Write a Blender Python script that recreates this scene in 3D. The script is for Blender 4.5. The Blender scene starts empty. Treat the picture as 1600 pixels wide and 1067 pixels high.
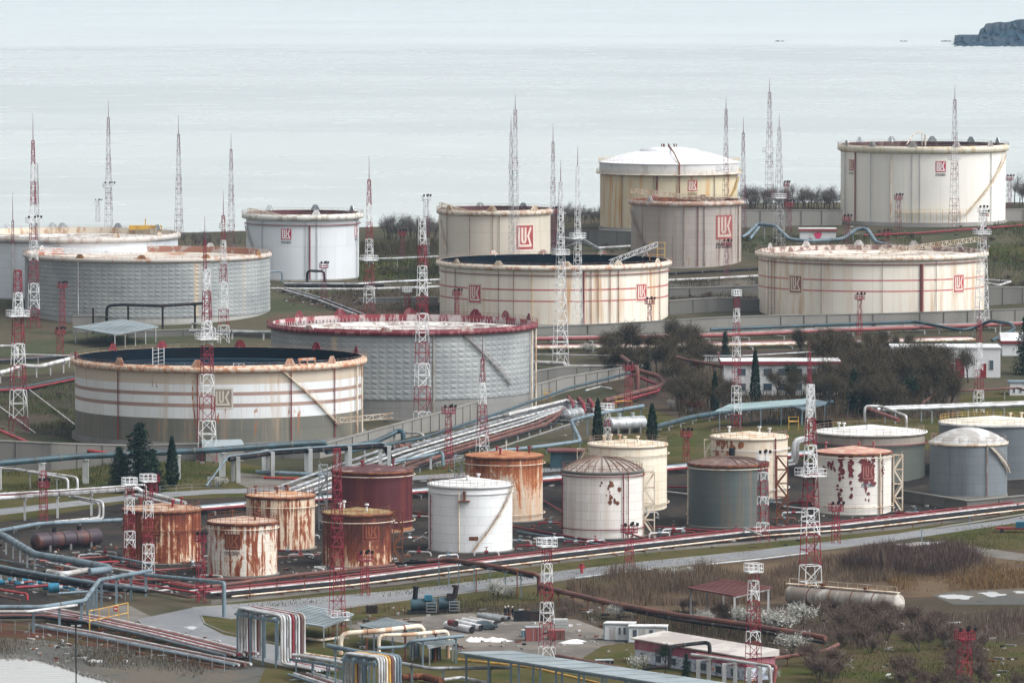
import bpy, bmesh, math, random
from math import sin, cos, pi, radians, sqrt, asin, atan2, hypot
from mathutils import Vector
RN = random.Random(11)
SC = bpy.context.scene
COL = SC.collection
# ---------------------------------------------------------------- camera geometry
F = 9700.0; CX, CY = 800.0, 533.5; HY = -90.0; CAMZ = 110.0
PITCH = math.atan((CY - HY) / F)
FW = Vector((0, cos(PITCH), -sin(PITCH))); UPV = Vector((0, sin(PITCH), cos(PITCH)))
CAM = Vector((0, 0, CAMZ))
def ray(px, py): return FW + Vector((1, 0, 0)) * ((px - CX) / F) - UPV * ((py - CY) / F)
def depth(P): return (Vector(P) - CAM).dot(FW)
def m2(P, px): return px * depth(P) / F          # photo pixels at point P -> metres
def lerp(tab, x):
    if x <= tab[0][0]: return tab[0][1]
    for (a, u), (b, v) in zip(tab, tab[1:]):
        if x <= b: return u + (v - u) * (x - a) / (b - a)
    return tab[-1][1]
PROF = [(0, 0), (1180, 0), (1290, 6), (1420, 6), (1480, 8), (1600, 11), (1700, 17)]
RIDGE = [(-200, 17), (300, 18.5), (620, 20.5), (850, 24), (1000, 26), (1200, 28), (1800, 28)]
GG = [(1700, 0), (1800, .75), (1900, 1), (1960, 1)]
def H(x, y):
    if y <= 1700: return lerp(PROF, y)
    r = lerp(RIDGE, CX + x / y * F)
    if y <= 1960: return 17 + (r - 17) * lerp(GG, y)
    return r + (-9 - r) * min(1, (y - 1960) / 190)
def G(px, py, h=0.0):
    """point on the line of sight of photo pixel (px,py) that is h metres above the terrain"""
    d = ray(px, py); t = 700.0; pt = t
    while t < 2600:
        P = CAM + d * t
        if P.z < H(P.x, P.y) + h: break
        pt = t; t += 6
    a, b = pt, t
    for _ in range(24):
        m = (a + b) / 2; P = CAM + d * m
        if P.z < H(P.x, P.y) + h: b = m
        else: a = m
    return CAM + d * b
def GZ(px, py, z):
    d = ray(px, py); return CAM + d * ((z - CAMZ) / d.z)
# ---------------------------------------------------------------- node materials
class NT:
    def __init__(s, name):
        s.m = bpy.data.materials.new(name); s.m.use_nodes = True
        s.t = s.m.node_tree; s.b = s.t.nodes['Principled BSDF']
    def n(s, typ, **k):
        nd = s.t.nodes.new(typ)
        for a, v in k.items(): setattr(nd, a, v)
        return nd
    def link(s, a, b): s.t.links.new(a, b)
    def put(s, sock, v):
        if hasattr(v, 'is_output') or isinstance(v, bpy.types.NodeSocket): s.link(v, sock)
        else: sock.default_value = v
    def math(s, op, a, b=0.0, clamp=False):
        nd = s.n('ShaderNodeMath', operation=op, use_clamp=clamp)
        s.put(nd.inputs[0], a); s.put(nd.inputs[1], b); return nd.outputs[0]
    def mix(s, f, a, b, mode='MIX'):
        nd = s.n('ShaderNodeMix', data_type='RGBA', blend_type=mode)
        s.put(nd.inputs['Factor'], f)
        for sock, v in ((nd.inputs[6], a), (nd.inputs[7], b)):
            if isinstance(v, tuple): v = (v[0], v[1], v[2], 1)
            s.put(sock, v)
        return nd.outputs[2]
    def ramp(s, f, lo, hi):
        nd = s.n('ShaderNodeMapRange', interpolation_type='SMOOTHSTEP'); s.put(nd.inputs[0], f)
        nd.inputs[1].default_value = lo; nd.inputs[2].default_value = hi; return nd.outputs[0]
    def coord(s, kind='Object', scale=(1, 1, 1), loc=(0, 0, 0)):
        c = s.n('ShaderNodeTexCoord'); mp = s.n('ShaderNodeMapping')
        mp.inputs['Scale'].default_value = scale; mp.inputs['Location'].default_value = loc
        s.link(c.outputs[kind], mp.inputs[0]); return mp.outputs[0]
    def noise(s, vec, scale=1.0, detail=4, rough=.55, dist=0):
        nd = s.n('ShaderNodeTexNoise'); nd.inputs['Scale'].default_value = scale
        nd.inputs['Detail'].default_value = detail; nd.inputs['Roughness'].default_value = rough
        nd.inputs['Distortion'].default_value = dist; s.link(vec, nd.inputs['Vector']); return nd.outputs[0]
    def bump(s, h, strength=.3, dist=.1):
        nd = s.n('ShaderNodeBump'); nd.inputs['Strength'].default_value = strength
        nd.inputs['Distance'].default_value = dist; s.link(h, nd.inputs['Height']); s.link(nd.outputs[0], s.b.inputs['Normal'])
    def done(s, col, rough=.6, metal=0.0, spec=.4):
        if isinstance(col, tuple): col = (col[0], col[1], col[2], 1)
        s.put(s.b.inputs['Base Color'], col); s.put(s.b.inputs['Roughness'], rough)
        s.b.inputs['Metallic'].default_value = metal; s.b.inputs['Specular IOR Level'].default_value = spec
        return s.m
def paint(name, col, col2=None, amt=.4, sc=.6, rough=.55, metal=0.0, zs=.35, bump=0, sharp=.12, spec=.3):
    """worn paint: base colour broken by patches of col2"""
    t = NT(name); col2 = col2 or tuple(c * .72 for c in col)
    n1 = t.noise(t.coord('Object', (1, 1, zs)), sc, 6, .62)
    f = t.ramp(n1, .62 - amt * .4, .62 - amt * .4 + sharp)
    c = t.mix(f, col, col2)
    n2 = t.noise(t.coord('Object', (1, 1, 1), (7, 3, 1)), sc * .17, 3)
    c = t.mix(t.math('MULTIPLY', n2, .5), c, tuple(x * .7 for x in col))
    if bump: t.bump(n1, bump, .05)
    return t.done(c, rough, metal, spec)
def tankmat(name, base, stain=(.32, .22, .12), st=.3, rust=(.16, .045, .018), rs=.0, top=0.0, Ht=15.0, bands=(), rough=.5,
            metal=0.0, plates=(8.0, 2.0), dark=.9, rsc=.22, rv=.35, base2=None, split=None, seed=0.0, st_s=1.0):
    """shell paint in metres (UV = arc length, height): plate joints, vertical weather streaks, rust patches, painted bands"""
    t = NT(name)
    uv = t.n('ShaderNodeUVMap'); sp = t.n('ShaderNodeSeparateXYZ'); t.link(uv.outputs[0], sp.inputs[0]); v = sp.outputs[1]
    def mp(sx, sy, off):
        m = t.n('ShaderNodeMapping'); m.inputs['Scale'].default_value = (sx, sy, 1); m.inputs['Location'].default_value = (off + seed, seed * .7, 0)
        t.link(uv.outputs[0], m.inputs[0]); return m.outputs[0]
    c = t.mix(t.ramp(t.noise(mp(.06, .05, 3), 1, 3), .3, .7), base, tuple(x * dark for x in base))
    if base2: c = t.mix(t.math('LESS_THAN', v, split), c, base2)
    for z0, z1, bc in bands:
        f = t.math('MULTIPLY', t.math('GREATER_THAN', v, z0), t.math('LESS_THAN', v, z1)); c = t.mix(f, c, bc)
    br = t.n('ShaderNodeTexBrick'); t.link(mp(1, 1, 0), br.inputs['Vector'])
    br.inputs['Color1'].default_value = (1, 1, 1, 1); br.inputs['Color2'].default_value = (.9, .9, .9, 1)
    br.inputs['Mortar'].default_value = (.66, .64, .62, 1); br.inputs['Scale'].default_value = 1
    br.inputs['Mortar Size'].default_value = .035; br.inputs['Brick Width'].default_value = plates[0]; br.inputs['Row Height'].default_value = plates[1]
    c = t.mix(1.0, c, br.outputs[0], 'MULTIPLY')
    hb = t.math('MULTIPLY', t.math('DIVIDE', v, Ht), top)
    if st:
        s1 = t.noise(mp(.9 * st_s, .03, 9), 1, 5, .65); s2 = t.noise(mp(.09 * st_s, .02, 17), 1, 2)
        f = t.math('MULTIPLY', t.ramp(s1, .42, .72), t.ramp(s2, .38, .6))
        f2 = t.math('MULTIPLY', t.math('ADD', f, t.math('MULTIPLY', t.ramp(t.noise(mp(3.1 * st_s, .05, 2), 1, 2), .62, .75), .5)), st * 1.6, True)
        c = t.mix(f2, c, stain)
    if rs:
        r1 = t.noise(mp(rsc * 1.25, rsc * 1.25 * rv, 31), 1, 12, .78, .8); r3 = t.noise(mp(rsc * 6, rsc * .3, 5), 1, 4, .6)
        s = t.math('ADD', t.math('ADD', t.math('MULTIPLY', r1, .62), t.math('MULTIPLY', r3, .38)), hb)
        e = .62 - rs * .3
        c = t.mix(t.ramp(s, e - .035, e + .0), c, tuple(a * .5 + b * .5 for a, b in zip(rust, (.46, .19, .075))))
        c = t.mix(t.ramp(s, e + .0, e + .03), c, rust)
        c = t.mix(t.ramp(s, e + .06, e + .12), c, tuple(x * .45 for x in rust))
    return t.done(c, rough, metal)
# ---------------------------------------------------------------- mesh builder (world coordinates)
class MB:
    def __init__(s): s.v = []; s.f = []; s.mi = []; s.uv = []; s.sm = []
    def add(s, vs, fs, mi=0, uvs=None, smooth=False):
        o = len(s.v); s.v.extend(tuple(p) for p in vs)
        for k, f in enumerate(fs):
            s.f.append(tuple(i + o for i in f)); s.mi.append(mi); s.uv.append(uvs[k] if uvs else None); s.sm.append(smooth)
        return s
    def box(s, c, sz, rz=0.0, mi=0):
        """c = centre of the bottom face"""
        a, b, h = sz[0] / 2, sz[1] / 2, sz[2]; cr, sr = cos(rz), sin(rz)
        vs = []
        for z in (0, h):
            for x, y in ((-a, -b), (a, -b), (a, b), (-a, b)): vs.append((c[0] + x * cr - y * sr, c[1] + x * sr + y * cr, c[2] + z))
        return s.add(vs, [(3, 2, 1, 0), (4, 5, 6, 7), (0, 1, 5, 4), (1, 2, 6, 5), (2, 3, 7, 6), (3, 0, 4, 7)], mi)
    def bar(s, a, b, w, h=None, mi=0):
        a, b = Vector(a), Vector(b); d = b - a
        if d.length < 1e-6: return s
        d.normalize(); up = Vector((0, 0, 1)) if abs(d.z) < .95 else Vector((1, 0, 0))
        u = d.cross(up).normalized() * (w / 2); v = u.cross(d).normalized() * ((h or w) / 2)
        vs = [p + i * u + j * v for p in (a, b) for i, j in ((-1, -1), (1, -1), (1, 1), (-1, 1))]
        return s.add(vs, [(3, 2, 1, 0), (4, 5, 6, 7), (0, 1, 5, 4), (1, 2, 6, 5), (2, 3, 7, 6), (3, 0, 4, 7)], mi)
    def tube(s, pts, r, n=8, mi=0, cap=True, bend=0.0, r2=None):
        pts = [Vector(p) for p in pts]
        if bend and len(pts) > 2:
            q = [pts[0]]
            for a, b, c in zip(pts, pts[1:], pts[2:]):
                u = (a - b); w = (c - b); k = min(bend, u.length * .45, w.length * .45)
                p0 = b + u.normalized() * k; p1 = b + w.normalized() * k
                for t in (0, .33, .67, 1): q.append(p0 * (1 - t) ** 2 + b * 2 * t * (1 - t) + p1 * t * t)
            q.append(pts[-1]); pts = q
        vs = []; fs = []; m = len(pts); prev = None
        for i, p in enumerate(pts):
            d = (pts[min(i + 1, m - 1)] - pts[max(i - 1, 0)])
            if d.length < 1e-6: d = Vector((0, 0, 1))
            d.normalize()
            if prev is None:
                up = Vector((0, 0, 1)) if abs(d.z) < .9 else Vector((1, 0, 0)); u = d.cross(up).normalized()
            else: u = (prev - d * prev.dot(d)).normalized()
            prev = u; w = d.cross(u); rr = r if r2 is None else r + (r2 - r) * i / (m - 1)
            for k in range(n):
                a = 2 * pi * k / n; vs.append(p + (u * cos(a) + w * sin(a)) * rr)
        for i in range(m - 1):
            for k in range(n):
                k2 = (k + 1) % n; fs.append((i * n + k, i * n + k2, (i + 1) * n + k2, (i + 1) * n + k))
        s.add(vs, fs, mi, None, n > 5)
        if cap: s.add([vs[k] for k in range(n)] + [vs[(m - 1) * n + k] for k in range(n)], [tuple(range(n))[::-1], tuple(range(n, 2 * n))], mi)
        return s
    def prism(s, poly, z0, z1, mi=0):
        """poly = list of xy; z0/z1 numbers or per-vertex lists"""
        n = len(poly); Z0 = z0 if isinstance(z0, (list, tuple)) else [z0] * n; Z1 = z1 if isinstance(z1, (list, tuple)) else [z1] * n
        vs = [(p[0], p[1], Z0[i]) for i, p in enumerate(poly)] + [(p[0], p[1], Z1[i]) for i, p in enumerate(poly)]
        fs = [tuple(range(n))[::-1], tuple(range(n, 2 * n))] + [(i, (i + 1) % n, n + (i + 1) % n, n + i) for i in range(n)]
        return s.add(vs, fs, mi)
    def build(s, name, mats, parent=None, org=None, thick=0):
        o0 = Vector(org) if org is not None else (parent_origin(parent) if parent else Vector((0, 0, 0)))
        me = bpy.data.meshes.new(name)
        me.from_pydata([(a[0] - o0.x, a[1] - o0.y, a[2] - o0.z) for a in s.v], [], s.f)
        if not isinstance(mats, (list, tuple)): mats = [mats]
        for m in mats: me.materials.append(m)
        if any(s.mi): me.polygons.foreach_set('material_index', s.mi)
        me.polygons.foreach_set('use_smooth', s.sm)
        if any(u is not None for u in s.uv):
            l = me.uv_layers.new(name='UVMap'); k = 0; buf = []
            for f, u in zip(s.f, s.uv):
                for j in range(len(f)): buf.extend(u[j] if u else (0, 0))
            l.data.foreach_set('uv', buf)
        me.update()
        o = bpy.data.objects.new(name, me); COL.objects.link(o)
        if parent: o.parent = parent
        else: o.location = o0
        return o
def parent_origin(p):
    v = Vector((0, 0, 0))
    while p: v += p.location; p = p.parent
    return v
def tag(o, label=None, cat=None, group=None, kind=None):
    if label: o['label'] = label
    if cat: o['category'] = cat
    if group: o['group'] = group
    if kind: o['kind'] = kind
    return o
def empty(name, loc, label, cat, group=None):
    o = bpy.data.objects.new(name, None); o.location = loc; o.empty_display_size = .5; COL.objects.link(o); return tag(o, label, cat, group)
def copy_tree(o, parent=None):
    c = o.copy(); COL.objects.link(c)
    if parent: c.parent = parent
    for ch in [x for x in o.children]: copy_tree(ch, c)
    return c
# ---------------------------------------------------------------- shared materials
M = {}
M['mast_red'] = paint('mast_red_paint', (.235, .018, .034), (.16, .02, .03), .35, .9)
M['mast_white'] = paint('mast_white_paint', (.72, .73, .74), (.42, .42, .42), .3, .8)
M['mast_far_white'] = paint('mast_white_far_dimmed', (.38, .37, .38), (.24, .22, .23), .3, .8)  # white mast paint, greyed in its colour as far masts look over bright sea
M['mast_far'] = paint('mast_red_far_dimmed', (.15, .04, .06), (.09, .045, .06), .3, .8)  # red mast paint with the dim look of distance put into its colour
M['galv'] = paint('galvanised_steel', (.42, .45, .47), (.3, .32, .33), .4, .5, .42, .5)
M['rail'] = paint('railing_steel', (.30, .25, .22), (.2, .1, .06), .5, .7)
M['rail_y'] = paint('yellow_railing_paint', (.62, .42, .12), (.4, .2, .06), .4, .5)
M['rust'] = paint('rusted_steel', (.20, .07, .03), (.09, .03, .02), .5, .8, .8)
M['red'] = paint('dark_red_paint', (.20, .02, .03), (.12, .02, .02), .4, .5)
M['brightred'] = paint('fire_main_red_paint', (.36, .03, .04), (.2, .03, .02), .35, .5)
M['cream'] = paint('cream_paint', (.66, .58, .47), (.38, .2, .1), .35, .45)
M['white'] = paint('white_paint', (.62, .62, .62), (.46, .46, .45), .3, .4)
M['alu'] = paint('pipe_aluminium_cladding', (.40, .42, .44), (.22, .22, .22), .45, .35, .4, .4, 1)
M['pale'] = paint('pale_pipe_paint', (.52, .53, .54), (.30, .28, .26), .45, .5)
M['bluegrey'] = paint('blue_grey_paint', (.15, .205, .24), (.10, .13, .155), .35, .35)
M['teal'] = paint('dark_teal_paint', (.035, .075, .095), (.03, .045, .05), .4, .35, .45)
M['black'] = paint('black_steel', (.015, .017, .02), (.04, .028, .025), .4, .6, .7, spec=.1)
M['brown'] = paint('rusty_brown_pipe', (.16, .065, .05), (.1, .05, .045), .5, .3, .7)
M['pink'] = paint('faded_red_pipe', (.27, .085, .085), (.2, .06, .055), .5, .2)
M['conc'] = paint('weathered_concrete', (.22, .212, .195), (.14, .136, .125), .45, .12, .9, 0, .3, 0, .3)
M['conc_d'] = paint('dark_stained_concrete', (.13, .125, .115), (.085, .082, .075), .5, .12, .9, 0, .25, 0, .3)
M['post'] = paint('concrete_post', (.42, .43, .43), (.28, .29, .28), .4, .4, .9)
M['yellow'] = paint('yellow_steel_paint', (.55, .33, .06), (.3, .16, .04), .4, .4)
M['blue'] = paint('blue_machine_paint', (.02, .16, .26), (.02, .09, .13), .35, .5, .45)
M['glass'] = paint('dark_window_glass', (.05, .07, .09), (.09, .11, .13), .5, .5, .12)
M['navy'] = paint('dark_navy_steel', (.005, .011, .018), (.008, .009, .011), .4, .2, .9, spec=.02)
M['ribm'] = paint('weathered_rib_steel', (.20, .13, .10), (.11, .07, .055), .4, .6, .8)
# ---------------------------------------------------------------- tanks
def strokes_to(mb, place, lines, th, mi=0):
    """lines in metres (u,v); place(u,v) -> world point; each stroke is a thin strip of quads"""
    for ln in lines:
        for (a, b) in zip(ln, ln[1:]):
            a2, b2 = Vector(a), Vector(b); d = b2 - a2; L = d.length
            if L < 1e-6: continue
            d /= L; nrm = Vector((-d.y, d.x)) * (th / 2); a2 = a2 - d * th * .45; b2 = b2 + d * th * .45
            k = max(1, int(abs(d.x) * L / .5)); vs = []; fs = []
            for i in range(k + 1):
                p = a2.lerp(b2, i / k)
                vs += [place(*(p - nrm)), place(*(p + nrm))]
            for i in range(k): fs.append((2 * i, 2 * i + 2, 2 * i + 3, 2 * i + 1))
            mb.add(vs, fs, mi)
EMB = [[(.15, .88), (.15, .15), (.86, .15), (.68, .56), (.83, .88)], [(.33, .88), (.33, .38), (.37, .30), (.47, .30), (.52, .38), (.52, .88)]]
GLY = {'Л': [[(0, 0), (.15, .08), (.28, 1), (.8, 1), (.8, 0)]], 'У': [[(0, 1), (.42, .4)], [(.85, 1), (.3, 0), (.08, 0)]],
       'К': [[(0, 1), (0, 0)], [(.75, 1), (.08, .5), (.75, 0)]], 'О': [[(.15, 0), (0, .2), (0, .8), (.15, 1), (.6, 1), (.75, .8), (.75, .2), (.6, 0), (.15, 0)]],
       'Й': [[(0, 1), (0, 0), (.75, 1), (.75, 0)], [(.22, 1.28), (.52, 1.28)]]}
EMBMAT = {}
def emat(key, c):
    if key not in EMBMAT: EMBMAT[key] = paint('emblem_paint_' + key, c, tuple(x * .8 for x in c), .3, .5)
    return EMBMAT[key]
def interp_r(z, R): return R
class Tank: pass
def tank(name, label, cx, w, yt, yb, p=0.0, group=None, cat='tank', D=None):
    """finds centre, radius, height from photo measurements; returns frame helpers"""
    T = Tank()
    z = 0.0; P = G(cx, yb, p)
    if D: P = CAM + ray(cx, yb) * (D / 1.0)
    Df = depth(P); R = w / 2 * Df / F
    for _ in range(3): R = w / 2 * (Df + R) / F
    hd = Vector((P.x, P.y, 0)).normalized()
    T.C = Vector((P.x, P.y, P.z)) + hd * R; T.R = R; T.h = (yb - yt) * Df / F; T.Df = Df
    T.ef = -hd; T.er = Vector((-hd.y, hd.x, 0)) * -1; T.cx = cx; T.w = w; T.yb = yb; T.yt = yt
    T.root = empty(name, T.C, label, cat, group); T.p = p; T.P = P
    T.s = F / Df
    return T
def pos(T, a, r, z): return T.C + (T.er * sin(a) + T.ef * cos(a)) * r + Vector((0, 0, z))
def ang(T, px): return asin(max(-1, min(1, (px - T.cx) / (T.w / 2))))
def zat(T, px, py):
    """height on the shell surface seen at pixel (px,py)"""
    a = ang(T, px); Pb = pos(T, a, T.R, 0); d = ray(px, py); t = depth(Pb) / 1.0
    return (CAM + d * t).z - T.C.z
def lathe(mb, T, prof, n=96, mi=0, a0=0.0, a1=2 * pi, smooth=True):
    m = len(prof); vs = []; fs = []; uvs = []; R = T.R
    full = abs(a1 - a0 - 2 * pi) < 1e-4; cols = n if full else n + 1
    # the seam lies at the back of the tank
    for j in range(cols):
        a = a0 + (a1 - a0) * j / n + (pi if full else 0)
        for r, z in prof: vs.append(pos(T, a, r, z))
    for j in range(n):
        j2 = (j + 1) % cols
        for i in range(m - 1):
            fs.append((j * m + i, j2 * m + i, j2 * m + i + 1, j * m + i + 1))
            u0 = ((a0 + (a1 - a0) * j / n)) * R; u1 = (a0 + (a1 - a0) * (j + 1) / n) * R
            vv0 = prof[i][1]; vv1 = prof[i + 1][1]
            if abs(vv1 - vv0) < .02: vv0, vv1 = prof[i][0], prof[i + 1][0]
            uvs.append(((u0, vv0), (u1, vv0), (u1, vv1), (u0, vv1)))
    return mb.add(vs, fs, mi, uvs, smooth)
def shell(T, mat, n=96, z0=0, r=None):
    mb = MB(); r = r or T.R; lathe(mb, T, [(r, z0), (r, T.h)], n); return mb.build('shell', mat, T.root)
def ringbar(T, name, r, z, th, mat, n=96, parent=None, hgt=None):
    mb = MB(); q = th / 2; hh = (hgt or th) / 2
    lathe(mb, T, [(r - q, z - hh), (r + q, z - hh), (r + q, z + hh), (r - q, z + hh), (r - q, z - hh)], n); return mb.build(name, mat, parent or T.root)
def railing(T, r, z, mat, n=60, h=1.1, th=.055, parent=None, a0=0, a1=2 * pi):
    mb = MB(); full = abs(a1 - a0 - 2 * pi) < 1e-3
    for j in range(n + (0 if full else 1)):
        a = a0 + (a1 - a0) * j / n; mb.bar(pos(T, a, r, z), pos(T, a, r, z + h), th, th)
        if full or j < n:
            b = a + (a1 - a0) / n
            for q in (.55, 1.0): mb.bar(pos(T, a, r, z + h * q), pos(T, b, r, z + h * q), th, th)
    return mb.build('railing', mat, parent or T.root)
def plinth(T, mat, extra=.4, top=-.02, n=96):
    mb = MB(); lathe(mb, T, [(T.R + extra, -T.p - 4), (T.R + extra, top), (T.R - .5, top)], n); return mb.build('plinth', mat, T.root)
def vpipe(T, px, mat, r=.12, z0=0, z1=None, off=.3, name='standpipe'):
    a = ang(T, px); z1 = T.h if z1 is None else z1
    mb = MB(); mb.tube([pos(T, a, T.R + off, z0), pos(T, a, T.R + off, z1)], r, 6)
    k = 4
    for i in range(k): mb.bar(pos(T, a, T.R, z0 + (z1 - z0) * (i + .5) / k), pos(T, a, T.R + off, z0 + (z1 - z0) * (i + .5) / k), .1)
    return mb.build(name, mat, T.root)
def emblem(T, pxc, pyc, wpx, hpx, red, ink, text=True, tcol=(.08, .08, .09), key='r', border=None, name='company_emblem', thf=.115):
    """square painted emblem on the shell, with lettering strokes and the name line under it"""
    ac = ang(T, pxc); s = T.s; half = wpx / s / 2 / max(.25, cos(ac)); zc = zat(T, pxc, pyc); hh = hpx / s
    def pl(off): return lambda u, v: pos(T, ac + u / T.R, T.R + off, zc + v)
    mb = MB(); f = pl(.05); n = 8
    vs = []; fs = []
    for i in range(n + 1):
        u = -half + 2 * half * i / n; vs += [f(u, -hh / 2), f(u, hh / 2)]
    for i in range(n): fs.append((2 * i, 2 * i + 2, 2 * i + 3, 2 * i + 1))
    mb.add(vs, fs, 0)
    W = 2 * half
    if border:
        b = .06 * W; L = [[(-half - b, -hh / 2 - b), (half + b, -hh / 2 - b), (half + b, hh / 2 + b), (-half - b, hh / 2 + b), (-half - b, -hh / 2 - b)]]
        strokes_to(mb, pl(.06), L, .09 * W, 2)
    o = mb.build(name, [emat(key, red), emat('ink_' + key, ink), emat('edge_' + key, border or ink)], T.root)
    lt = MB(); strokes_to(lt, pl(.10), [[((x - .5) * W, (y - .5) * hh) for x, y in l] for l in EMB], thf * W, 0)
    lt.build('emblem_lettering', emat('ink_' + key, ink), o)
    if text:
        tx = MB(); word = 'ЛУКОЙЛ'; cw = W / 5.6; chh = hh * .2; y0 = -hh / 2 - chh * 1.75
        for i, ch in enumerate(word):
            x0 = -W / 2 + cw * .93 * i
            strokes_to(tx, pl(.08), [[(x0 + x * cw * .82, y0 + y * chh) for x, y in l] for l in GLY[ch]], cw * .2, 0)
        tx.build('name_lettering', emat('t_' + key, tcol), T.root)
    return o
def deflectors(T, angs, mats, zr, wb=2.6, wt=1.1, hh=1.7, r=None, semi=False):
    """foam shields standing on the rim; mats(angle) -> material"""
    r = r or T.R + .15
    for a in angs:
        mb = MB(); da = wb / 2 / r; db = wt / 2 / r
        prof = [(-da, 0), (da, 0), (da * .92, hh * .35), (db, hh), (-db, hh), (-da * .92, hh * .35)]
        vs = [pos(T, a + u, r + k, zr + v) for k in (0, .12) for u, v in prof]; n = len(prof)
        mb.add(vs, [tuple(range(n))[::-1], tuple(range(n, 2 * n))] + [(i, (i + 1) % n, n + (i + 1) % n, n + i) for i in range(n)])
        for k in (-.45, .45):
            mb.bar(pos(T, a + da * k, r + .2, zr + .02), pos(T, a + db * k, r + .2, zr + hh * .95), .12)
        mb.bar(pos(T, a, r - .1, zr + hh * .8), pos(T, a, r - 1.0, zr), .1)
        mb.build('foam_shield', mats(a), T.root)
def stair(T, px0, py0, px1, py1, mat, rmat=None, wd=.6):
    """stair winding along the shell between two photo points"""
    a0, a1 = ang(T, px0), ang(T, px1); z0, z1 = zat(T, px0, py0), zat(T, px1, py1)
    n = 26; mb = MB(); rl = MB()
    for i in range(n):
        t0, t1 = i / n, (i + 1) / n; A, B = a0 + (a1 - a0) * t0, a0 + (a1 - a0) * t1; Z, Y = z0 + (z1 - z0) * t0, z0 + (z1 - z0) * t1
        for rr in (.15, .15 + wd): mb.bar(pos(T, A, T.R + rr, Z), pos(T, B, T.R + rr, Y), .08, .2)
        mb.bar(pos(T, (A + B) / 2, T.R + .15, (Z + Y) / 2), pos(T, (A + B) / 2, T.R + .15 + wd, (Z + Y) / 2), .28, .05)
        for q in (.5, 1.05): rl.bar(pos(T, A, T.R + .15 + wd, Z + q), pos(T, B, T.R + .15 + wd, Y + q), .05)
        if i % 2 == 0: rl.bar(pos(T, A, T.R + .15 + wd, Z), pos(T, A, T.R + .15 + wd, Z + 1.05), .05)
    o = mb.build('stair', mat, T.root); rl.build('handrail', rmat or mat, o); return o
def opentank(T, shellm, rimm, innerm, deckm, depthm, zrim=None, girder=.9, gh=1.2, railm=None, top=.35, n=120, nrail=70, shellr=None, insul=None):
    R, h = T.R, T.h
    if insul:
        mb = MB(); z0, z1, cw, rh, amp = insul; nc = int(2 * pi * (R + .12) / cw); nr = max(1, round((z1 - z0) / rh)); rg = random.Random(3)
        rr = R + .14; vs = []; fs = []
        for i in range(nr + 1):
            for j in range(nc): vs.append(pos(T, 2 * pi * j / nc, rr, z0 + (z1 - z0) * i / nr))
        for i in range(nr):
            off = .5 if i % 2 else 0
            for j in range(nc):
                k = len(vs); vs.append(pos(T, 2 * pi * (j + .5) / nc, rr + amp * rg.uniform(.5, 1.3), z0 + (z1 - z0) * (i + rg.uniform(.35, .6)) / nr))
                a, b, c, d = i * nc + j, i * nc + (j + 1) % nc, (i + 1) * nc + (j + 1) % nc, (i + 1) * nc + j
                fs += [(a, b, k), (b, c, k), (c, d, k), (d, a, k)]
        mb.add(vs, fs); lathe(mb, T, [(R, z0), (rr, z0)], n); mb.build('insulation_cladding', M['insul'] if not isinstance(insul, dict) else 0, T.root)
    shell(T, shellm, n)
    mb = MB(); lathe(mb, T, [(R, h - gh), (R + girder, h - gh * .72), (R + girder, h - gh * .1), (R + girder - .12, h), (R + .02, h), (R + .02, h + top), (R - .12, h + top), (R - .12, h - .3)], n)
    g = mb.build('wind_girder', rimm, T.root)
    mb = MB(); lathe(mb, T, [(R - .14, h + top - .02), (R - .14, h - depthm - .3)], n); mb.build('inner_wall', innerm, T.root)
    mb = MB(); lathe(mb, T, [(R - .16, h - depthm), (R - 1.2, h - depthm + .05), (R - 1.4, h - depthm + .35), (R * .8, h - depthm + .3), (R * .79, h - depthm - .1), (.05, h - depthm - .25)], n)
    d = mb.build('floating_roof', deckm, T.root)
    if railm: railing(T, R + girder - .06, h - gh * .1, railm, nrail, 1.05, .05)
    return d
def deckmat(name, base, dirt, amt=.5, rings=None, sc=.16, rough=.6):
    t = NT(name); co = t.coord('Object')
    n1 = t.noise(co, sc, 8, .7, .4); n2 = t.noise(co, sc * 4, 5, .6)
    f = t.ramp(t.math('ADD', t.math('MULTIPLY', n1, .7), t.math('MULTIPLY', n2, .3)), .6 - amt * .25, .66 - amt * .25 + .05)
    c = t.mix(f, base, dirt)
    if rings:
        w = t.n('ShaderNodeTexWave', wave_type='RINGS', rings_direction='Z'); w.inputs['Scale'].default_value = rings[0]; w.inputs['Distortion'].default_value = rings[2]
        w.inputs['Detail'].default_value = 2; t.link(co, w.inputs['Vector'])
        c = t.mix(t.ramp(w.outputs[1], .86, .97), c, rings[1])
    return t.done(c, rough, 0, .02 if rings else .2)
def truss(mb, A, B, wd, hh, th, k=12, mi=0):
    A, B = Vector(A), Vector(B); d = (B - A).normalized(); u = d.cross(Vector((0, 0, 1))).normalized() * wd / 2; up = Vector((0, 0, hh))
    for q in (u, -u):
        for e in (Vector((0, 0, 0)), up): mb.bar(A + q + e, B + q + e, th, th, mi)
        for i in range(k):
            a = A.lerp(B, i / k); b = A.lerp(B, (i + 1) / k)
            mb.bar(a + q + (up if i % 2 else Vector((0, 0, 0))), b + q + (Vector((0, 0, 0)) if i % 2 else up), th * .8, th * .8, mi); mb.bar(a + q, a + q + up, th * .8, th * .8, mi)
    for i in range(k): a = A.lerp(B, i / k); mb.bar(a + u, a - u, th * .8, th * .8, mi)
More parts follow.
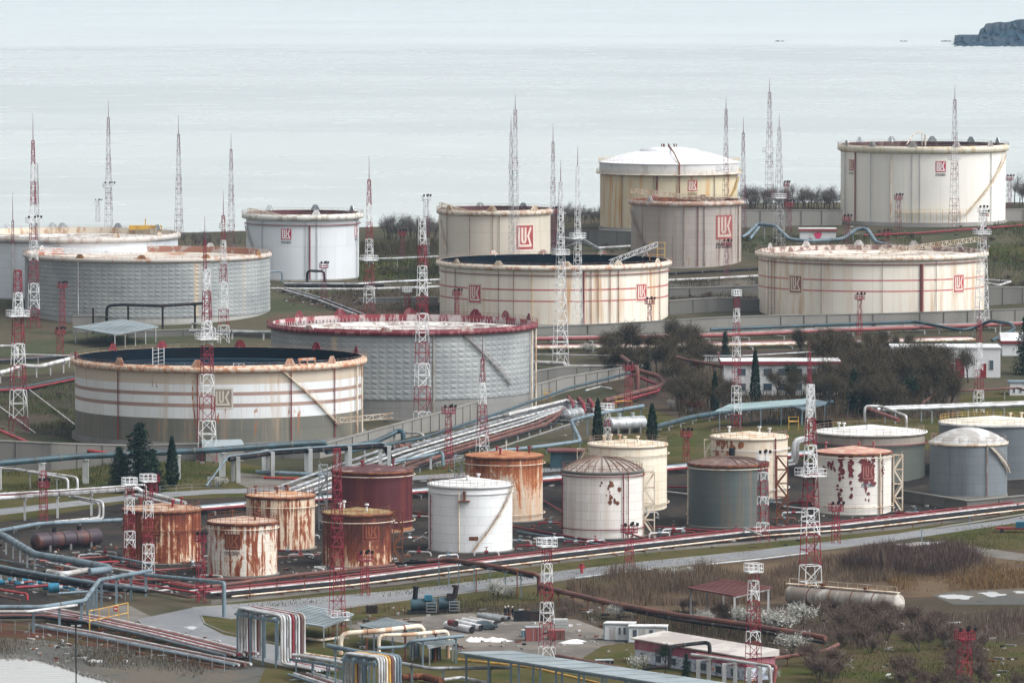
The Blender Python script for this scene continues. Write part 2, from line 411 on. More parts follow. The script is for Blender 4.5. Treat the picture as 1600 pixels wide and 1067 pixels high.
def fixedtank(T, shellm, roofm, rise, kind='cone', railm=None, edge=None, n=72, nrail=36, ribs=None, over=.12):
    R, h = T.R, T.h; shell(T, shellm, n)
    mb = MB(); pr = [(R + over, h - .12), (R + over, h + .05)]
    K = 8
    for i in range(K + 1):
        t = i / K; r = R * (1 - t) + .05 * t
        z = rise * t if kind == 'cone' else rise * (1 - (1 - t) ** 2)
        pr.append((r, h + .05 + z))
    lathe(mb, T, pr, n)
    if ribs:
        for j in range(ribs):
            a = 2 * pi * j / ribs; last = None
            for i in range(0, K + 1):
                t = i / K; r = R * (1 - t) + .6 * t; z = rise * t if kind == 'cone' else rise * (1 - (1 - t) ** 2)
                q = pos(T, a, r, h + .12 + z)
                if last: mb.bar(last, q, .11, .14, 1)
                last = q
    T.roof = mb.build('roof', [roofm, M['ribm']] if ribs else roofm, T.root)
    if edge: ringbar(T, 'roof_kerb', R + .1, h - .2, .25, edge, n, hgt=.5)
    if railm: railing(T, R - .15, h + .05, railm, nrail, 1.1, .05, T.roof)
def roofbits(T, mat, k=3, seed=1):
    rg = random.Random(seed)
    for i in range(k):
        mb = MB()
        a = rg.uniform(-2.6, 2.6); r = T.R * rg.uniform(.2, .75); q = pos(T, a, r, T.h + .2)
        mb.tube([q, q + Vector((0, 0, rg.uniform(.9, 1.6)))], .18, 8); mb.tube([q + Vector((0, 0, 1.2)), q + Vector((0, 0, 1.5))], .38, 8)
        mb.build('roof_vent', mat, T.roof)
def sprayring(T, z, mat, off=.45, th=.14, vert=None):
    o = ringbar(T, 'spray_ring', T.R + off, z, th, mat, 64)
    if vert is not None:
        a = ang(T, vert); mb = MB(); mb.tube([pos(T, a, T.R + off, 0), pos(T, a, T.R + off, z)], .1, 6); mb.build('riser', mat, T.root)
def stairtower(T, px, ytop, ybot, mat, wpx=16, name='stair_tower', r=3.2):
    """free lattice stair tower beside the shell (child of the tank it serves)"""
    P = T.P; Df = depth(T.C); z0 = T.C.z - T.p
    base = CAM + ray(px, ybot) * Df; base.z = z0; w = wpx * Df / F; hgt = (ybot - ytop) * Df / F
    mb = MB(); c = [base + Vector((sx * w / 2, sy * w / 2, 0)) for sx, sy in ((-1, -1), (1, -1), (1, 1), (-1, 1))]
    for q in c: mb.bar(q, q + Vector((0, 0, hgt)), .16)
    k = max(3, int(hgt / 2.4))
    for i in range(k + 1):
        z = Vector((0, 0, hgt * i / k))
        for a, b in zip(c, c[1:] + c[:1]): mb.bar(a + z, b + z, .13)
        if i < k:
            z2 = Vector((0, 0, hgt * (i + 1) / k)); a, b = (c[0], c[1]) if i % 2 else (c[1], c[0])
            mb.bar(a + z, b + z2, .22, .35); mb.bar(c[3 if i % 2 else 2] + z, c[2 if i % 2 else 3] + z2, .1)
            mb.bar(a + z + Vector((0, -.1, .9)), b + z2 + Vector((0, -.1, .9)), .06)
    return mb.build(name, mat, T.root)
# ================================================================ big tanks
# quilted aluminium cladding
t = NT('quilted_aluminium'); co = t.coord('Object')
c = t.mix(t.ramp(t.noise(co, .08, 3), .35, .65), (.31, .325, .325), (.22, .235, .24)); c = t.mix(t.ramp(t.noise(co, .9, 5, .7), .6, .72), c, (.27, .25, .22))
c = t.mix(t.ramp(t.noise(t.coord('Object', (1, 1, .02)), .22, 2), .66, .72), c, (.42, .34, .25))
M['insul'] = t.done(c, .6, .1)
FRONT = lambda a: cos(a) > 0
G1 = 'large round oil storage tanks'; G2 = 'small round oil storage tanks'
dk_shell = dict(plates=(9, 2.4))
# --- big tank with orange rusted rim, white shell and brown stripes
T = tank('oil_storage_tank', 'huge open tank with navy interior, orange rusted rim and two brown stripes', 342.5, 449, 574, 691, 2.2, G1)
Z = lambda y: zat(T, 342.5, y)
sm = tankmat('striped_shell_white', (.66, .68, .69), (.38, .27, .17), .42, rs=.03, bands=((Z(600) , Z(583), (.50, .43, .35)), (Z(618), Z(612.5), (.30, .20, .17)), (Z(636), Z(630.5), (.30, .20, .17))),
             base2=(.125, .125, .105), split=Z(654), plates=(9, 2.4), Ht=T.h, rough=.5, st_s=.7)
rimo = paint('rusty_cream_rim', (.62, .50, .40), (.44, .17, .07), .42, .9, .6, 0, .8)
opentank(T, sm, rimo, M['navy'], deckmat('navy_deck', (.004, .010, .017), (.006, .013, .02), .5, (.05, (.05, .085, .11), 2.0), .16, .9), 2.3, railm=M['rail'], girder=.95, gh=1.25, nrail=110)
rimr = M['red']; front_or = paint('rusty_foam_shield', (.50, .22, .12), (.5, .38, .3), .5, 1.0, .6)
deflectors(T, [ang(T, x) for x in (191, 310, 450, 515)], lambda a: front_or, T.h - .1)
deflectors(T, [pi - ang(T, x) for x in (175, 252, 376, 497, 558)] + [-1.42], lambda a: rimr, T.h + .1, r=T.R)
mb = MB()
for x in (465, 477, 489):
    a = ang(T, x); mb.bar(pos(T, a, T.R + .2, T.h), pos(T, a, T.R + .2, T.h + 1.5), .3)
mb.bar(pos(T, ang(T, 463), T.R + .2, T.h + 1.3), pos(T, ang(T, 488), T.R + .2, T.h + 1.3), .2, .5); mb.build('rim_gantry', front_or, T.root)
for x in (189, 310, 452, 519): vpipe(T, x, M['red'], .13)
for x in (553, 561): vpipe(T, x, M['cream'], .22, off=.5)
stair(T, 436, 577, 524, 664, M['cream'])
mb = MB(); a = pos(T, ang(T, 524), T.R + .8, Z(664) - .5); b = a + Vector((11, 1.5, .9)); truss(mb, a, b, 1, 1.0, .1, 8); mb.build('access_bridge', M['cream'], T.root)
mb = MB(); q = pos(T, pi + 1.0, T.R * .55, T.h - 1.8)
for dx in (0, 1.2, 2.4): mb.bar(q + Vector((dx, 0, -1)), q + Vector((dx, 0, 3.4)), .18)
for k in range(5): mb.bar(q + Vector((0, 0, k * .8 - .4)), q + Vector((2.4, 0, k * .8)), .12)
mb.build('deck_ladder', M['white'], T.root); mb = MB(); q2 = pos(T, ang(T, 383), T.R * .75, T.h - 2); mb.box(q2, (2.4, 2.4, .3)); 
for dx in (-1.1, 0, 1.1): mb.bar(q2 + Vector((dx, 0, 0)), q2 + Vector((dx, 0, 2.4)), .16)
mb.bar(q2 + Vector((-1.1, 0, 1.5)), q2 + Vector((1.1, 0, 1.5)), .14); mb.bar(q2 + Vector((-1.1, 0, 2.3)), q2 + Vector((1.1, 0, 2.3)), .14)
mb.build('deck_platform', M['white'], T.root)
emblem(T, 348, 622, 27, 27, (.22, .19, .15), (.52, .47, .40), text=False, key='olive', border=(.55, .52, .46))
plinth(T, M['conc_d'], .7)
T1 = T
# --- red rim quilted tank
T = tank('oil_storage_tank', 'huge quilted aluminium tank with dark red rim and white floating roof, centre left', 629, 408, 518, 652, .6, G1)
Z = lambda y: zat(T, 629, y)
sm = tankmat('painted_grey_base', (.22, .22, .21), (.15, .12, .1), .3, plates=(6, 2))
rimred = paint('faded_dark_red_rim', (.13, .015, .024), (.28, .12, .12), .36, .8, .6)
opentank(T, sm, rimred, paint('red_white_inner_wall', (.24, .04, .05), (.6, .55, .54), .45, .35), deckmat('white_scaled_deck', (.60, .60, .58), (.22, .17, .15), .62, None, .3), 1.5, railm=M['red'], girder=1.1, gh=1.0, nrail=100, insul=(Z(625), T.h - 1.4, 1.75, 1.12, .12))
palef = paint('pale_foam_shield', (.55, .49, .44), (.36, .12, .08), .35, .8)
deflectors(T, [ang(T, x) for x in (486, 603, 728)], lambda a: palef, T.h - .2, wb=3.2, hh=1.1)
deflectors(T, [pi - ang(T, x) for x in (466, 530, 641, 745, 792)] + [pi - ang(T, 827)], lambda a: rimred, T.h + .1, r=T.R, wb=3.3)
for j in range(90):
    mb = MB(); a = pi / 2 + pi * j / 90; mb.bar(pos(T, a, T.R - .35, T.h - 1.5), pos(T, a, T.R - .35, T.h - .4), .25 if j % 2 else .5, .1); mb.build('rim_seal_plate', M['white'], T.root)
stair(T, 722, 524, 793, 602, M['conc_d'], M['rail'])
for x in (825, 832): vpipe(T, x, M['cream'], .22, off=.7)
vpipe(T, 676, paint('stained_drain', (.4, .35, .28), (.3, .2, .12), .4), .12, off=.35)
plinth(T, M['conc_d'], .8)
T2 = T
# --- grey quilted tank, left
T = tank('oil_storage_tank', 'huge quilted aluminium tank with orange rusted rim, behind the small canopy roof', 231, 380, 405, 505, .5, G1)
Z = lambda y: zat(T, 231, y)
opentank(T, tankmat('pale_concrete_paint', (.36, .36, .34), (.2, .19, .17), .4), paint('rusty_white_rim', (.50, .46, .42), (.36, .19, .11), .28, .5, .6, 0, .8), paint('orange_inner_wall', (.52, .46, .41), (.36, .11, .05), .42, .16, .7, 0, 1, 0, .03),
         deckmat('rusty_white_deck', (.48, .44, .39), (.32, .16, .09), .4, None, .16), 1.6, railm=M['rail'], girder=.7, gh=1.1, nrail=90, insul=(Z(497), T.h - 1.2, 1.75, 1.12, .12))
deflectors(T, [ang(T, x) for x in (128, 222, 320, 402)], lambda a: paint('ochre_foam_shield', (.42, .24, .08), (.3, .12, .05), .4, 1), T.h - .1, wb=2.7, hh=1.2)
deflectors(T, [pi - ang(T, x) for x in (65, 140, 232, 330)], lambda a: M['white'], T.h + .1, wb=2.4, hh=1.2, r=T.R)
mb = MB(); truss(mb, pos(T, -1.25, T.R * .98, T.h + 1.1), pos(T, -.6, T.R * .05, T.h - 1.2), 1.0, 1.2, .14, 26); mb.build('rolling_ladder', M['white'], T.root)
for x in (46, 126): vpipe(T, x, M['pale'], .16, off=.5)
plinth(T, M['conc'], .5)
T3 = T
# --- far left tank
T = tank('oil_storage_tank', 'wide white open tank cut by the left edge, behind the quilted tank', 108, 340, 373, 467, .5, G1)
opentank(T, tankmat('pale_blue_white_shell', (.60, .64, .68), (.45, .44, .42), .15), paint('dull_white_rim_b', (.50, .48, .46), (.34, .28, .24), .4, .5), M['cream'], deckmat('white_deck', (.52, .51, .49), (.25, .22, .2), .55, None, .2), 1.6, railm=M['rail'], girder=.8, gh=1.4)
deflectors(T, [pi - ang(T, x) for x in (10, 82, 98, 186, 248)], lambda a: M['galv'], T.h + .1, wb=2.8, hh=1.5, r=T.R); deflectors(T, [ang(T, x) for x in (181, 247)], lambda a: M['cream'], T.h - .1, wb=2.6, hh=1.2)
mb = MB(); q = pos(T, pi - ang(T, 229), T.R, T.h); mb.box(q, (9, 1.2, 1.2)); mb.bar(q, q + Vector((0, 0, 3)), .3); mb.build('rim_platform', M['yellow'], T.root)
vpipe(T, 24, M['pale'], .18, off=.5); plinth(T, M['conc'], .5)
# --- white tank with emblem
RED = (.42, .03, .07); INK = (.78, .74, .74)
T = tank('oil_storage_tank', 'white open tank with a square red emblem, left of centre by the shore', 473, 176, 337.5, 437, .4, G1)
Z = lambda y: zat(T, 473, y)
opentank(T, tankmat('clean_white_shell', (.60, .63, .66), (.40, .40, .40), .1, plates=(9, 9)), paint('dull_white_rim', (.62, .62, .58), (.36, .3, .24), .35, .5), paint('oxide_red_inner', (.11, .03, .04), (.07, .03, .035), .4, .3), M['navy'], 5, railm=M['rail'], girder=1.25, gh=1.5, nrail=60)
deflectors(T, [ang(T, x) for x in (494, )], lambda a: M['white'], T.h - .1, wb=2.6); deflectors(T, [pi - ang(T, x) for x in (421, 493, 550)], lambda a: M['galv'], T.h + .1, r=T.R)
ringbar(T, 'foam_ring_main', T.R + .4, T.h - 2.6, .22, M['pink'], 80)
for x, r in ((484, .22), (495, .12), (411, .12), (478, .1), (556, .12)): vpipe(T, x, M['pink'] if r > .2 else M['galv'], r, z1=T.h - 2.6 if r > .2 else None)
stair(T, 387, 352, 398, 388, M['pale'])
mb = MB(); truss(mb, pos(T, -1.3, T.R, T.h + .6), pos(T, -.5, T.R * .6, T.h - 1.4), .9, 1.1, .14, 14); mb.build('rolling_ladder', M['cream'], T.root)
emblem(T, 447.5, 366, 16, 17, RED, INK, key='red', tcol=(.07, .1, .1)); emblem(T, 556.5, 361, 5, 17, RED, INK, key='red', tcol=(.07, .1, .1))
plinth(T, M['conc'], .5)
# --- beige tank with big emblem
T = tank('oil_storage_tank', 'beige open tank with a large red emblem, behind the black interior tank', 773, 174, 331, 432, .4, G1)
cr_shell = tankmat('cream_stained_shell', (.58, .53, .45), (.36, .28, .2), .32, plates=(9, 12), rs=.0)
opentank(T, cr_shell, paint('stained_cream_rim', (.60, .54, .46), (.34, .2, .12), .42, .5), paint('oxide_red_inner_b', (.10, .035, .04), (.06, .03, .03), .4, .3), M['navy'], 5, railm=M['rail'], girder=.7, gh=1.3, nrail=60)
deflectors(T, [ang(T, x) for x in (703, 769, 834)], lambda a: M['cream'], T.h - .1, wb=3); deflectors(T, [pi - ang(T, x) for x in (750, 818)], lambda a: M['galv'], T.h + .1, r=T.R, hh=1.2)
for x in (700, 735, 780, 770): vpipe(T, x, M['rail'], .1)
stair(T, 689, 343, 700, 392, M['cream'])
mb = MB(); truss(mb, pos(T, -1.35, T.R, T.h + 1), pos(T, -.6, T.R * .8, T.h - 1.2), .9, 1.1, .14, 10); mb.build('rolling_ladder', M['cream'], T.root)
emblem(T, 820, 371, 26, 37, (.34, .06, .06), (.70, .56, .50), text=False, key='brick', border=(.62, .55, .48))
plinth(T, M['conc'], .5)
# --- rusty grey tank
T = tank('oil_storage_tank', 'grimy grey brown open tank with a tall faded emblem, before the domed tank', 1072, 172, 317, 417, .3, G1)
opentank(T, tankmat('grimy_grey_shell', (.37, .33, .30), (.14, .085, .065), .8, rs=.12, top=-.25, plates=(9, 2), rsc=.5, Ht=T.h), paint('grimy_rim', (.48, .42, .38), (.3, .16, .1), .5, .6), M['rust'], M['rust'], 5, railm=M['rail'], girder=.8, gh=1.2, nrail=60)
deflectors(T, [ang(T, x) for x in (1016,)], lambda a: M['white'], T.h - .1); deflectors(T, [pi - ang(T, x) for x in (1022, 1098)], lambda a: M['pink'], T.h, r=T.R, hh=1)
mb = MB(); truss(mb, pos(T, -1.5, T.R, T.h + 2.2), pos(T, .9, T.R * .9, T.h - .4), 1.0, 1.2, .14, 30); mb.build('rolling_ladder', M['cream'], T.root)
for x, m in ((1031, M['rail']), (1069, M['rail']), (1090, M['red']), (1100, M['rail']), (1152, M['rail'])): vpipe(T, x, m, .14)
stair(T, 989, 330, 1010, 385, M['rail'])
emblem(T, 1132, 355, 26, 38, (.28, .075, .07), (.48, .37, .33), key='faded', tcol=(.06, .05, .05)); plinth(T, M['conc'], .5)
# --- white domed tank
T = tank('oil_storage_tank', 'tall white tank with domed roof and yellow rusted lower shell, upper right of centre', 1045, 215, 272, 358, .6, G1)
shell(T, tankmat('yellowed_shell', (.62, .55, .39), (.50, .26, .07), .8, rs=.001, top=.03, rust=(.34, .13, .03), Ht=T.h, plates=(9, 14), rsc=.13, rv=.06, st_s=.45))
mb = MB(); lathe(mb, T, [(T.R + .25, T.h - .3), (T.R + .25, T.h + 2.9)], 96); mb.build('upper_shell_ring', M['white'], T.root)
Tdo = T; T.h0 = T.h
mb = MB(); lathe(mb, T, [(T.R, T.h - .6), (T.R + 1.2, T.h - .5), (T.R + 1.2, T.h - .3), (T.R, T.h - .3)], 96); mb.build('walkway', M['cream'], T.root)
railing(T, T.R + 1.1, T.h - .3, M['rail_y'], 70); h0 = T.h; T.h += 2.95
mb = MB(); R = T.R; pr = [(R + .5, T.h - .2), (R + .5, T.h), (R - .4, T.h + .05)]
for i in range(1, 9): u = i / 8; r = (R - .4) * (1 - u) + R * .42 * u; pr.append((r, T.h + .05 + 3.3 * sin(u * pi / 2 * .8)))
zt = pr[-1][1]; pr += [(R * .42, zt + .35), (R * .2, zt + 1.0), (.1, zt + 1.25)]
lathe(mb, T, pr, 96); T.roof = mb.build('dome_roof', paint('white_roof_paint', (.74, .75, .79), (.6, .6, .62), .3, .3), T.root); railing(T, R + .4, T.h, M['rail_y'], 70, parent=T.roof)
mb = MB(); mb.tube([pos(T, .15, T.R + .4, 0), pos(T, .15, T.R + .5, T.h), pos(T, .1, T.R * .7, T.h + 3.2), pos(T, 0, 1, zt + 1.6)], .22, 6)
for k in range(8): q = pos(T, k * .8, 2.2, zt + 1.2); mb.bar(q, q + Vector((0, 0, .9)), .3)
mb.build('vent_line', M['rust'], T.root); T.h = h0
for x in (973, 1022, 1115): vpipe(T, x, M['rail'], .12, z1=T.h - .5)
vpipe(T, 1027, M['red'], .25, z1=T.h - .5)
stair(T, 1151, 276, 1140, 306, M['yellow'])
emblem(T, 1081.5, 290, 15, 17, (.36, .05, .07), (.70, .6, .5), key='red2', tcol=(.2, .17, .1)); plinth(T, M['conc'], .4)
# --- top right tank
T = tank('oil_storage_tank', 'tall cream and white open tank with grey foam shields, at the upper right', 1442, 257, 231, 348.5, 1.2, G1)
opentank(T, tankmat('cream_white_shell', (.74, .725, .68), (.56, .48, .36), .2, plates=(11, 30), dark=.93), paint('cream_rim', (.62, .58, .48), (.45, .36, .22), .35, .4), paint('dark_oxide_inner', (.08, .035, .035), (.2, .14, .12), .32, .3), M['navy'], 5, railm=M['rail'], girder=1.0, gh=1.9, nrail=80, n=140)
deflectors(T, [ang(T, x) for x in (1324, 1364, 1426, 1493, 1545)], lambda a: M['pale'], T.h - .1, wb=2.9, hh=1.8); deflectors(T, [pi - ang(T, x) for x in (1342, 1392, 1456, 1517, 1558)], lambda a: M['galv'], T.h + .1, wb=2.8, hh=1.8, r=T.R)
vpipe(T, 1338, M['pink'], .22)
for x in (1322, 1362, 1425, 1437, 1546): vpipe(T, x, M['galv'], .12)
vpipe(T, 1393, M['cream'], .2); stair(T, 1565, 243, 1506, 336, M['cream'], M['rail_y'], 1.0)
mb = MB(); a = pos(T, ang(T, 1506), T.R + 1.2, zat(T, 1506, 336)); b = pos(T, ang(T, 1400), T.R + 1.0, zat(T, 1400, 344) + .5)
n = 12
for i in range(n):
    p = pos(T, ang(T, 1506 - 106 * i / n), T.R + 1.2, 3.0); q = pos(T, ang(T, 1506 - 106 * (i + 1) / n), T.R + 1.2, 3.0)
    mb.bar(p, q, .8, .1); mb.bar(p + Vector((0, 0, 1)), q + Vector((0, 0, 1)), .07); mb.bar(p, p + Vector((0, 0, 1)), .07); mb.bar(p, p - Vector((0, 0, 3)), .12)
mb.build('base_walkway', M['rail_y'], T.root)
mb = MB(); q = pos(T, pi - ang(T, 1440), T.R - 1, T.h - 1); mb.tube([q, q + Vector((0, 0, 4.0)), q + Vector((-2.5, -2, 3.8)), q + Vector((-5, -5, .5))], .14, 6); mb.tube([q + Vector((1, 0, 0)), q + Vector((1, 0, 3.5))], .3, 6); mb.build('rolling_ladder', M['cream'], T.root)
emblem(T, 1469, 260.5, 16, 17, RED, INK, key='red', tcol=(.07, .08, .1)); emblem(T, 1331, 258, 8, 17, (.36, .05, .07), (.7, .6, .55), key='red2', tcol=(.15, .12, .1)); plinth(T, M['conc'], .6)
# --- dark interior striped tank
T = tank('oil_storage_tank', 'huge cream open tank with black interior and two thin red stripes, centre', 865.5, 357, 417, 507, .9, G1)
Z = lambda y: zat(T, 865, y)
opentank(T, tankmat('cream_striped_shell', (.74, .69, .60), (.44, .24, .10), .75, rs=.0, rust=(.3, .1, .04), plates=(5.3, 30), bands=((Z(454.6), Z(452), (.42, .12, .12)), (Z(472.2), Z(469.8), (.42, .12, .12))), st_s=.6), paint('cream_rusty_rim', (.64, .58, .50), (.44, .22, .12), .35, .6), M['navy'], M['navy'], 7, railm=M['rail'], girder=1.0, gh=1.2, nrail=90)
deflectors(T, [ang(T, x) for x in (716, 781, 885, 964, 1025)], lambda a: M['cream'], T.h - .1, wb=3, hh=1.5); deflectors(T, [pi - ang(T, x) for x in (770, 848, 942, 1010)], lambda a: palef, T.h + .1, wb=2.8, hh=1.4, r=T.R)
mb = MB(); truss(mb, pos(T, pi - 1.15, T.R, T.h + 3.2), pos(T, pi - .9, T.R * .62, T.h - 1.6), 1.2, 1.2, .16, 12); mb.build('rolling_ladder', M['white'], T.root)
mb = MB(); q = pos(T, pi - 1.12, T.R + .4, T.h)
for dx in (-2, 0, 2):
    mb.bar(q + Vector((dx, 0, -.5)), q + Vector((dx, 0, 4.2)), .18)
for k in (1, 2.6, 4.2): mb.bar(q + Vector((-2, 0, k)), q + Vector((2, 0, k)), .14)
mb.build('rim_platform', M['rail_y'], T.root)
vpipe(T, 911, M['pink'], .25)
for x, m in ((714, 'rust'), (781, 'rail'), (804, 'rail'), (832, 'rail_y'), (922, 'rust'), (951, 'rust'), (964, 'rust'), (933, 'rail'), (1028, 'rail')): vpipe(T, x, M[m], .1)
ringbar(T, 'foam_ring_main', T.R + .35, T.h - 2.2, .2, M['pink'], 90)
emblem(T, 743.5, 459, 18, 27, (.46, .07, .08), (.72, .60, .54), text=False, key='strip', border=(.66, .58, .5)); emblem(T, 1001, 457, 15, 25, (.46, .07, .08), (.72, .60, .54), text=False, key='strip', border=(.66, .58, .5)); plinth(T, M['conc'], .8)
T10 = T
# --- right striped tank
T = tank('oil_storage_tank', 'huge cream open tank with stained white roof deck and two thin red stripes, right', 1361.5, 353, 402, 500, .9, G1)
Z = lambda y: zat(T, 1361, y)
opentank(T, tankmat('cream_striped_shell_b', (.74, .70, .62), (.46, .30, .17), .65, plates=(5.3, 30), bands=((Z(439.6), Z(437.2), (.45, .14, .14)), (Z(456.6), Z(454.2), (.45, .14, .14))), seed=4.0, st_s=.4), paint('cream_rim_clean', (.66, .60, .52), (.46, .3, .2), .3, .6), paint('chipped_inner_wall', (.62, .54, .48), (.13, .05, .045), .48, .5, .6, 0, 1), deckmat('stained_white_deck', (.60, .55, .49), (.26, .18, .14), .55, None, .25), 1.3, railm=M['rail'], girder=1.0, gh=1.2, nrail=90)
deflectors(T, [pi - ang(T, x) for x in (1202, 1258, 1341, 1428, 1499)], lambda a: M['pale'], T.h + .1, wb=2.8, hh=1.5, r=T.R)
mb = MB(); truss(mb, pos(T, 1.35, T.R * 1.0, T.h + 3.2), pos(T, .5, T.R * .12, T.h - .6), 1.1, 1.2, .14, 26); mb.build('rolling_ladder', M['cream'], T.root)
vpipe(T, 1438, M['pink'], .5, z1=T.h - 1.8, off=.3)
for x in (1203, 1208, 1213, 1285, 1378, 1460): vpipe(T, x, M['rail'], .09)
ringbar(T, 'foam_ring_main', T.R + .35, T.h - 1.9, .2, M['pink'], 90)
emblem(T, 1244.5, 444, 18, 26, (.27, .11, .08), (.66, .58, .50), text=False, key='brn', border=(.66, .6, .5)); emblem(T, 1496, 443, 15, 26, (.46, .08, .09), (.72, .62, .56), text=False, key='strip', border=(.66, .58, .5)); plinth(T, M['conc'], .8)
T11 = T
# ================================================================ small tanks
def rust_roof(n, a=(.30, .11, .06), b=(.5, .38, .3)): return paint(n, a, b, .4, .5, .8)
T = tank('oil_storage_tank', 'small heavily rusted tank beside the two lattice masts, far left of the front row', 253, 122, 799, 880, .2, G2)
fixedtank(T, tankmat('rust_shell_a', (.62, .52, .40), (.46, .27, .12), .3, rs=.42, Ht=T.h, top=.06, rust=(.16, .034, .013), plates=(5, 1.6), rsc=.3, rv=.5), rust_roof('rust_roof_a', (.30, .15, .09), (.45, .36, .28)), .9, railm=M['rust'], edge=M['rust']); sprayring(T, T.h * .62, M['rust']); roofbits(T, M['red'], 4, 2)
emblem(T, 239, 824, 24, 26, (.11, .025, .015), (.26, .09, .045), key='rusted', tcol=(.06, .04, .04)); plinth(T, M['conc_d'], .4)
T = tank('oil_storage_tank', 'small rusted tank with pale left half and an orange rust patch, front row', 379, 109, 818, 900, .2, G2)
fixedtank(T, tankmat('rust_shell_b', (.66, .62, .55), (.46, .27, .12), .3, rs=.33, Ht=T.h, rust=(.18, .042, .016), plates=(5, 1.6), rsc=.3, rv=.45, seed=3.3), rust_roof('rust_roof_b', (.38, .24, .18)), .8, railm=M['rust'], edge=M['rust']); sprayring(T, T.h * .88, M['cream'], .3); roofbits(T, M['rust'], 3, 5)
emblem(T, 363, 846, 24, 24, (.12, .03, .015), (.28, .11, .06), key='rusted', tcol=(.08, .05, .04)); stairtower(T, 424, 822, 896, M['cream'], 13); plinth(T, M['conc_d'], .4)
T = tank('oil_storage_tank', 'small orange peeling tank behind the pale rusted one, left of the dark red tank', 438.5, 107, 777, 859, .2, G2)
fixedtank(T, tankmat('rust_shell_c', (.64, .54, .42), (.48, .25, .11), .3, rs=.36, Ht=T.h, rust=(.17, .045, .02), plates=(5, 1.6), rsc=.36, rv=.3, seed=7.1), rust_roof('rust_roof_c', (.42, .22, .12)), .8, railm=M['rust'], edge=M['rust']); sprayring(T, T.h * .8, M['cream']); roofbits(T, M['rust'], 4, 8); stairtower(T, 498, 700, 856, M['galv'], 10) if False else None; plinth(T, M['conc_d'], .4)
T = tank('oil_storage_tank', 'small rust brown tank with olive roof, in front of the dark red tank', 558, 108, 804, 886, .2, G2)
fixedtank(T, tankmat('rust_shell_d', (.62, .50, .38), (.50, .24, .09), .3, rs=.36, top=.16, Ht=T.h, rust=(.13, .03, .015), plates=(5, 1.6), rsc=.2, rv=.5, seed=1.7), paint('olive_roof', (.27, .20, .09), (.20, .09, .04), .4, .5, .9), .8, railm=M['rust'], edge=M['rust']); sprayring(T, T.h * .84, M['cream'], .5)
roofbits(T, M['white'], 3, 3); emblem(T, 580, 831, 22, 24, (.09, .02, .012), (.22, .06, .03), text=False, key='rusted2', border=(.2, .05, .03)); stairtower(T, 622, 800, 884, M['rust'], 14); plinth(T, M['conc_d'], .4)
T = tank('oil_storage_tank', 'dark red brown tank with a white pipe ring under its roof, centre left', 581.5, 126, 738, 832, .2, G2)
fixedtank(T, tankmat('oxblood_shell', (.075, .010, .016), (.20, .055, .03), .25, rs=.0, top=0, Ht=T.h, plates=(5, 1.6), base2=(.36, .17, .08), split=.6, st_s=.5), paint('oxblood_roof', (.07, .018, .02), (.36, .24, .2), .22, .3), 1.0, edge=M['rust']); sprayring(T, T.h * .92, M['cream'], .5); sprayring(T, T.h * .16, M['cream'], .5); roofbits(T, M['red'], 3, 4); stairtower(T, 505, 732, 834, M['galv'], 13); plinth(T, M['conc_d'], .4)
T = tank('oil_storage_tank', 'clean white tank with a curved stair on its right side, front centre', 735, 131, 760, 863, .2, G2)
fixedtank(T, tankmat('white_shell_s', (.70, .72, .73), (.48, .34, .2), .22, Ht=T.h, plates=(5, 1.6), rs=.0, seed=2.2), M['white'], 1.1, railm=M['rail'], edge=M['white']); sprayring(T, T.h * .88, M['white'], .15); vpipe(T, 675, M['red'], .12, z1=T.h * .85); vpipe(T, 718, M['cream'], .14, z1=T.h * .9)
stair(T, 798, 752, 738, 862, M['cream'], M['rail']); mb = MB(); a = ang(T, 726); mb.box(pos(T, a, T.R + .5, T.h * .78), (2.2, 1, .15)); mb.box(pos(T, a, T.R + .3, T.h * .80), (.5, .4, 1.6)); mb.build('sampling_platform', M['rust'], T.root)
mb = MB(); n = 4; zs = zat(T, 740, 841)
strokes_to(mb, lambda u, v: pos(T, ang(T, 740) + u / T.R, T.R + .06, zs + v), [[(-.5, 0), (.5, 0)]], .7); mb.build('warning_plate', M['rust'], T.root)
plinth(T, M['conc_d'], .4); roofbits(T, M['white'], 2, 9)
T = tank('oil_storage_tank', 'tank with an orange rusted top above white shell, behind the clean white tank', 787.5, 121, 715, 815, .2, G2)
fixedtank(T, tankmat('orange_top_shell', (.60, .52, .42), (.44, .2, .08), .7, rs=.001, top=.2, Ht=T.h, rust=(.26, .075, .025), plates=(5, 1.6), rsc=.2, rv=.45, seed=5.2), rust_roof('orange_roof', (.30, .11, .05), (.42, .22, .11)), .9, edge=M['rust']); sprayring(T, T.h * .88, M['cream']); sprayring(T, T.h * .1, M['cream'])
roofbits(T, M['red'], 4, 6); stairtower(T, 717, 712, 812, M['galv'], 13); plinth(T, M['conc_d'], .4)
T = tank('oil_storage_tank', 'off white tank with a ribbed rusty dome and chipped rust spots, centre', 941, 127, 738, 841, .2, G2)
fixedtank(T, tankmat('offwhite_shell', (.70, .67, .63), (.42, .33, .27), .4, Ht=T.h, plates=(5, 1.6), seed=6.6), paint('grey_rust_dome', (.34, .30, .27), (.2, .14, .11), .4, .5), 2.3, 'dome', railm=M['rust'], edge=M['conc_d'], ribs=28)
ringbar(T, 'spray_ring', T.R + .3, T.h * .93, .16, M['red'], 64); ringbar(T, 'lower_ring', T.R + .3, T.h * .13, .14, M['red'], 64); vpipe(T, 881, M['red'], .14, z1=T.h * .9); vpipe(T, 973, M['red'], .13, z1=T.h * .98); vpipe(T, 980, M['rust'], .1)
pm = MB(); rg = random.Random(4)
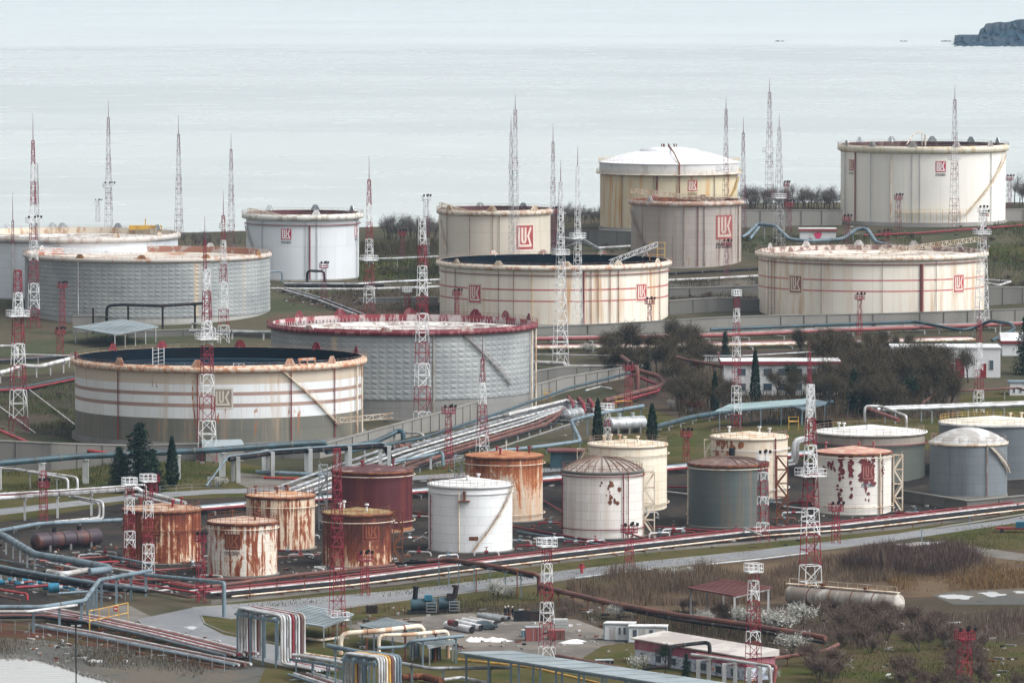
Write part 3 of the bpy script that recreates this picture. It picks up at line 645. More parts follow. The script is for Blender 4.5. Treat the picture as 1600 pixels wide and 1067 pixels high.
for i in range(16):
    u, v = rg.gauss(0, .9), rg.gauss(0, 1.4); r = rg.uniform(.12, .45); a0 = ang(T, 950); z0 = zat(T, 950, 768)
    pts = [pos(T, a0 + (u + r * cos(q) * rg.uniform(.6, 1.2)) / T.R, T.R + .05, z0 + v + r * 1.3 * sin(q) * rg.uniform(.6, 1.2)) for q in [k * pi / 4 for k in range(8)]]
    pm.add(pts, [tuple(range(8))])
pm.build('rust_patches', M['rust'], T.root); stairtower(T, 1014, 738, 838, M['cream'], 17); plinth(T, M['conc_d'], .4)
T = tank('oil_storage_tank', 'ivory tank with yellow stained upper shell, behind the ribbed dome tank', 980.5, 123, 697, 799, .2, G2)
fixedtank(T, tankmat('ivory_shell', (.74, .68, .56), (.46, .30, .14), .4, rs=.0, Ht=T.h, plates=(5, 1.6), seed=8.1), paint('cream_roof', (.64, .58, .47), (.5, .36, .22), .4, .4), .8, railm=M['rail'], edge=M['cream']); sprayring(T, T.h * .85, M['cream']); sprayring(T, T.h * .1, M['cream']); roofbits(T, M['cream'], 5, 12); stairtower(T, 909, 696, 790, M['cream'], 14); plinth(T, M['conc_d'], .4)
T = tank('oil_storage_tank', 'green grey weathered tank with a white pipe ring, right of centre', 1137.5, 125, 727, 823, .2, G2)
fixedtank(T, tankmat('green_grey_shell', (.085, .11, .11), (.20, .12, .07), .5, Ht=T.h, plates=(5, 1.6), seed=1.1), paint('brown_dome', (.14, .085, .075), (.22, .17, .15), .4, .5), 1.0, 'dome', edge=M['rust'], ribs=24); sprayring(T, T.h * .93, M['cream'], .35); vpipe(T, 1077, M['cream'], .12, z1=T.h * .9); vpipe(T, 1186, M['rust'], .15)
mb = MB(); q = pos(T, .3, 2.5, T.h + 1.5); mb.tube([q, q + Vector((0, 0, 1.4))], .6, 8); mb.build('roof_vent', M['black'], T.root); stairtower(T, 1222, 718, 825, M['rust'], 17); plinth(T, M['conc_d'], .4)
T = tank('oil_storage_tank', 'cream tank with orange rust under its left rim, behind the green grey tank', 1170.5, 120, 685, 780, .2, G2)
fixedtank(T, tankmat('cream_rust_shell', (.66, .58, .47), (.45, .24, .1), .3, rs=.0, top=.0, Ht=T.h, rust=(.33, .1, .03), plates=(5, 1.6), rsc=.2, rv=.3, seed=9.4), paint('cream_roof_b', (.66, .58, .47), (.5, .33, .2), .4, .4), .9, railm=M['rail'], edge=M['cream']); sprayring(T, T.h * .8, M['white'], .4); sprayring(T, T.h * .15, M['white'], .4); vpipe(T, 1210, M['red'], .15)
pm = MB(); rg = random.Random(14)
for i in range(34):
    a0 = ang(T, rg.triangular(1113, 1160, 1125)); z0 = zat(T, 1135, rg.triangular(686, 735, 690)); r = rg.uniform(.15, .6)
    pm.add([pos(T, a0 + r * cos(q) * rg.uniform(.5, 1.2) / T.R, T.R + .04 + .001 * i, z0 + r * 1.7 * sin(q) * rg.uniform(.5, 1.2)) for q in [k * pi / 5 for k in range(10)]], [tuple(range(10))])
pm.build('rust_stains', paint('orange_rust', (.30, .10, .04), (.16, .05, .025), .45, 1.2), T.root)
roofbits(T, M['white'], 3, 14); stairtower(T, 1107, 680, 770, M['cream'], 13); plinth(T, M['conc_d'], .4)
T = tank('oil_storage_tank', 'white tank with dark red peeling paint and rusty roof, right of centre', 1333, 119, 709, 804, .2, G2)
fixedtank(T, tankmat('peeling_white_shell', (.74, .71, .66), (.48, .42, .34), .25, Ht=T.h, plates=(5, 1.6), seed=3.9), rust_roof('pink_rust_roof', (.42, .21, .16)), 1.0, edge=M['rust']); sprayring(T, T.h * .93, M['cream'], .5); sprayring(T, T.h * .12, M['cream'], .5); roofbits(T, M['pink'], 3, 15); vpipe(T, 1373, M['cream'], .18); vpipe(T, 1377, M['rust'], .1)
M['primer'] = paint('primer_red', (.17, .028, .028), (.11, .025, .025), .4, 1); rg = random.Random(9)
def flake(x, y, rx, ry):
    a = ang(T, x); z = zat(T, x, y)
    pts = [pos(T, a + rx / T.s * cos(q) * rg.uniform(.55, 1.25) / T.R, T.R + .05 + rg.uniform(0, .03), z + ry / T.s * sin(q) * rg.uniform(.55, 1.25)) for q in [k * pi / 6 for k in range(12)]]
    pm.add(pts, [tuple(range(12))])
for x0, y0, x1, y1, n, r in ((1287, 722, 1305, 738, 16, 3.5), (1311, 712, 1318, 748, 20, 4), (1326, 712, 1333, 745, 18, 4), (1345, 716, 1366, 756, 46, 5.2), (1308, 752, 1315, 782, 12, 3.2), (1326, 752, 1332, 778, 10, 2.6), (1376, 722, 1382, 740, 9, 2.4), (1352, 758, 1357, 784, 9, 2.8), (1310, 784, 1318, 796, 5, 2.2)):
    pm = MB()
    for i in range(n): flake(rg.uniform(x0, x1), rg.uniform(y0, y1), r * rg.uniform(.4, 1), r * rg.uniform(.5, 1.3))
    pm.build('peeled_paint', M['primer'], T.root)
emblem(T, 1356, 738, 20, 26, (.20, .035, .035), (.36, .16, .14), key='peeled', tcol=(.07, .08, .12), thf=.07); stairtower(T, 1403, 710, 800, M['cream'], 14); plinth(T, M['conc_d'], .4)
T = tank('oil_storage_tank', 'wide dark grey tank with flat white roof and railing, behind the peeling white tank', 1359, 172, 680, 752, .2, G2)
fixedtank(T, tankmat('dark_green_grey_shell', (.085, .10, .09), (.14, .09, .06), .4, Ht=T.h, plates=(5, 1.6), bands=((T.h - 2.2, T.h - .7, (.28, .25, .22)),), seed=2.7), paint('white_flat_roof', (.68, .68, .66), (.5, .48, .45), .35, .25), 1.3, railm=M['rail'], edge=M['cream'], nrail=50, over=.5); roofbits(T, M['white'], 3, 18); ringbar(T, 'spray_ring', T.R + .5, T.h * .78, .2, M['pink'], 64); stairtower(T, 1431, 690, 750, M['rust'], 12); plinth(T, M['conc_d'], .4)
T = tank('oil_storage_tank', 'blue grey tank with a smooth white dome, right side', 1513, 121, 694, 775, 2.2, G2)
fixedtank(T, tankmat('blue_grey_shell', (.17, .195, .215), (.08, .09, .095), .6, Ht=T.h, plates=(5, 1.8), seed=4.4, st_s=.5), paint('white_dome', (.50, .50, .50), (.3, .28, .26), .45, .4), 2.7, 'dome', railm=M['rail'], edge=M['cream'], nrail=26); stair(T, 1546, 698, 1572, 738, M['cream'], M['rail']); vpipe(T, 1541, M['rail'], .12)
plinth(T, M['conc_d'], .1)
T = tank('oil_storage_tank', 'wide tank with flat cream roof and grey shell, cut by the right edge', 1553, 172, 665, 748, .2, G2)
fixedtank(T, tankmat('dark_grey_shell_b', (.11, .13, .145), (.1, .1, .1), .3, Ht=T.h, plates=(5, 1.6)), paint('cream_flat_roof', (.66, .62, .54), (.5, .46, .4), .35, .25), 1.2, railm=M['rail_y'], edge=M['pale'], nrail=50); roofbits(T, M['cream'], 2, 20); stairtower(T, 1463, 655, 720, M['cream'], 12); plinth(T, M['conc_d'], .4)
T = tank('oil_storage_tank', 'low dark teal tank behind the blue grey dome tank at the right edge', 1632, 122, 678, 740, .4, G2)
fixedtank(T, tankmat('dark_teal_shell', (.04, .055, .065), (.07, .075, .075), .3, Ht=T.h, plates=(5, 1.6)), M['teal'], 1.0, edge=M['teal']); plinth(T, M['conc_d'], .4)
# ================================================================ lattice masts
def mast(label, x, yb, yt, wb, wt, bands=(), c0=0, plat=(), spike=None, far=0, lights=0, D=None, feet=0):
    """x,yb = foot, yt = lattice top (photo px); bands = photo y of colour changes from the top, c0 = first colour (0 red, 1 white)"""
    P = G(x, yb) if D is None else CAM + ray(x, yb) * D
    dd = depth(P); s = F / dd; h = (yb - yt) / s; wb /= s; wt /= s
    r = empty('lattice_mast', P, label, 'mast', 'red and white lattice masts and floodlight towers')
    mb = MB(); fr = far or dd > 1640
    ys = [yt] + list(bands) + [yb + 99]; 
    def colat(z):
        y = yb - z * s
        for i in range(len(ys) - 1):
            if y < ys[i + 1]: return (i + c0) % 2
        return (len(ys) - 2 + c0) % 2
    z = 0.0; k = 0; th = max(.10, min(.18, wb * .047))
    th = max(th * (.75 if fr else 1), .5 / s * .9)
    cyc = ((-1, -1), (1, -1), (1, 1), (-1, 1))
    rot = .35
    def cor(z, i):
        w = (wb + (wt - wb) * z / h) / 2; a, b = cyc[i % 4]; a *= w; b *= w
        return P + Vector((a * cos(rot) - b * sin(rot), a * sin(rot) + b * cos(rot), z)) * 1
    while z < h - .01:
        w = wb + (wt - wb) * z / h; dz = min(h - z, max(1.5, w * .95)); z2 = z + dz; c = colat(z + dz / 2)
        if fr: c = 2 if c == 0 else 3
        for i in range(4):
            mb.bar(cor(z, i), cor(z2, i), th, th, c); mb.bar(cor(z2, i), cor(z2, i + 1), th * .8, th * .8, c)
            if i < 3:
                if (k + i) % 2: mb.bar(cor(z, i), cor(z2, i + 1), th * .7, th * .7, c)
                else: mb.bar(cor(z, i + 1), cor(z2, i), th * .7, th * .7, c)
        z = z2; k += 1
    mb.build('lattice_frame', [M['mast_red'], M['mast_white'], M['mast_far'], M['mast_far_white']], r)
    for py, pw in plat:
        zz = (yb - py) / s; w = pw / s; mb = MB(); c = 0 if (colat(zz) == 0 and far == 0 and lights == 2) else 1
        q = P + Vector((0, 0, zz)); mb.box(q, (w, w, .18), rot, c); e = [q + Vector((w / 2 * (a * cos(rot) - b * sin(rot)), w / 2 * (a * sin(rot) + b * cos(rot)), 0)) for a, b in cyc]
        for a, b in zip(e, e[1:] + e[:1]):
            for i in range(3): m = a.lerp(b, i / 3); mb.bar(m, m + Vector((0, 0, 1.3)), .1, .1, c)
            for hh in (.65, 1.3): mb.bar(a + Vector((0, 0, hh)), b + Vector((0, 0, hh)), .1, .1, c)
        mb.build('platform', [M['mast_red'], M['mast_white']], r)
        if lights:
            for a in e[:2] + [e[0].lerp(e[1], .5), e[2]]:
                lb = MB(); lb.box(a + Vector((0, 0, 1.3)), (.5, .35, .55)); lb.bar(a, a + Vector((0, 0, 1.4)), .08); lb.build('floodlight', M['black'], r)
    if spike:
        mb = MB(); top = (yb - spike) / s; mb.tube([P + Vector((0, 0, h)), P + Vector((0, 0, h + (top - h) * .55)), P + Vector((0, 0, top))], .11, 5, r2=.03); mb.build('lightning_rod', M['mast_far'], r)
    if feet:
        for i in range(4): mb = MB(); q = cor(0, i); mb.box(q - Vector((0, 0, 1.2)), (.9, .9, 1.5)); mb.build('footing', M['conc'], r)
    return r
MS = [
 # label, x, yb, yt, wb, wt, bands, c0, plats, spike, far, lights
 ('tall red and white mast with a ring platform, beside the far left edge', 29, 676, 422, 25, 9, (460, 496, 536, 575, 612, 650), 0, ((494, 30),), None, 0, 0),
 ('slim red pole mast standing against the white tank at the left edge', 20.5, 470, 345, 4, 3, (380,), 0, (), 300, 0, 0),
 ('tall mast in front of the orange rimmed tank with a white collar', 324, 722, 421, 24, 8, (460, 497, 533, 577, 612, 653, 690), 1, ((530, 30),), None, 0, 0),
 ('slim red top section mast over the quilted tank, left', 320.5, 524, 375, 8, 3, (420,), 0, (), 338, 0, 0),
 ('tall slim mast in front of the quilted red rimmed tank', 660, 664, 340, 22, 8, (385, 420, 457, 492, 527, 563, 598, 634), 1, (), None, 0, 0),
 ('floodlight mast with lamps at its top beside the bare shore trees', 666, 432, 312, 9, 6, (335, 370, 400), 1, ((314, 11),), None, 0, 1),
 ('white footed mast rising behind the orange topped tank', 754, 712, 560, 17, 4, (593, 636, 675), 0, (), 518, 0, 0),
 ('white lattice mast left of the pair before the black interior tank', 876, 571, 285, 20, 4, (), 1, ((398, 22),), 250, 0, 0),
 ('white lattice mast right of the pair before the black interior tank', 902.5, 520, 260, 14, 4, (), 1, ((372, 20),), 228, 0, 0),
 ('dark tall mast with a platform behind the beige emblem tank', 805, 441, 172, 12, 4, (200, 247, 264), 0, ((265, 16),), 148, 1, 0),
 ('thin pale mast just left of the dark mast by the beige tank', 798.5, 440, 208, 8, 3, (), 1, (), 180, 1, 0),
 ('thin purple tinted mast right of the beige emblem tank', 864, 392, 222, 9, 3, (250, 277, 304, 330), 0, (), 193, 1, 0),
 ('mast with a round white platform between the emblem tank and bare trees', 577, 488, 281, 15, 4, (316, 345, 378, 410, 443, 478), 0, ((407, 22),), 243, 0, 0),
 ('mast with four floodlights over the quilted tank at left', 53, 513, 220, 16, 3.5, (254, 288, 319, 350, 380, 412, 446, 480), 0, ((348, 20),), 178, 0, 1),
 ('plain pale mast right behind the floodlight mast at left', 58, 470, 255, 10, 4, (285, 320), 1, (), None, 1, 0),
 ('tallest mast of the left shoreline with a lamp platform', 170, 366, 184, 11, 3, (215, 241, 269, 295, 324), 0, ((293, 15),), 155, 1, 1),
 ('short white floodlight post by the shoreline at left', 153, 362, 314, 6, 5, (), 1, ((318, 10),), None, 1, 1),
 ('shoreline mast above the right rim of the far left tank', 279.5, 366, 210, 11, 3, (240, 270, 301, 330), 0, (), 180, 1, 0),
 ('shoreline mast just left of the white emblem tank', 361.5, 388, 234, 10, 3, (263, 290, 318, 345), 0, (), 208, 1, 0),
 ('red and white mast on the right part of the quilted tank', 349.5, 536, 337, 15, 4, (372, 410, 443, 480, 512), 0, ((357, 10),), 298, 0, 0),
 ('dark topped mast in front of the domed white tank', 1134, 366, 171, 10, 3, (198, 222), 0, ((268, 24),), 150, 1, 0),
 ('thin shoreline mast right of the domed tank', 1161, 372, 208, 9, 3, (240, 275), 0, (), 183, 1, 0),
 ('tallest mast on the right shoreline with a ring platform', 1202, 332, 145, 12, 3.5, (170, 194, 212, 235, 262, 292, 312), 0, ((238, 17),), 122, 1, 0),
 ('white lattice mast right of the tallest shoreline mast', 1217, 386, 200, 15, 3.5, (), 1, ((310, 17),), 178, 0, 0),
 ('mast standing before the tall cream tank at upper right', 1491, 357, 156, 13, 3.5, (180, 205, 232, 256, 282, 307), 0, ((250, 15),), 132, 1, 0),
 ('floodlight mast at the right end of the striped tank', 1534, 513, 330, 18, 7, (), 1, ((332, 12), (366, 22)), None, 0, 1),
 ('slim red and white floodlight mast right of the striped black tank', 1150.5, 672, 462, 13, 7, (478, 508, 530, 562, 604, 645), 0, ((462, 12),), None, 0, 0),
 ('tallest front mast with open white platform beside the peeling tank', 1266, 936, 600, 29, 8, (647, 694, 742, 795, 838, 890, 925), 1, ((743, 38),), None, 0, 0),
 ('slender red top mast behind the canopy shed', 1264, 690, 550, 10, 3.5, (600,), 0, (), 530, 0, 0),
 ('banded floodlight mast in front of the cream rusted tank', 1192, 846, 722, 16, 11, (738, 755, 770, 790, 812, 832), 0, ((718, 17),), None, 0, 1),
 ('floodlight mast behind the storage yard with white cage top', 854.5, 1030, 852, 21, 11, (883, 915, 945, 975, 1002), 0, ((853, 25),), None, 0, 0),
 ('floodlight mast beside the pink walled building with white cage top', 1177, 1080, 894, 22, 12, (911, 945, 981, 1002), 0, ((893, 23),), None, 0, 0),
 ('slim mast by the right edge in front of the low white building', 1529.5, 645, 500, 13, 5, (536, 574, 612), 0, (), 470, 0, 0),
 ('white cage topped mast left of the rusted front tank', 203, 884, 757, 15, 11, (777, 800, 830, 862), 0, ((757, 20),), None, 0, 0),
 ('white cage topped mast in front of the rusted tank emblem', 232, 908, 752, 16, 11, (784, 812, 848), 0, ((752, 21),), None, 0, 0),
 ('open red lattice tower by the grey roofed shed', 527, 998, 700, 22, 9, (), 0, ((968, 30),), None, 0, 0),
 ('plain red mast with flat head among bare scrub, lower right', 1507, 1085, 988, 19, 15, (), 0, ((998, 25),), None, 0, 2),
 ('red mast with flat head among green grass, left', 68, 816, 735, 12, 8, (), 0, ((761, 15),), None, 0, 2),
 ('small red floodlight mast in front of the olive roofed tank', 570, 931, 876, 12, 9, (), 0, ((876, 19),), None, 0, 2),
 ('red mast between the two small rusted tanks at front left', 314, 942, 830, 13, 9, (), 0, ((846, 14),), None, 0, 2),
 ('small red floodlight mast against the sloping concrete wall', 701, 732, 646, 11, 7, (), 0, ((646, 17),), None, 0, 2),
 ('small red floodlight mast at the roadside before the ribbed dome tank', 983, 887, 832, 12, 9, (), 0, ((832, 20),), None, 0, 2),
 ('small red floodlight mast before the peeling white tank', 1306, 849, 798, 11, 8, (), 0, ((798, 18),), None, 0, 2),
 ('small red floodlight mast left of the cream rusted tank', 1072, 722, 682, 9, 7, (), 0, ((682, 14),), None, 0, 2),
 ('thin red floodlight mast before the quilted tank at left', 97.5, 512, 450, 8, 6, (), 0, ((450, 12),), None, 0, 2),
 ('red floodlight mast below the white emblem tank', 506, 474, 419, 8, 6, (), 0, ((419, 11),), None, 0, 2),
 ('tiny red floodlight mast below the right emblem of the black interior tank', 1015, 516, 476, 6, 5, (), 0, ((475, 12),), None, 0, 2),
 ('tiny red floodlight mast before the centre of the right striped tank', 1343, 525, 468, 7, 5, (), 0, ((468, 12),), None, 0, 2),
 ('tiny red floodlight mast before the tall cream tank', 1403.5, 363, 312, 8, 6, (), 0, ((312, 10),), None, 0, 2),
 ('short red floodlight mast right of the painted hut', 1323, 383, 344, 8, 6, (), 0, ((345, 11),), None, 0, 2),
 ('far red floodlight mast left of the hut by the ridge trees', 1228.5, 350, 288, 6, 5, (), 0, ((292, 8),), None, 0, 2),
 ('far red floodlight mast standing above the painted hut', 1233, 372, 322, 7, 5, (), 0, ((322, 10),), None, 0, 2),
 ('red floodlight mast at the foot of the grimy grey tank', 1135, 434, 383, 7, 5, (), 0, ((384, 12),), None, 0, 2),
 ('red floodlight mast at the left foot of the black interior tank', 714, 514, 452, 7, 5, (), 0, ((462, 12),), None, 0, 2),
 ('far red floodlight mast on the grassy bank before the bare trees', 628.5, 410, 366, 6, 5, (), 0, ((368, 9),), None, 0, 2),
 ('red floodlight mast beside the folded red pipeline', 982, 642, 574, 10, 8, (), 0, ((578, 14),), None, 0, 2),
 ('white headed floodlight mast between the two front cypresses', 949, 690, 645, 9, 7, (658, 670), 1, ((640, 17),), None, 0, 0),
 ('tiny white headed floodlight mast behind the red rimmed tank', 636, 486, 456, 7, 6, (462,), 1, ((456, 12),), None, 0, 0),
 ('red floodlight mast right of the slim mast at the right striped tank', 1538, 392, 338, 7, 6, (), 0, ((338, 10),), None, 0, 2),
 ('far red floodlight mast on the ridge right of the tall cream tank', 1577, 336, 280, 6, 5, (), 0, ((282, 10),), None, 0, 2),
 ('pink headed red mast left of the grey roofed canopy', 94, 553, 524, 9, 8, (), 0, ((522, 13),), None, 0, 2),
 ('far red mast between the pale masts and the beige tank', 866.5, 392, 332, 6, 5, (), 0, ((333, 8),), None, 0, 2),
 ('short red mast just behind the rim of the right striped tank', 1385, 398, 368, 8, 6, (), 0, ((368, 11),), None, 0, 2),
 ('dark red mast beneath the pale pipes, behind the rusted front tanks', 240, 792, 752, 12, 10, (), 0, ((752, 16),), None, 0, 2),
]
for m in MS: mast(*m, feet=1 if m[4] > 18 else 0)
# ================================================================ terrain, sea
def groundmat(name, a, b, c=None, s1=.05, s2=.5, rough=.95, bump=.5, cut=.5, detail=8, stretch=1.0):
    t = NT(name); co = t.coord('Object', (1, stretch, 1)); n1 = t.noise(co, s1, detail, .65, .3); n2 = t.noise(co, s2, 6, .7)
    k = t.mix(t.ramp(n1, cut - .08, cut + .08), a, b)
    if c: k = t.mix(t.ramp(n2, .55, .68), k, c)
    k = t.mix(t.math('MULTIPLY', t.ramp(t.noise(co, s2 * 5, 4, .7), .3, .7), .35), k, tuple(x * .55 for x in a))
    if bump: t.bump(n2, bump, .25)
    return t.done(k, rough, 0, .03)
GM = {
 'land': groundmat('rough_land', (.052, .052, .032), (.085, .070, .048), (.066, .052, .036), .035, .4),
 'grass': groundmat('short_spring_grass', (.046, .054, .015), (.080, .066, .028), (.082, .062, .038), .09, .8, cut=.47),
 'bank': groundmat('grassy_bank', (.055, .062, .034), (.085, .072, .048), (.10, .088, .07), .05, .5),
 'yard': groundmat('dark_oily_yard', (.026, .024, .023), (.046, .038, .032), (.075, .06, .05), .06, .5, bump=.3),
 'asphalt': groundmat('worn_asphalt', (.175, .18, .19), (.22, .225, .23), (.13, .13, .14), .05, .4, .8, .1),
 'track': groundmat('pale_dirt_track', (0.1620, 0.1500, 0.1350), (0.1200, 0.1080, 0.0930), (0.1980, 0.1860, 0.1740), .06, .5, bump=.2),
 'concrete': groundmat('broken_concrete_yard', (.18, .16, .14), (.11, .10, .09), (.22, .20, .18), .05, .3, bump=.2),
 'soil': groundmat('brown_soil', (0.0660, 0.0484, 0.0363), (0.0523, 0.0440, 0.0275), (0.0935, 0.0688, 0.0495), .06, .5),
 'gravel': groundmat('grey_gravel_shore', (0.0908, 0.0908, 0.0853), (0.1155, 0.0990, 0.0798), (0.0605, 0.0578, 0.0468), .05, .35, bump=.8, stretch=.5),
 'redsoil': groundmat('reddish_weeds', (0.0900, 0.0390, 0.0270), (0.0600, 0.0510, 0.0240), (0.0720, 0.0480, 0.0360), .1, .6),
 'tan': groundmat('tan_scrub_soil', (0.1140, 0.0810, 0.0510), (0.0720, 0.0510, 0.0360), (0.1380, 0.0960, 0.0570), .04, .3),
 'purple': groundmat('purple_brown_scrub', (0.0600, 0.0450, 0.0390), (0.0780, 0.0600, 0.0420), (0.0450, 0.0420, 0.0240), .05, .4),
}
mb = MB(); xs = [-2200, -1400, -900, -600, -400, -300] + list(range(-260, 261, 20)) + [300, 400, 600, 900, 1400, 2200]
ysl = [420, 700, 950, 1180, 1290, 1420, 1480, 1600, 1650, 1700, 1730, 1760, 1800, 1830, 1865, 1900, 1960, 2000, 2060, 2150, 2200]
vs = [(x, y, H(x, y)) for y in ysl for x in xs]; nx = len(xs)
mb.add(vs, [(j * nx + i, j * nx + i + 1, (j + 1) * nx + i + 1, (j + 1) * nx + i) for j in range(len(ysl) - 1) for i in range(nx - 1)], 0, None, False)
tag(mb.build('ground', GM['land']), kind='structure')
t = NT('sea_water'); co = t.coord('Object', (1, 1, 1))
def wv(sx, sy, sc, off=0): return t.noise(t.coord('Object', (sx, sy, 1), (off, off, 0)), sc, 4, .6)
h = t.math('ADD', t.math('MULTIPLY', wv(.022, .045, 1), 1.0), t.math('MULTIPLY', wv(.09, .2, 1, 50), .35))
h = t.math('ADD', h, t.math('MULTIPLY', wv(.006, .008, 1, 9), .5))
t.bump(h, .2, 3.0)
sp_ = t.n('ShaderNodeSeparateXYZ'); t.link(co, sp_.inputs[0]); edge = t.math('ADD', sp_.outputs[1], t.math('MULTIPLY', wv(.0015, .0012, 1, 7), 1500))
calm = t.ramp(edge, 7300, 7900)
r = t.math('ADD', t.math('ADD', .22, t.math('MULTIPLY', t.ramp(wv(.0011, .0016, 1, 4), .35, .65), .07)), t.math('MULTIPLY', t.ramp(wv(.016, .016, 1, 14), .5, .75), .07)); r = t.math('MULTIPLY', r, t.math('ADD', 1.0, t.math('MULTIPLY', calm, .5)))
SEA = t.done((.46, .50, .49), r, 0, .5)
mb = MB(); mb.add([(-30000, 2120, -5), (30000, 2120, -5), (30000, 70000, -5), (-30000, 70000, -5)], [(0, 1, 2, 3)])
tag(mb.build('sea', SEA), kind='structure')
# headland and rocks far out
D0 = 6850.0
def far(px, py, D): return CAM + ray(px, py) * D
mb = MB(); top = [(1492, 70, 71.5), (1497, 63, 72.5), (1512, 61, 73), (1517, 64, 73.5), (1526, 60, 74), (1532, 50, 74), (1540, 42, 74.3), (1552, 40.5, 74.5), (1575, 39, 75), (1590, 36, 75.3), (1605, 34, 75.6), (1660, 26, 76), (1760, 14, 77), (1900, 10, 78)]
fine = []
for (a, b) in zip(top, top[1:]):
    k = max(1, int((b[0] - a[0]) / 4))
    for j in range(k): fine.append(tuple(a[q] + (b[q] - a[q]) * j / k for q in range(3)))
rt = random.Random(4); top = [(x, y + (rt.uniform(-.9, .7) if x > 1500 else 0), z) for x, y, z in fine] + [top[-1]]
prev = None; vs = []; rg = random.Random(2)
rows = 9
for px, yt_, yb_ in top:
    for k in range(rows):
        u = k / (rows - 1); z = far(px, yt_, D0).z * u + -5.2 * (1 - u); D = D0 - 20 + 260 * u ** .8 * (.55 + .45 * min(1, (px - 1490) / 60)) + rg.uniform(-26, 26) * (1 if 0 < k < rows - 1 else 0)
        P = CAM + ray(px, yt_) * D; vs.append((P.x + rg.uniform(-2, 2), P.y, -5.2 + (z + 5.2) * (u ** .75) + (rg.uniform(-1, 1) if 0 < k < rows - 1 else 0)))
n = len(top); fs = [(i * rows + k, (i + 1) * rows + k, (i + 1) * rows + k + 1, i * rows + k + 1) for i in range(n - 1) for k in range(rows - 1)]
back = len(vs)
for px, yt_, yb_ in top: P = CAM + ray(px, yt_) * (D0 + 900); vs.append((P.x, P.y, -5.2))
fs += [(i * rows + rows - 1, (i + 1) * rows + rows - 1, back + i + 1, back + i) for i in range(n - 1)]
mb.add(vs, fs, 0, None, False); tag(mb.build('headland', groundmat('headland_rock_haze_blue', (.014, .034, .055), (.05, .055, .06), (.012, .032, .04), .01, .04, bump=0)), kind='structure')  # blue of the distant haze is mixed into the rock colour
for px, py, L, nm in ((1218, 68.2, 14, 'a'), (1476, 69.5, 16, 'b'), (1412, 69.8, 10, 'c')):
    mb = MB(); P = far(px, py, 7200); P.z = -5.4
    for k in range(7):
        q = P + Vector((rg.uniform(-L / 2, L / 2) * .75, rg.uniform(-6, 6), 0)); r_ = rg.uniform(1.5, 4)
        ring = [q + Vector((r_ * cos(a) * rg.uniform(.7, 1.3), r_ * sin(a), 0)) for a in [i * pi / 3 for i in range(6)]]
        mb.add(ring + [q + Vector((0, 0, r_ * .5))], [(i, (i + 1) % 6, 6) for i in range(6)])
    tag(mb.build('sea_rock', M['black'], org=P), {'a': 'small dark rock alone on the far water', 'b': 'dark rocks just off the tip of the headland', 'c': 'faint low rock farther left of the headland tip'}[nm], 'rock', 'rocks on the far water')
def sheet(name, mat, poly, off=.05, kind='structure'):
    """flat sheet draped on the terrain; poly in photo pixels"""
    pts = [G(*p) for p in poly]; bm = bmesh.new(); f = bm.faces.new([bm.verts.new((p.x, p.y, 0)) for p in pts])
    bmesh.ops.triangulate(bm, faces=bm.faces[:])
    for yb in ysl[2:]:
        if min(p.y for p in pts) < yb < max(p.y for p in pts): bmesh.ops.bisect_plane(bm, geom=bm.verts[:] + bm.edges[:] + bm.faces[:], plane_co=(0, yb, 0), plane_no=(0, 1, 0), dist=.01)
    for v in bm.verts: v.co.z = H(v.co.x, v.co.y) + off
    bmesh.ops.recalc_face_normals(bm, faces=bm.faces[:])
    for f in bm.faces:
        if f.normal.z < 0: f.normal_flip()
    me = bpy.data.meshes.new(name); bm.to_mesh(me); bm.free(); me.materials.append(mat)
    o = bpy.data.objects.new(name, me); COL.objects.link(o); return tag(o, kind=kind)
S = sheet
# ---- lower half, flat plant ground
S('tank_yard', GM['yard'], [(-40, 812), (240, 775), (520, 762), (700, 740), (900, 730), (1260, 715), (1640, 690), (1640, 790), (1300, 848), (1000, 866), (700, 905), (330, 935), (90, 910), (-40, 862)], .03)
S('lawn', GM['grass'], [(330, 944), (640, 914), (860, 881), (1000, 864), (1160, 850), (1400, 827), (1640, 789), (1640, 799), (1400, 836), (1180, 862), (1000, 880), (800, 903), (640, 923), (450, 939), (300, 951)], .06)
S('roadside_path', GM['track'], [(330, 938), (620, 909), (860, 877), (1000, 860), (1160, 847), (1400, 823), (1640, 785), (1640, 790), (1400, 828), (1160, 851), (1000, 865), (860, 882), (620, 914), (330, 945)], .08)
S('road', GM['asphalt'], [(214, 968), (300, 950), (450, 938), (640, 922), (800, 902), (1000, 879), (1180, 861), (1400, 835), (1640, 797), (1640, 808), (1400, 845), (1180, 872), (1000, 890), (800, 915), (640, 936), (480, 956), (360, 968), (314, 962), (320, 975), (350, 988), (460, 1012), (460, 1045), (330, 1015), (230, 985)], .09)
def kerb(label, path):
    pts = [G(*p) for p in path]; mb = MB()
    for a, b in zip(pts, pts[1:]): mb.bar(a + Vector((0, 0, .08)), b + Vector((0, 0, .08)), .22, .22)
    o = mb.build('road_kerb', M['conc'], org=pts[0]); return tag(o, kind='structure')
kerb('', [(314, 962), (320, 975), (350, 988), (460, 1012)]); kerb('', [(314, 962), (360, 968), (480, 957), (640, 937), (800, 917), (1000, 890), (1180, 872), (1400, 845)]); kerb('', [(300, 950), (450, 938), (640, 922), (800, 902), (1000, 879), (1180, 861), (1400, 835), (1640, 797)])
S('grass_island', GM['grass'], [(316, 962), (360, 968), (480, 962), (560, 985), (560, 1040), (440, 1010), (350, 992), (318, 976)], .11)
S('roadside_grass', GM['grass'], [(430, 967), (640, 938), (860, 914), (1050, 892), (1120, 886), (900, 925), (860, 940), (640, 958), (500, 975)], .06)
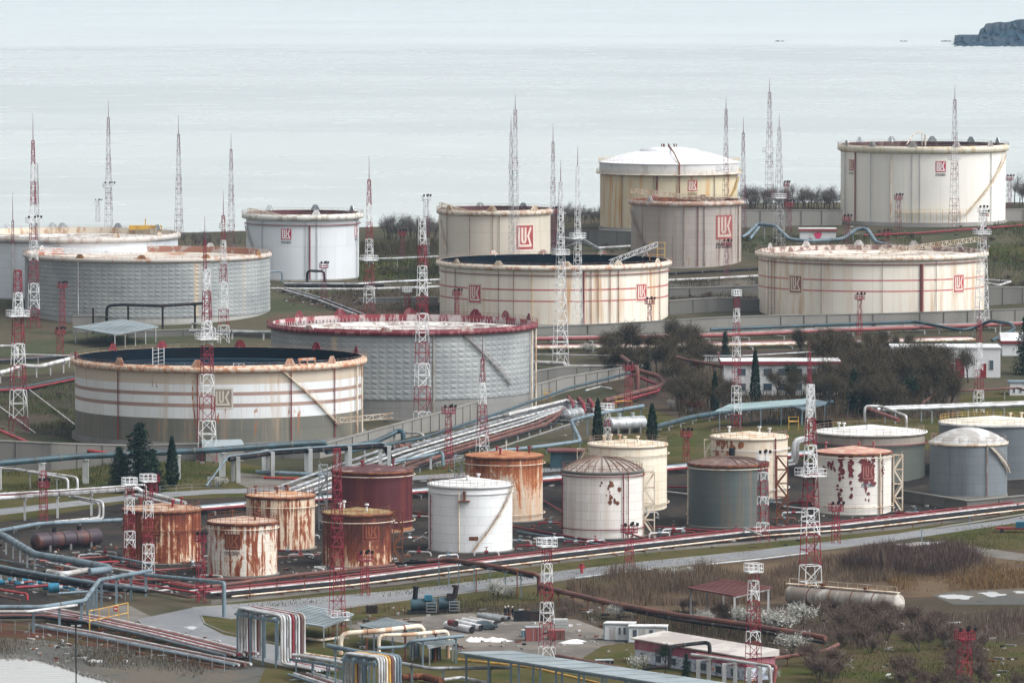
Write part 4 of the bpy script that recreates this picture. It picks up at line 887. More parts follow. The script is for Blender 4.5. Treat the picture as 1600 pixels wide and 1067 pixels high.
S('storage_yard', GM['concrete'], [(480, 985), (640, 965), (760, 955), (900, 968), (960, 990), (1010, 1010), (960, 1045), (860, 1035), (720, 1018), (600, 1000)], .07)
S('scrub_soil', GM['soil'], [(560, 950), (860, 918), (1080, 895), (1640, 840), (1640, 1075), (1000, 1075), (960, 1000), (860, 965), (700, 955)], .04)
S('scrub_field', GM['tan'], [(870, 925), (1150, 870), (1640, 840), (1640, 930), (1300, 935), (1050, 955), (900, 940)], .05)
S('meadow', GM['grass'], [(1435, 838), (1500, 824), (1640, 815), (1640, 858), (1540, 860), (1470, 848)], .08)
S('dirt_track', GM['track'], [(1470, 850), (1500, 850), (1640, 872), (1640, 882), (1540, 870)], .09)
S('wet_ground', GM['gravel'], [(1455, 930), (1500, 922), (1640, 920), (1640, 945), (1490, 945)], .08)
S('scrub_grass', groundmat('dull_moss_grass', (.05, .057, .015), (.075, .055, .03), (.06, .045, .03), .05, .5), [(1190, 1075), (1230, 1030), (1320, 995), (1500, 990), (1640, 1020), (1640, 1075)], .08)
S('lower_lawn', GM['grass'], [(400, 1075), (430, 1010), (560, 995), (720, 1000), (880, 1030), (1030, 1075)], .05)
S('near_lawn', GM['grass'], [(940, 1010), (1000, 1000), (1120, 1040), (1200, 1075), (1040, 1075), (900, 1035)], .10)
S('shore', GM['gravel'], [(-60, 975), (90, 985), (200, 1010), (330, 1030), (460, 1050), (500, 1080), (-60, 1080)], .04)
S('weedy_strip', GM['redsoil'], [(-60, 968), (60, 975), (140, 985), (300, 1020), (370, 1040), (330, 1045), (190, 1015), (70, 1000), (-60, 992)], .06)
S('sand_patch', GM['track'], [(120, 955), (200, 945), (240, 965), (200, 975), (130, 972)], .07)
S('pump_yard', GM['yard'], [(-60, 905), (60, 920), (130, 945), (110, 965), (-60, 968)], .06)
S('left_lawn', GM['grass'], [(-60, 700), (180, 690), (330, 715), (520, 750), (440, 775), (220, 782), (-60, 822)], .06)
S('service_road', GM['asphalt'], [(-60, 812), (60, 798), (200, 782), (330, 772), (520, 768), (620, 752), (900, 735), (900, 728), (620, 745), (520, 760), (330, 765), (200, 774), (60, 789), (-60, 802)], .09)
S('dirt_turnout', GM['track'], [(372, 738), (400, 742), (470, 750), (560, 752), (520, 764), (400, 768), (370, 755)], .08)
S('middle_lawn', GM['grass'], [(580, 745), (700, 722), (930, 690), (930, 650), (1100, 628), (1300, 650), (1300, 720), (1000, 725), (900, 733), (700, 748)], .06)
S('east_lawn', GM['grass'], [(1270, 650), (1320, 635), (1640, 600), (1640, 690), (1280, 715)], .06)
S('hill_bank', GM['bank'], [(-60, 560), (120, 520), (480, 440), (700, 445), (680, 500), (120, 640), (120, 695), (-60, 690)], .05)
S('bare_bank', groundmat('brown_bank', (.062, .048, .035), (.04, .04, .028), (.08, .06, .045), .08, .5), [(-40, 592), (118, 582), (118, 690), (-40, 655)], .08)
S('bank_grass', GM['grass'], [(560, 408), (690, 404), (690, 432), (560, 438)], .08)
S('bank_soil', GM['soil'], [(440, 470), (560, 455), (690, 455), (690, 480), (560, 492)], .08)
S('bank_grass', GM['grass'], [(1545, 372), (1640, 372), (1640, 412), (1545, 408)], .08)
S('bank_soil', GM['gravel'], [(1046, 444), (1186, 436), (1186, 452), (1046, 460)], .08)
S('bank_soil', GM['gravel'], [(1046, 468), (1186, 460), (1186, 480), (1046, 486)], .08)
S('bank_grass', GM['bank'], [(1160, 382), (1440, 392), (1640, 380), (1640, 366), (1400, 370), (1160, 372)], .12)
S('thicket_floor', GM['purple'], [(940, 560), (1120, 548), (1500, 545), (1500, 650), (1200, 660), (1060, 655), (940, 600)], .12)
# puddles, mirror-like patches of standing water
wt = NT('puddle_water'); WAT = wt.done((.55, .57, .57), .04, 0, 1.0)
for i, poly in enumerate(([(1465, 931), (1490, 929), (1522, 932), (1510, 937), (1480, 936)], [(1528, 927), (1550, 925), (1575, 930), (1550, 934)], [(1580, 924), (1640, 925), (1640, 929), (1590, 928)], [(285, 981), (300, 979), (312, 981), (300, 984)], [(1392, 851), (1432, 848), (1480, 845), (1470, 850), (1410, 855)])):
    rp = random.Random(i); q = []
    for a, b in zip(poly, poly[1:] + poly[:1]):
        for k in range(5): q.append((a[0] + (b[0] - a[0]) * k / 5 + rp.uniform(-2.5, 2.5), a[1] + (b[1] - a[1]) * k / 5 + rp.uniform(-.7, .7)))
    S('puddle', WAT, q, .12)
t = NT('pond_water'); t.bump(t.noise(t.coord('Object', (.15, .6, 1)), 1, 4), .12, .3); PW = t.done((.42, .43, .41), .06, 0, 1.0)
S('pond', PW, [(-60, 1030), (30, 1029), (60, 1033), (95, 1043), (130, 1056), (165, 1066), (200, 1085), (-60, 1085)], .1)
for px, py, w_, h_ in ((780, 1001, 14, 3), (743, 1000, 16, 3), (893, 1003, 9, 3), (1305, 742, 0, 0)):
    if not w_: continue
    mb = MB(); P = G(px, py); rg = random.Random(px); s = m2(P, 1)
    for k in range(10):
        q = P + Vector((rg.uniform(-w_, w_) * s, rg.uniform(-2, 2), 0)); r_ = rg.uniform(.8, 1.8)
        ring = [q + Vector((r_ * cos(a) * rg.uniform(.7, 1.3), r_ * sin(a), 0)) for a in [i * pi / 4 for i in range(8)]]
        mb.add(ring + [q + Vector((0, 0, rg.uniform(.25, .6)))], [(i, (i + 1) % 8, 8) for i in range(8)])
    tag(mb.build('rubble_heap', paint('white_rubble', (.66, .66, .66), (.4, .4, .4), .3, 1.5), org=P), {780: 'white rubble heap beyond the stacked pipes end', 743: 'low white rubble heap right of the small canopy roof', 893: 'white rubble heap left of the white cabin'}[px], 'rubble heap', 'white rubble heaps')
# ================================================================ pipelines
def toP(p):
    return [G(a[0], a[1], a[2] if len(a) > 2 else .8) if isinstance(a, tuple) else a for a in p]
def resolve(path):
    """entries (px,py,h); ('z',h): same spot at height h; ('u',px): keep height, straight"""
    out = []
    for a in path:
        if a[0] == 'z':
            q = out[-1].copy(); q.z = H(q.x, q.y) + a[1]; out.append(q)
        else: out.append(G(a[0], a[1], a[2] if len(a) > 2 else .8))
    return out
def offset(pts, o):
    res = []
    for i, p in enumerate(pts):
        d = Vector((0, 0, 0))
        for a, b in ((i - 1, i), (i, i + 1)):
            if 0 <= a and b < len(pts):
                e = pts[b] - pts[a]; e.z = 0
                if e.length > .3: d += e.normalized()
        if d.length < .01: d = Vector((1, 0, 0))
        d.normalize(); res.append(p + Vector((d.y, -d.x, 0)) * o)
    return res
PG = 'pipelines crossing the plant'
def pipe(label, path, r, mat, sup=0, sw=.22, supmat=None, name='pipeline', ends=False, flange=0, supw=None, group=PG, dbl=0):
    pts = resolve(path); org = pts[0].copy(); org.z = H(org.x, org.y)
    root = empty(name, org, label, 'pipeline', group)
    mb = MB(); mb.tube(pts, r, 10, bend=min(1.6, r * 3.2))
    if r >= .24 and not flange:
        rj = random.Random(int(r * 1000) + len(label))
        for a, b in zip(pts, pts[1:]):
            l = (b - a).length; k = int(l / 6)
            for i in range(k): q = a.lerp(b, (i + rj.uniform(.3, .7)) / k); d = (b - a).normalized() * rj.choice([.05, .05, .16]); mb.tube([q - d, q + d], r * 1.13, 10, 1)
    mb.build('pipe', [M[mat], M['rust'] if mat in ('brown', 'red', 'pink', 'cream') else M['conc_d']], root)
    if flange:
        fb = MB(); L = 0
        for a, b in zip(pts, pts[1:]):
            l = (b - a).length; k = int(l / flange)
            for i in range(1, k + 1):
                q = a.lerp(b, i / (k + 1)); d = (b - a).normalized() * .12; fb.tube([q - d, q + d], r * 1.22, 10)
        if fb.v: fb.build('flange_rings', M[mat], root)
    if sup: supports(root, pts, sup, sw, supmat or 'post', r, dbl)
    return root
def supports(root, pts, sup, sw, supmat, r=.3, dbl=0, cross=0):
    tot = 0; nxt = sup * .4; n = 0
    for a, b in zip(pts, pts[1:]):
        l = (b - a).length; e = Vector((b.x - a.x, b.y - a.y, 0)); el = e.length
        if el < 1: tot += l; continue
        e.normalize(); side = Vector((e.y, -e.x, 0))
        while nxt < tot + l and n < 60:
            q = a.lerp(b, (nxt - tot) / l); g = H(q.x, q.y); mb = MB()
            offs = (-dbl, dbl) if dbl else (0,)
            for o in offs:
                t = q + side * o
                if q.z - r - g > .1: mb.bar(Vector((t.x, t.y, g - .2)), Vector((t.x, t.y, q.z - r)), sw, sw)
            w = max(dbl, r * 1.5); mb.bar(q + side * w - Vector((0, 0, r + .08)), q - side * w - Vector((0, 0, r + .08)), sw * .9, .18)
            if cross and dbl: mb.bar(Vector(((q + side * dbl).x, (q + side * dbl).y, g)), q - side * dbl - Vector((0, 0, r)), .1, .1)
            mb.build('support', M[supmat], root); n += 1; nxt += sup
        tot += l
def rack(label, path, lanes, sup=8, sw=.25, supmat='post', beam=None, name='pipe_rack', group=None, bendr=1.0, lip=0):
    """lanes = [(offset, radius, material, dz)]"""
    pts = resolve(path); org = pts[0].copy(); org.z = H(org.x, org.y); root = empty(name, org, label, 'pipe rack', group)
    for o, r, m, dz in lanes:
        q = [p + Vector((0, 0, dz)) for p in offset(pts, o)]; mb = MB(); mb.tube(q, r, 8, bend=bendr); mb.build('pipe', M[m], root)
    w = max(abs(l[0]) for l in lanes) + .4
    if beam:
        for o in (-w, w):
            mb = MB(); q = offset(pts, o)
            for a, b in zip(q, q[1:]): mb.bar(a - Vector((0, 0, .6)), b - Vector((0, 0, .6)), .18, .4)
            mb.build('beam', M[beam], root)
    if sup: supports(root, pts, sup, sw, supmat, .5, w)
    return root
# --- left side
pipe('thick dark teal pipe on concrete pillars crossing in front of the striped tank', [(-30, 726, 5.3), (120, 713, 5.5), (330, 703, 5.5), (470, 693, 5.5), (505, 691, 5.5), (507, 695, 4.4)], .62, 'teal', 9.5, 1.2, 'post')
pipe('second dark teal pipe rising right of the striped tank stair', [(510, 706, 3.0), (590, 689, 3.4), (622, 673, 5.0), (630, 674, 5.0), ('z', 2.5)], .5, 'teal', 9, .4)
pipe('pipe bridge with pale top and dark underside behind the small rusted tanks', [(322, 759, .5), (356, 713, 5.3), (430, 703, 5.6), (592, 692, 5.8), (600, 692, 5.8), (613, 719, 1.2)], .2, 'bluegrey', 8.5, .75, 'post', dbl=.9)
pipe('rusty truss pipe running just beneath the pale topped bridge', [(358, 717, 4.8), (430, 707, 5.0), (600, 696, 5.2), (614, 722, 1.0)], .5, 'black', 0)
pipe('upper white pipe bending down over the left lawn', [(-30, 730, 3.4), (24, 733, 3.4), (106, 748, 3.4), ('z', .6)], .26, 'pale', 9, .2, 'galv')
pipe('lower white pipe bending down over the left lawn', [(26, 733, 3.2), (116, 745, 3.4), (121, 748, 3.4), ('z', .5)], .26, 'pale', 0)
pipe('thick white pipe on grey posts at the left edge', [(-30, 780, 4.6), (60, 774, 4.6), (205, 764, 4.6), (213, 762, 4.4), (222, 768, 3.6), (290, 786, 2.4)], .42, 'pale', 7, .42, 'post')
pipe('thin white pipe above the thick white pipe at the left edge', [(-30, 773, 5.4), (110, 765, 5.4), (228, 757, 5.4), ('z', 2.5)], .2, 'pale', 0)
pipe('dark red pipe between the white pipes at the left edge', [(-30, 776, 4.9), (200, 760, 4.9)], .2, 'red', 0)
pipe('white pipe loop hanging below the thick white pipe, left', [(108, 776, 3.6), (152, 785, 3.6), (155, 788, 3.4), ('z', .9), (45, 819, .9)], .24, 'pale', 0)
pipe('outer white pipe loop hanging below the thick white pipe, left', [(112, 775, 3.9), (157, 783, 3.9), (161, 787, 3.7), ('z', .9), (120, 814, .9)], .24, 'pale', 0)
rack('three white pipes sloping down to the rusted tank at left', [(212, 772, 3.2), (290, 792, 1.6)], [(-.9, .26, 'pale', 0), (0, .26, 'alu', 0), (.9, .26, 'pale', 0)], 0)
pipe('blue grey pipe just above ground behind the dark horizontal vessel', [(-30, 834, .9), (60, 818, .9), (190, 812, .9), (210, 810, .9)], .38, 'bluegrey', 9, .2)
pipe('fat blue grey pipe descending past the dark vessel, lower left', [(-30, 824, 3.2), (8, 838, 3.2), (55, 866, 3.2), (110, 875, 3.0), (168, 886, 2.8), (172, 889, 2.6), (140, 893, 2.4)], .62, 'bluegrey', 8, .3, 'galv')
pipe('white pipe joining the fat blue grey pipe, lower left', [(172, 888, 2.2), (262, 902, 1.6)], .3, 'pale', 8, .2)
pipe('short fat white pipe with red flange, lower left', [(75, 893, 1.8), (100, 897, 1.8), (150, 888, 2.0)], .5, 'pale', 0, flange=5)
pipe('blue grey walkway pipe above the blue pumps', [(-30, 880, 3.0), (60, 896, 3.0), (150, 911, 2.6), (228, 921, 2.2)], .34, 'bluegrey', 8, .2, 'galv')
pipe('dark pipe under the blue grey walkway pipe', [(-30, 888, 2.4), (60, 903, 2.3), (150, 917, 1.9), (230, 923, 1.6)], .42, 'black', 0)
pipe('white pipe line on blue posts, lower left corner', [(-30, 948, 4.2), (66, 948, 4.2), (132, 938, 4.2), (155, 906, 4.6), (236, 891, 4.2)], .36, 'bluegrey', 6, .38, 'bluegrey')
pipe('thin white pipe below the one on blue posts, lower left corner', [(-30, 955, 3.8), (45, 955, 3.8), (120, 945, 3.8)], .22, 'pale', 0)
pipe('blue pipe ending in a tall silver drop leg beside the road', [(228, 898, 4.2), (300, 905, 4.6), (348, 910, 5.6), (350, 911, 5.6), ('z', .1)], .34, 'bluegrey', 0)
LP = [(0, .26, 'pale'), (.75, .2, 'pink'), (1.5, .3, 'brown'), (2.3, .22, 'pale'), (3.1, .3, 'red'), (3.9, .25, 'pale'), (4.7, .2, 'brown'), (5.5, .22, 'bluegrey')]
rack('low rack of parallel pink, white and brown pipes running beside the shore', [(62, 952, 1.0), (150, 968, 1.0), (250, 990, 1.0), (378, 1022, 1.0)], [(o - 2.7, r, m, 0) for o, r, m in LP], 6, .18, 'rust')
rack('lower pair of white pipes at the edge of the shore weeds', [(60, 976, .8), (140, 990, .8), (250, 1012, .8), (378, 1038, .8)], [(-1.6, .22, 'pale', 0), (-.6, .3, 'brown', 0), (.5, .25, 'alu', 0), (1.4, .2, 'bluegrey', 0)], 6, .18, 'rust')
rack('dark pipe bundle under the white line at the lower left', [(-30, 962, 1.0), (70, 962, 1.0), (150, 972, .9)], [(-1.5, .3, 'black', 0), (-.5, .25, 'pink', 0), (.6, .3, 'brown', 0), (1.6, .25, 'black', 0)], 0)
# tangle of pipes around the blue pumps and front left tanks
rg = random.Random(21)
TG = 'ground level pipes tangled in front of the rusted tanks'
TC = ['red', 'pale', 'brown', 'pink', 'alu', 'black', 'bluegrey', 'brightred']
for i in range(44):
    y = 866 + rg.uniform(0, 62); x = rg.uniform(-20, 200); L = rg.uniform(45, 130); h = rg.uniform(.4, 1.6)
    x2, y2 = x + L, y + L * rg.choice([.16, .2, .22, -.06])
    if y2 > 938: continue
    if x2 > 330: x2 = 330
    pipe('thin pipe in the low tangle of pipes in front of the rusted tanks', [(x, y, h), (x2, y2, h)] + ([('z', .2)] if rg.random() < .4 else []), rg.uniform(.12, .26), TC[i % 8], group=TG)
for i in range(22):
    x = rg.uniform(120, 330); y = rg.uniform(905, 932)
    pipe('thin pipe in the low tangle of pipes in front of the rusted tanks', [(x - 60, y - 10, .8), (x - 5, y, .8), (x, y + 1, .8), (x + 20, y - 2, .8), ('z', .1)], rg.uniform(.12, .24), TC[(i * 3) % 8], group=TG)
# --- yard pipelines
rack('long ground pipeline of red, silver and dark pipes between yard and road', [(330, 926, .9), (520, 908, .9), (700, 885, .9), (860, 866, .9), (1000, 850, .9), (1160, 832, .9), (1300, 822, .9), (1640, 783, .9)],
     [(-3.4, .15, 'red', .2), (-1.8, .17, 'pink', 0), (-.2, .17, 'pale', 0), (1.6, .26, 'black', -.1), (3.4, .28, 'black', -.1), (5.2, .14, 'cream', -.2)], 8, .16, 'rust')
pipe('rusty brown pipe on thin posts above the long ground pipeline, left part', [(330, 916, 3.0), (470, 897, 3.2), (616, 882, 3.4)], .3, 'brown', 7, .16, 'rust')
pipe('second rusty pipe along the yard edge before the small tanks', [(200, 906, 1.2), (420, 904, 1.2), (620, 886, 1.2)], .24, 'brown', 7, .14, 'rust')
pipe('rust brown goalpost pipe beside the olive roofed tank', [(620, 910, .1), (620, 910, .1), ('z', 5.6), (662, 871, 4.6), (668, 880, 3.2)], .26, 'brown', 0)
pipe('long sloping brown pipe on thin posts crossing the road, centre', [(668, 876, 4.2), (700, 873, 4.6), (770, 884, 4.6), (838, 897, 4.4), (842, 900, 4.0), ('z', 1.0)], .36, 'brown', 5, .18, 'bluegrey')
pipe('dark pipe under the sloping brown pipe, centre', [(610, 880, 2.2), (700, 876, 3.9), (770, 888, 3.9), (832, 901, 3.8)], .26, 'black', 0)
pipe('thick brown pink pipe running through the scrub, right of the road crossing', [(845, 915, 2.4), (866, 921, 2.4), (958, 943, 2.4), (1060, 961, 2.4), (1170, 976, 2.2), (1290, 996, 2.0)], .42, 'brown', 6, .18, 'rust')
pipe('dark companion pipe through the scrub toward the red canopy', [(958, 948, 1.8), (1060, 968, 1.8), (1180, 985, 1.6), (1290, 1004, 1.4)], .26, 'black', 0)
pipe('dark red pipe slanting behind the pink building', [(1170, 1034, 1.6), (1290, 1016, 1.6), (1310, 1006, 1.2)], .3, 'brown', 7, .16, 'rust')
rack('bundle of silver and blue pipes behind the small tanks', [(300, 795, 1.1), (520, 777, 1.1), (670, 766, 1.1), (880, 746, 1.1), (1090, 727, 1.1), (1290, 705, 1.1)], [(-2.4, .34, 'bluegrey', 0), (-1.2, .26, 'pale', 0), (0, .4, 'alu', 0), (1.2, .26, 'pale', 0), (2.3, .3, 'red', 0)], 9, .25, 'galv')
for lab, path, r, m in (('maroon pipe crossing the dark yard right of the white tank', [(800, 822, .6), (960, 850, .6)], .18, 'red'), ('grey pipe crossing the dark yard right of the white tank', [(808, 830, .5), (985, 858, .5)], .18, 'bluegrey'),
        ('maroon pipe behind the ribbed dome tank', [(846, 780, .6), (880, 800, .6), (1010, 842, .6)], .18, 'red'), ('pale pipe right of the ivory tank', [(1043, 768, .6), (1078, 772, .6), (1100, 800, .6)], .18, 'pale'),
        ('maroon pipe right of the ivory tank', [(1043, 760, .7), (1200, 765, .7)], .2, 'red'), ('maroon pipes on the yard before the green grey tank', [(1010, 822, .5), (1190, 835, .5)], .2, 'red'),
        ('pale elbow pipe at the foot of the green grey tank', [(1163, 838, .2), ('z', 1.8), (1190, 836, 1.8)], .22, 'pale'), ('maroon pipe before the blue grey dome tank', [(1400, 800, .8), (1470, 808, .8), (1560, 802, .8)], .2, 'red'),
        ('brown pipe on the dark yard between the left tanks', [(315, 878, .5), (500, 866, .5)], .18, 'brown'), ('pale pipe at the foot of the clean white tank', [(646, 845, 1.6), (660, 838, 1.6), (680, 846, .8)], .14, 'pale'),
        ('orange pipe between the dark red and white tanks', [(646, 800, .6), (670, 803, .6)], .2, 'rust'), ('pale pipe by the peeling tank and stair tower', [(1225, 791, 1.2), (1262, 795, 1.2)], .2, 'pale')):
    pipe(lab, path, r, m)
# --- centre diagonal bundle
rack('wide diagonal bundle of silver pipes below the sloping concrete wall', [(470, 768, 1.0), (560, 735, 1.2), (640, 706, 1.4), (720, 682, 1.4), (800, 659, 1.4), (885, 634, 1.4), (905, 640, 1.4)],
     [(-5.5, .3, 'alu', .5), (-3.4, .42, 'alu', 0), (-1.4, .26, 'pale', 0), (1.0, .38, 'alu', -.2), (3.0, .22, 'pale', -.2), (5.2, .3, 'brown', -.3), (7.4, .4, 'brown', -.4), (9.2, .3, 'black', -.4)], 9, .3, 'galv')
pipe('dark teal pipe lying along the top of the sloping concrete wall', [(545, 706, 3.6), (660, 684, 3.6), (780, 645, 3.6), (890, 606, 3.6), (985, 582, 3.4)], .3, 'teal', 0)
pipe('teal pipe over the lawn behind the orange topped tank', [(612, 722, 2.6), (660, 713, 3.0), (688, 706, 3.2), (692, 709, 3.2), ('z', .8)], .34, 'bluegrey', 8, .5, 'post')
pipe('blue grey pipe bridge crossing the lawn left of the cypresses', [(765, 706, 1.6), (850, 697, 1.8), (907, 689, 2.0), (892, 657, 4.2), (925, 648, 4.2), (1005, 634, 4.2)], .4, 'bluegrey', 10, .25, 'bluegrey')
pipe('dark blue pipe climbing to the canopy, right of the cypresses', [(1020, 668, 1.6), (1080, 652, 1.6), (1150, 640, 1.6), (1300, 628, 1.6)], .55, 'teal', 9, .3)
pipe('white pipe loop at the left end of the silver bundle', [(628, 676, 2.0), (655, 676, 2.8), (662, 680, 2.8), ('z', .8)], .24, 'pale', 0)
pipe('dark red valve pipe at the end of the teal pipe', [(612, 700, 1.5), (640, 697, 1.5)], .75, 'brown', 0, flange=2)
rack('white pipe pair above the silver bundle, centre', [(790, 648, 2.6), (885, 625, 2.6), (897, 628, 2.6)], [(-.5, .26, 'pale', 0), (.6, .3, 'pale', 0)], 8, .2, 'galv')
pipe('folded dark red pipeline with a sharp bend, right of centre', [(945, 626, 1.6), (1030, 604, 2.0), (1038, 598, 2.2), (1030, 588, 3.0), (986, 576, 3.4), (984, 574, 3.4)], .55, 'brown', 7, .25, 'rust')
pipe('inner pipe of the folded dark red pipeline', [(950, 633, 1.0), (1028, 611, 1.4), (1032, 603, 1.6), (990, 586, 2.6)], .34, 'red', 0)
pipe('raised dark red pipe loop above the folded pipeline', [(962, 580, .5), ('z', 5.0), (996, 575, 6.3), ('z', .5)], .5, 'brown', 0)
pipe('coiled dark red expansion pipe beside the silver bundle', [(888, 634, .6), ('z', 2.6), (896, 632, 2.6), ('z', .8), (904, 634, .8), ('z', 2.6), (912, 632, 2.6), ('z', .8), (920, 634, .8), ('z', 2.4), (926, 632, 2.4), ('z', .6)], .45, 'red', 0)
pipe('white pipe beside the folded red pipeline', [(915, 610, 1.2), (938, 604, 1.6), (955, 607, 1.6)], .2, 'pale', 0)
pipe('thin silver pipe crossing behind the bare trees, centre', [(835, 554, 4.0), (1010, 556, 4.2), (1160, 556, 4.4), (1300, 548, 4.4)], .16, 'alu', 20, .15, 'galv')
pipe('thick white pipe end by the foot of the white mast', [(830, 566, 1.4), (882, 568, 1.4), ('z', .4)], .5, 'pale', 0)
pipe('white pipe running on past the white mast foot', [(885, 571, .9), (1010, 572, .9), (1014, 575, .9), ('z', .2)], .24, 'pale', 0)
# --- back row in front of the striped tanks
rack('row of thick pink and silver pipes below the striped tanks', [(836, 530, 1.4), (960, 528, 1.4), (1140, 524, 1.4), (1300, 517, 1.4), (1440, 512, 1.4), (1640, 505, 1.4)], [(-3, .55, 'alu', 0), (-1.2, .5, 'pink', 0)], 10, .3, 'post')
rack('row of red and white pipes before the bare trees', [(836, 543, 1.0), (1000, 541, 1.0), (1180, 538, 1.0), (1400, 533, 1.0), (1520, 530, 1.0)], [(-3.2, .5, 'pink', 0), (-1.6, .3, 'brown', 0), (0, .45, 'pale', 0), (1.8, .3, 'cream', 0)], 10, .3, 'post')
pipe('dark zigzag pipe rising over the back pipe row, right', [(1110, 515, 2.2), (1280, 508, 2.4), (1430, 503, 2.6), (1502, 516, 1.6), (1524, 512, 2.0), (1548, 501, 4.2), (1580, 506, 4.2), (1586, 514, 3.4), (1550, 532, 1.2)], .42, 'teal', 12, .3)
pipe('white expansion pipe right of the striped tank base', [(1536, 437, .8), (1580, 440, .8), (1560, 446, .8), (1536, 441, .8)], .3, 'pale', 0)
pipe('white pipe at the right edge behind the striped tank', [(1540, 452, 1), (1640, 468, 1)], .35, 'pale', 0)
pipe('steel blue zigzag pipe before the painted hut', [(1160, 371, 1.2), (1166, 368, 1.6), (1184, 350, 4.0), (1212, 353, 4.2), (1233, 374, 1.4), (1262, 377, 1.2), (1316, 374, 1.2), (1340, 357, 4.0), (1355, 358, 4.0), (1369, 379, 1.4), (1402, 386, 1.2), (1440, 388, 1.2)], .55, 'bluegrey', 9, .25, 'galv')
pipe('second leg of the steel blue zigzag pipe', [(1172, 373, 1.0), (1186, 355, 3.6)], .4, 'bluegrey', 0)
pipe('pink pipe curving round the tall cream tank', [(1350, 368, .8), (1440, 364, .8), (1600, 352, .8), (1660, 350, .8)], .3, 'red', 0)
pipe('white pipe between the grimy tank and the striped tank', [(1040, 438, .9), (1110, 435, .9), (1186, 431, .9)], .32, 'pale', 9, .25)
pipe('dark pipe behind the white pipe at the grimy tank foot', [(1040, 428, .8), (1190, 420, .8)], .4, 'black', 0)
pipe('white looping pipe behind the white masts, centre', [(858, 381, .8), (880, 372, 3.4), (896, 374, 3.4), (905, 372, 3.4), (932, 388, .8), (985, 385, .8)], .38, 'pale', 8, .25)
pipe('second white looping pipe behind the white masts, centre', [(858, 388, .8), (885, 387, 1), (912, 374, 3.4), (940, 391, .8)], .3, 'alu', 0)
pipe('long white pipe from the emblem tank to the beige tank, upper', [(560, 405, 2.4), (620, 404, 2.6), (690, 401, 2.6)], .34, 'pale', 8, .25)
pipe('long white pipe from the emblem tank to the beige tank, middle', [(444, 443, .8), (560, 444, .8), (600, 441, .8), (690, 437, .8)], .34, 'alu', 8, .25)
pipe('long white pipe from the emblem tank to the beige tank, lower', [(424, 451, .8), (560, 452, .8), (690, 448, .8)], .32, 'pale', 8, .25)
pipe('dark pipe under the emblem tank foot', [(444, 447, .6), (600, 446, .6)], .4, 'black', 0)
rack('diagonal pipe run down the bank left of the red rimmed tank', [(438, 450, .8), (500, 468, .8), (562, 492, .8)], [(-1.4, .3, 'alu', 0), (-.3, .25, 'black', 0), (.8, .3, 'pale', 0)], 6, .2, 'galv')
pipe('black bridge pipe over the yard in front of the emblem tank', [(480, 443, .1), ('z', 3.6), (507, 424, 3.4), ('z', .1)], .34, 'black', 0)
pipe('grey portal pipe between quilted tank and emblem tank', [(418, 425, 3.2), (441, 424, 3.2), ('z', .1)], .25, 'bluegrey', 0)
pipe('black flat bridge pipe in front of the quilted tank, left', [(167, 521, .1), ('z', 7.2), (190, 476, 7.4), (250, 478, 7.2), (318, 474, 7.4)], .4, 'black', 9, .5, 'black')
pipe('upper white pipe reaching the striped tank from the left edge', [(-30, 541, 2.6), (20, 541, 2.6), (27, 546, 2.6), ('z', .5)], .42, 'pale', 9, .25, 'pale')
pipe('thick white pipe stepping up to the striped tank rim platform', [(-30, 588, 2.4), (10, 580, 2.6), (34, 571, 2.8), (60, 573, 2.6), (112, 560, 3.2), (120, 558, 3.2)], .48, 'pale', 6, .3, 'pale')
pipe('thin white pipe above the thick white pipe at the left', [(40, 554, 2.8), (112, 556, 2.8)], .22, 'pale', 8, .2, 'pale')
pipe('silver pipe between the two quilted tanks', [(296, 517, 2.0), (340, 518, 2.0), (425, 519, 2.0)], .42, 'alu', 8, .4, 'post')
pipe('white portal pipe above the silver pipe between the quilted tanks', [(300, 522, .3), ('z', 3.2), (336, 513, 3.2), ('z', .6)], .22, 'pale', 0)
rack('dark pipes lying behind the striped tank at the left edge', [(-30, 566, .8), (60, 560, .8), (120, 556, .8)], [(-1.2, .4, 'red', 0), (0, .4, 'teal', 0), (1.2, .3, 'black', 0)], 0)
rack('curved dark pipes on the slope left of the striped tank', [(-30, 611, .8), (40, 606, .8), (85, 597, .8), (120, 590, .8)], [(-1.0, .42, 'teal', 0), (.2, .35, 'black', 0), (1.2, .3, 'red', 0)], 0)
pipe('white stair rail pipe down the slope left of the striped tank', [(-10, 628, .5), (55, 676, .5)], .14, 'pale', 0)
pipe('second pale pipe down the slope left of the striped tank', [(45, 608, .5), (118, 664, .5)], .14, 'pale', 0)
pipe('red pipe along the top of the grey wall at the left edge', [(-30, 660, 3.4), (50, 694, 3.6), (120, 702, 3.4), (200, 712, 3.2)], .36, 'brightred', 0)
pipe('teal pipe pair behind the concrete pillars, left', [(400, 737, 1.2), (505, 742, 1.2), (520, 738, 1.2)], .42, 'bluegrey', 8, .3)
pipe('bright red pipe lying on the ground behind the concrete pillars', [(412, 746, .5), (468, 748, .5)], .26, 'brightred', 0)
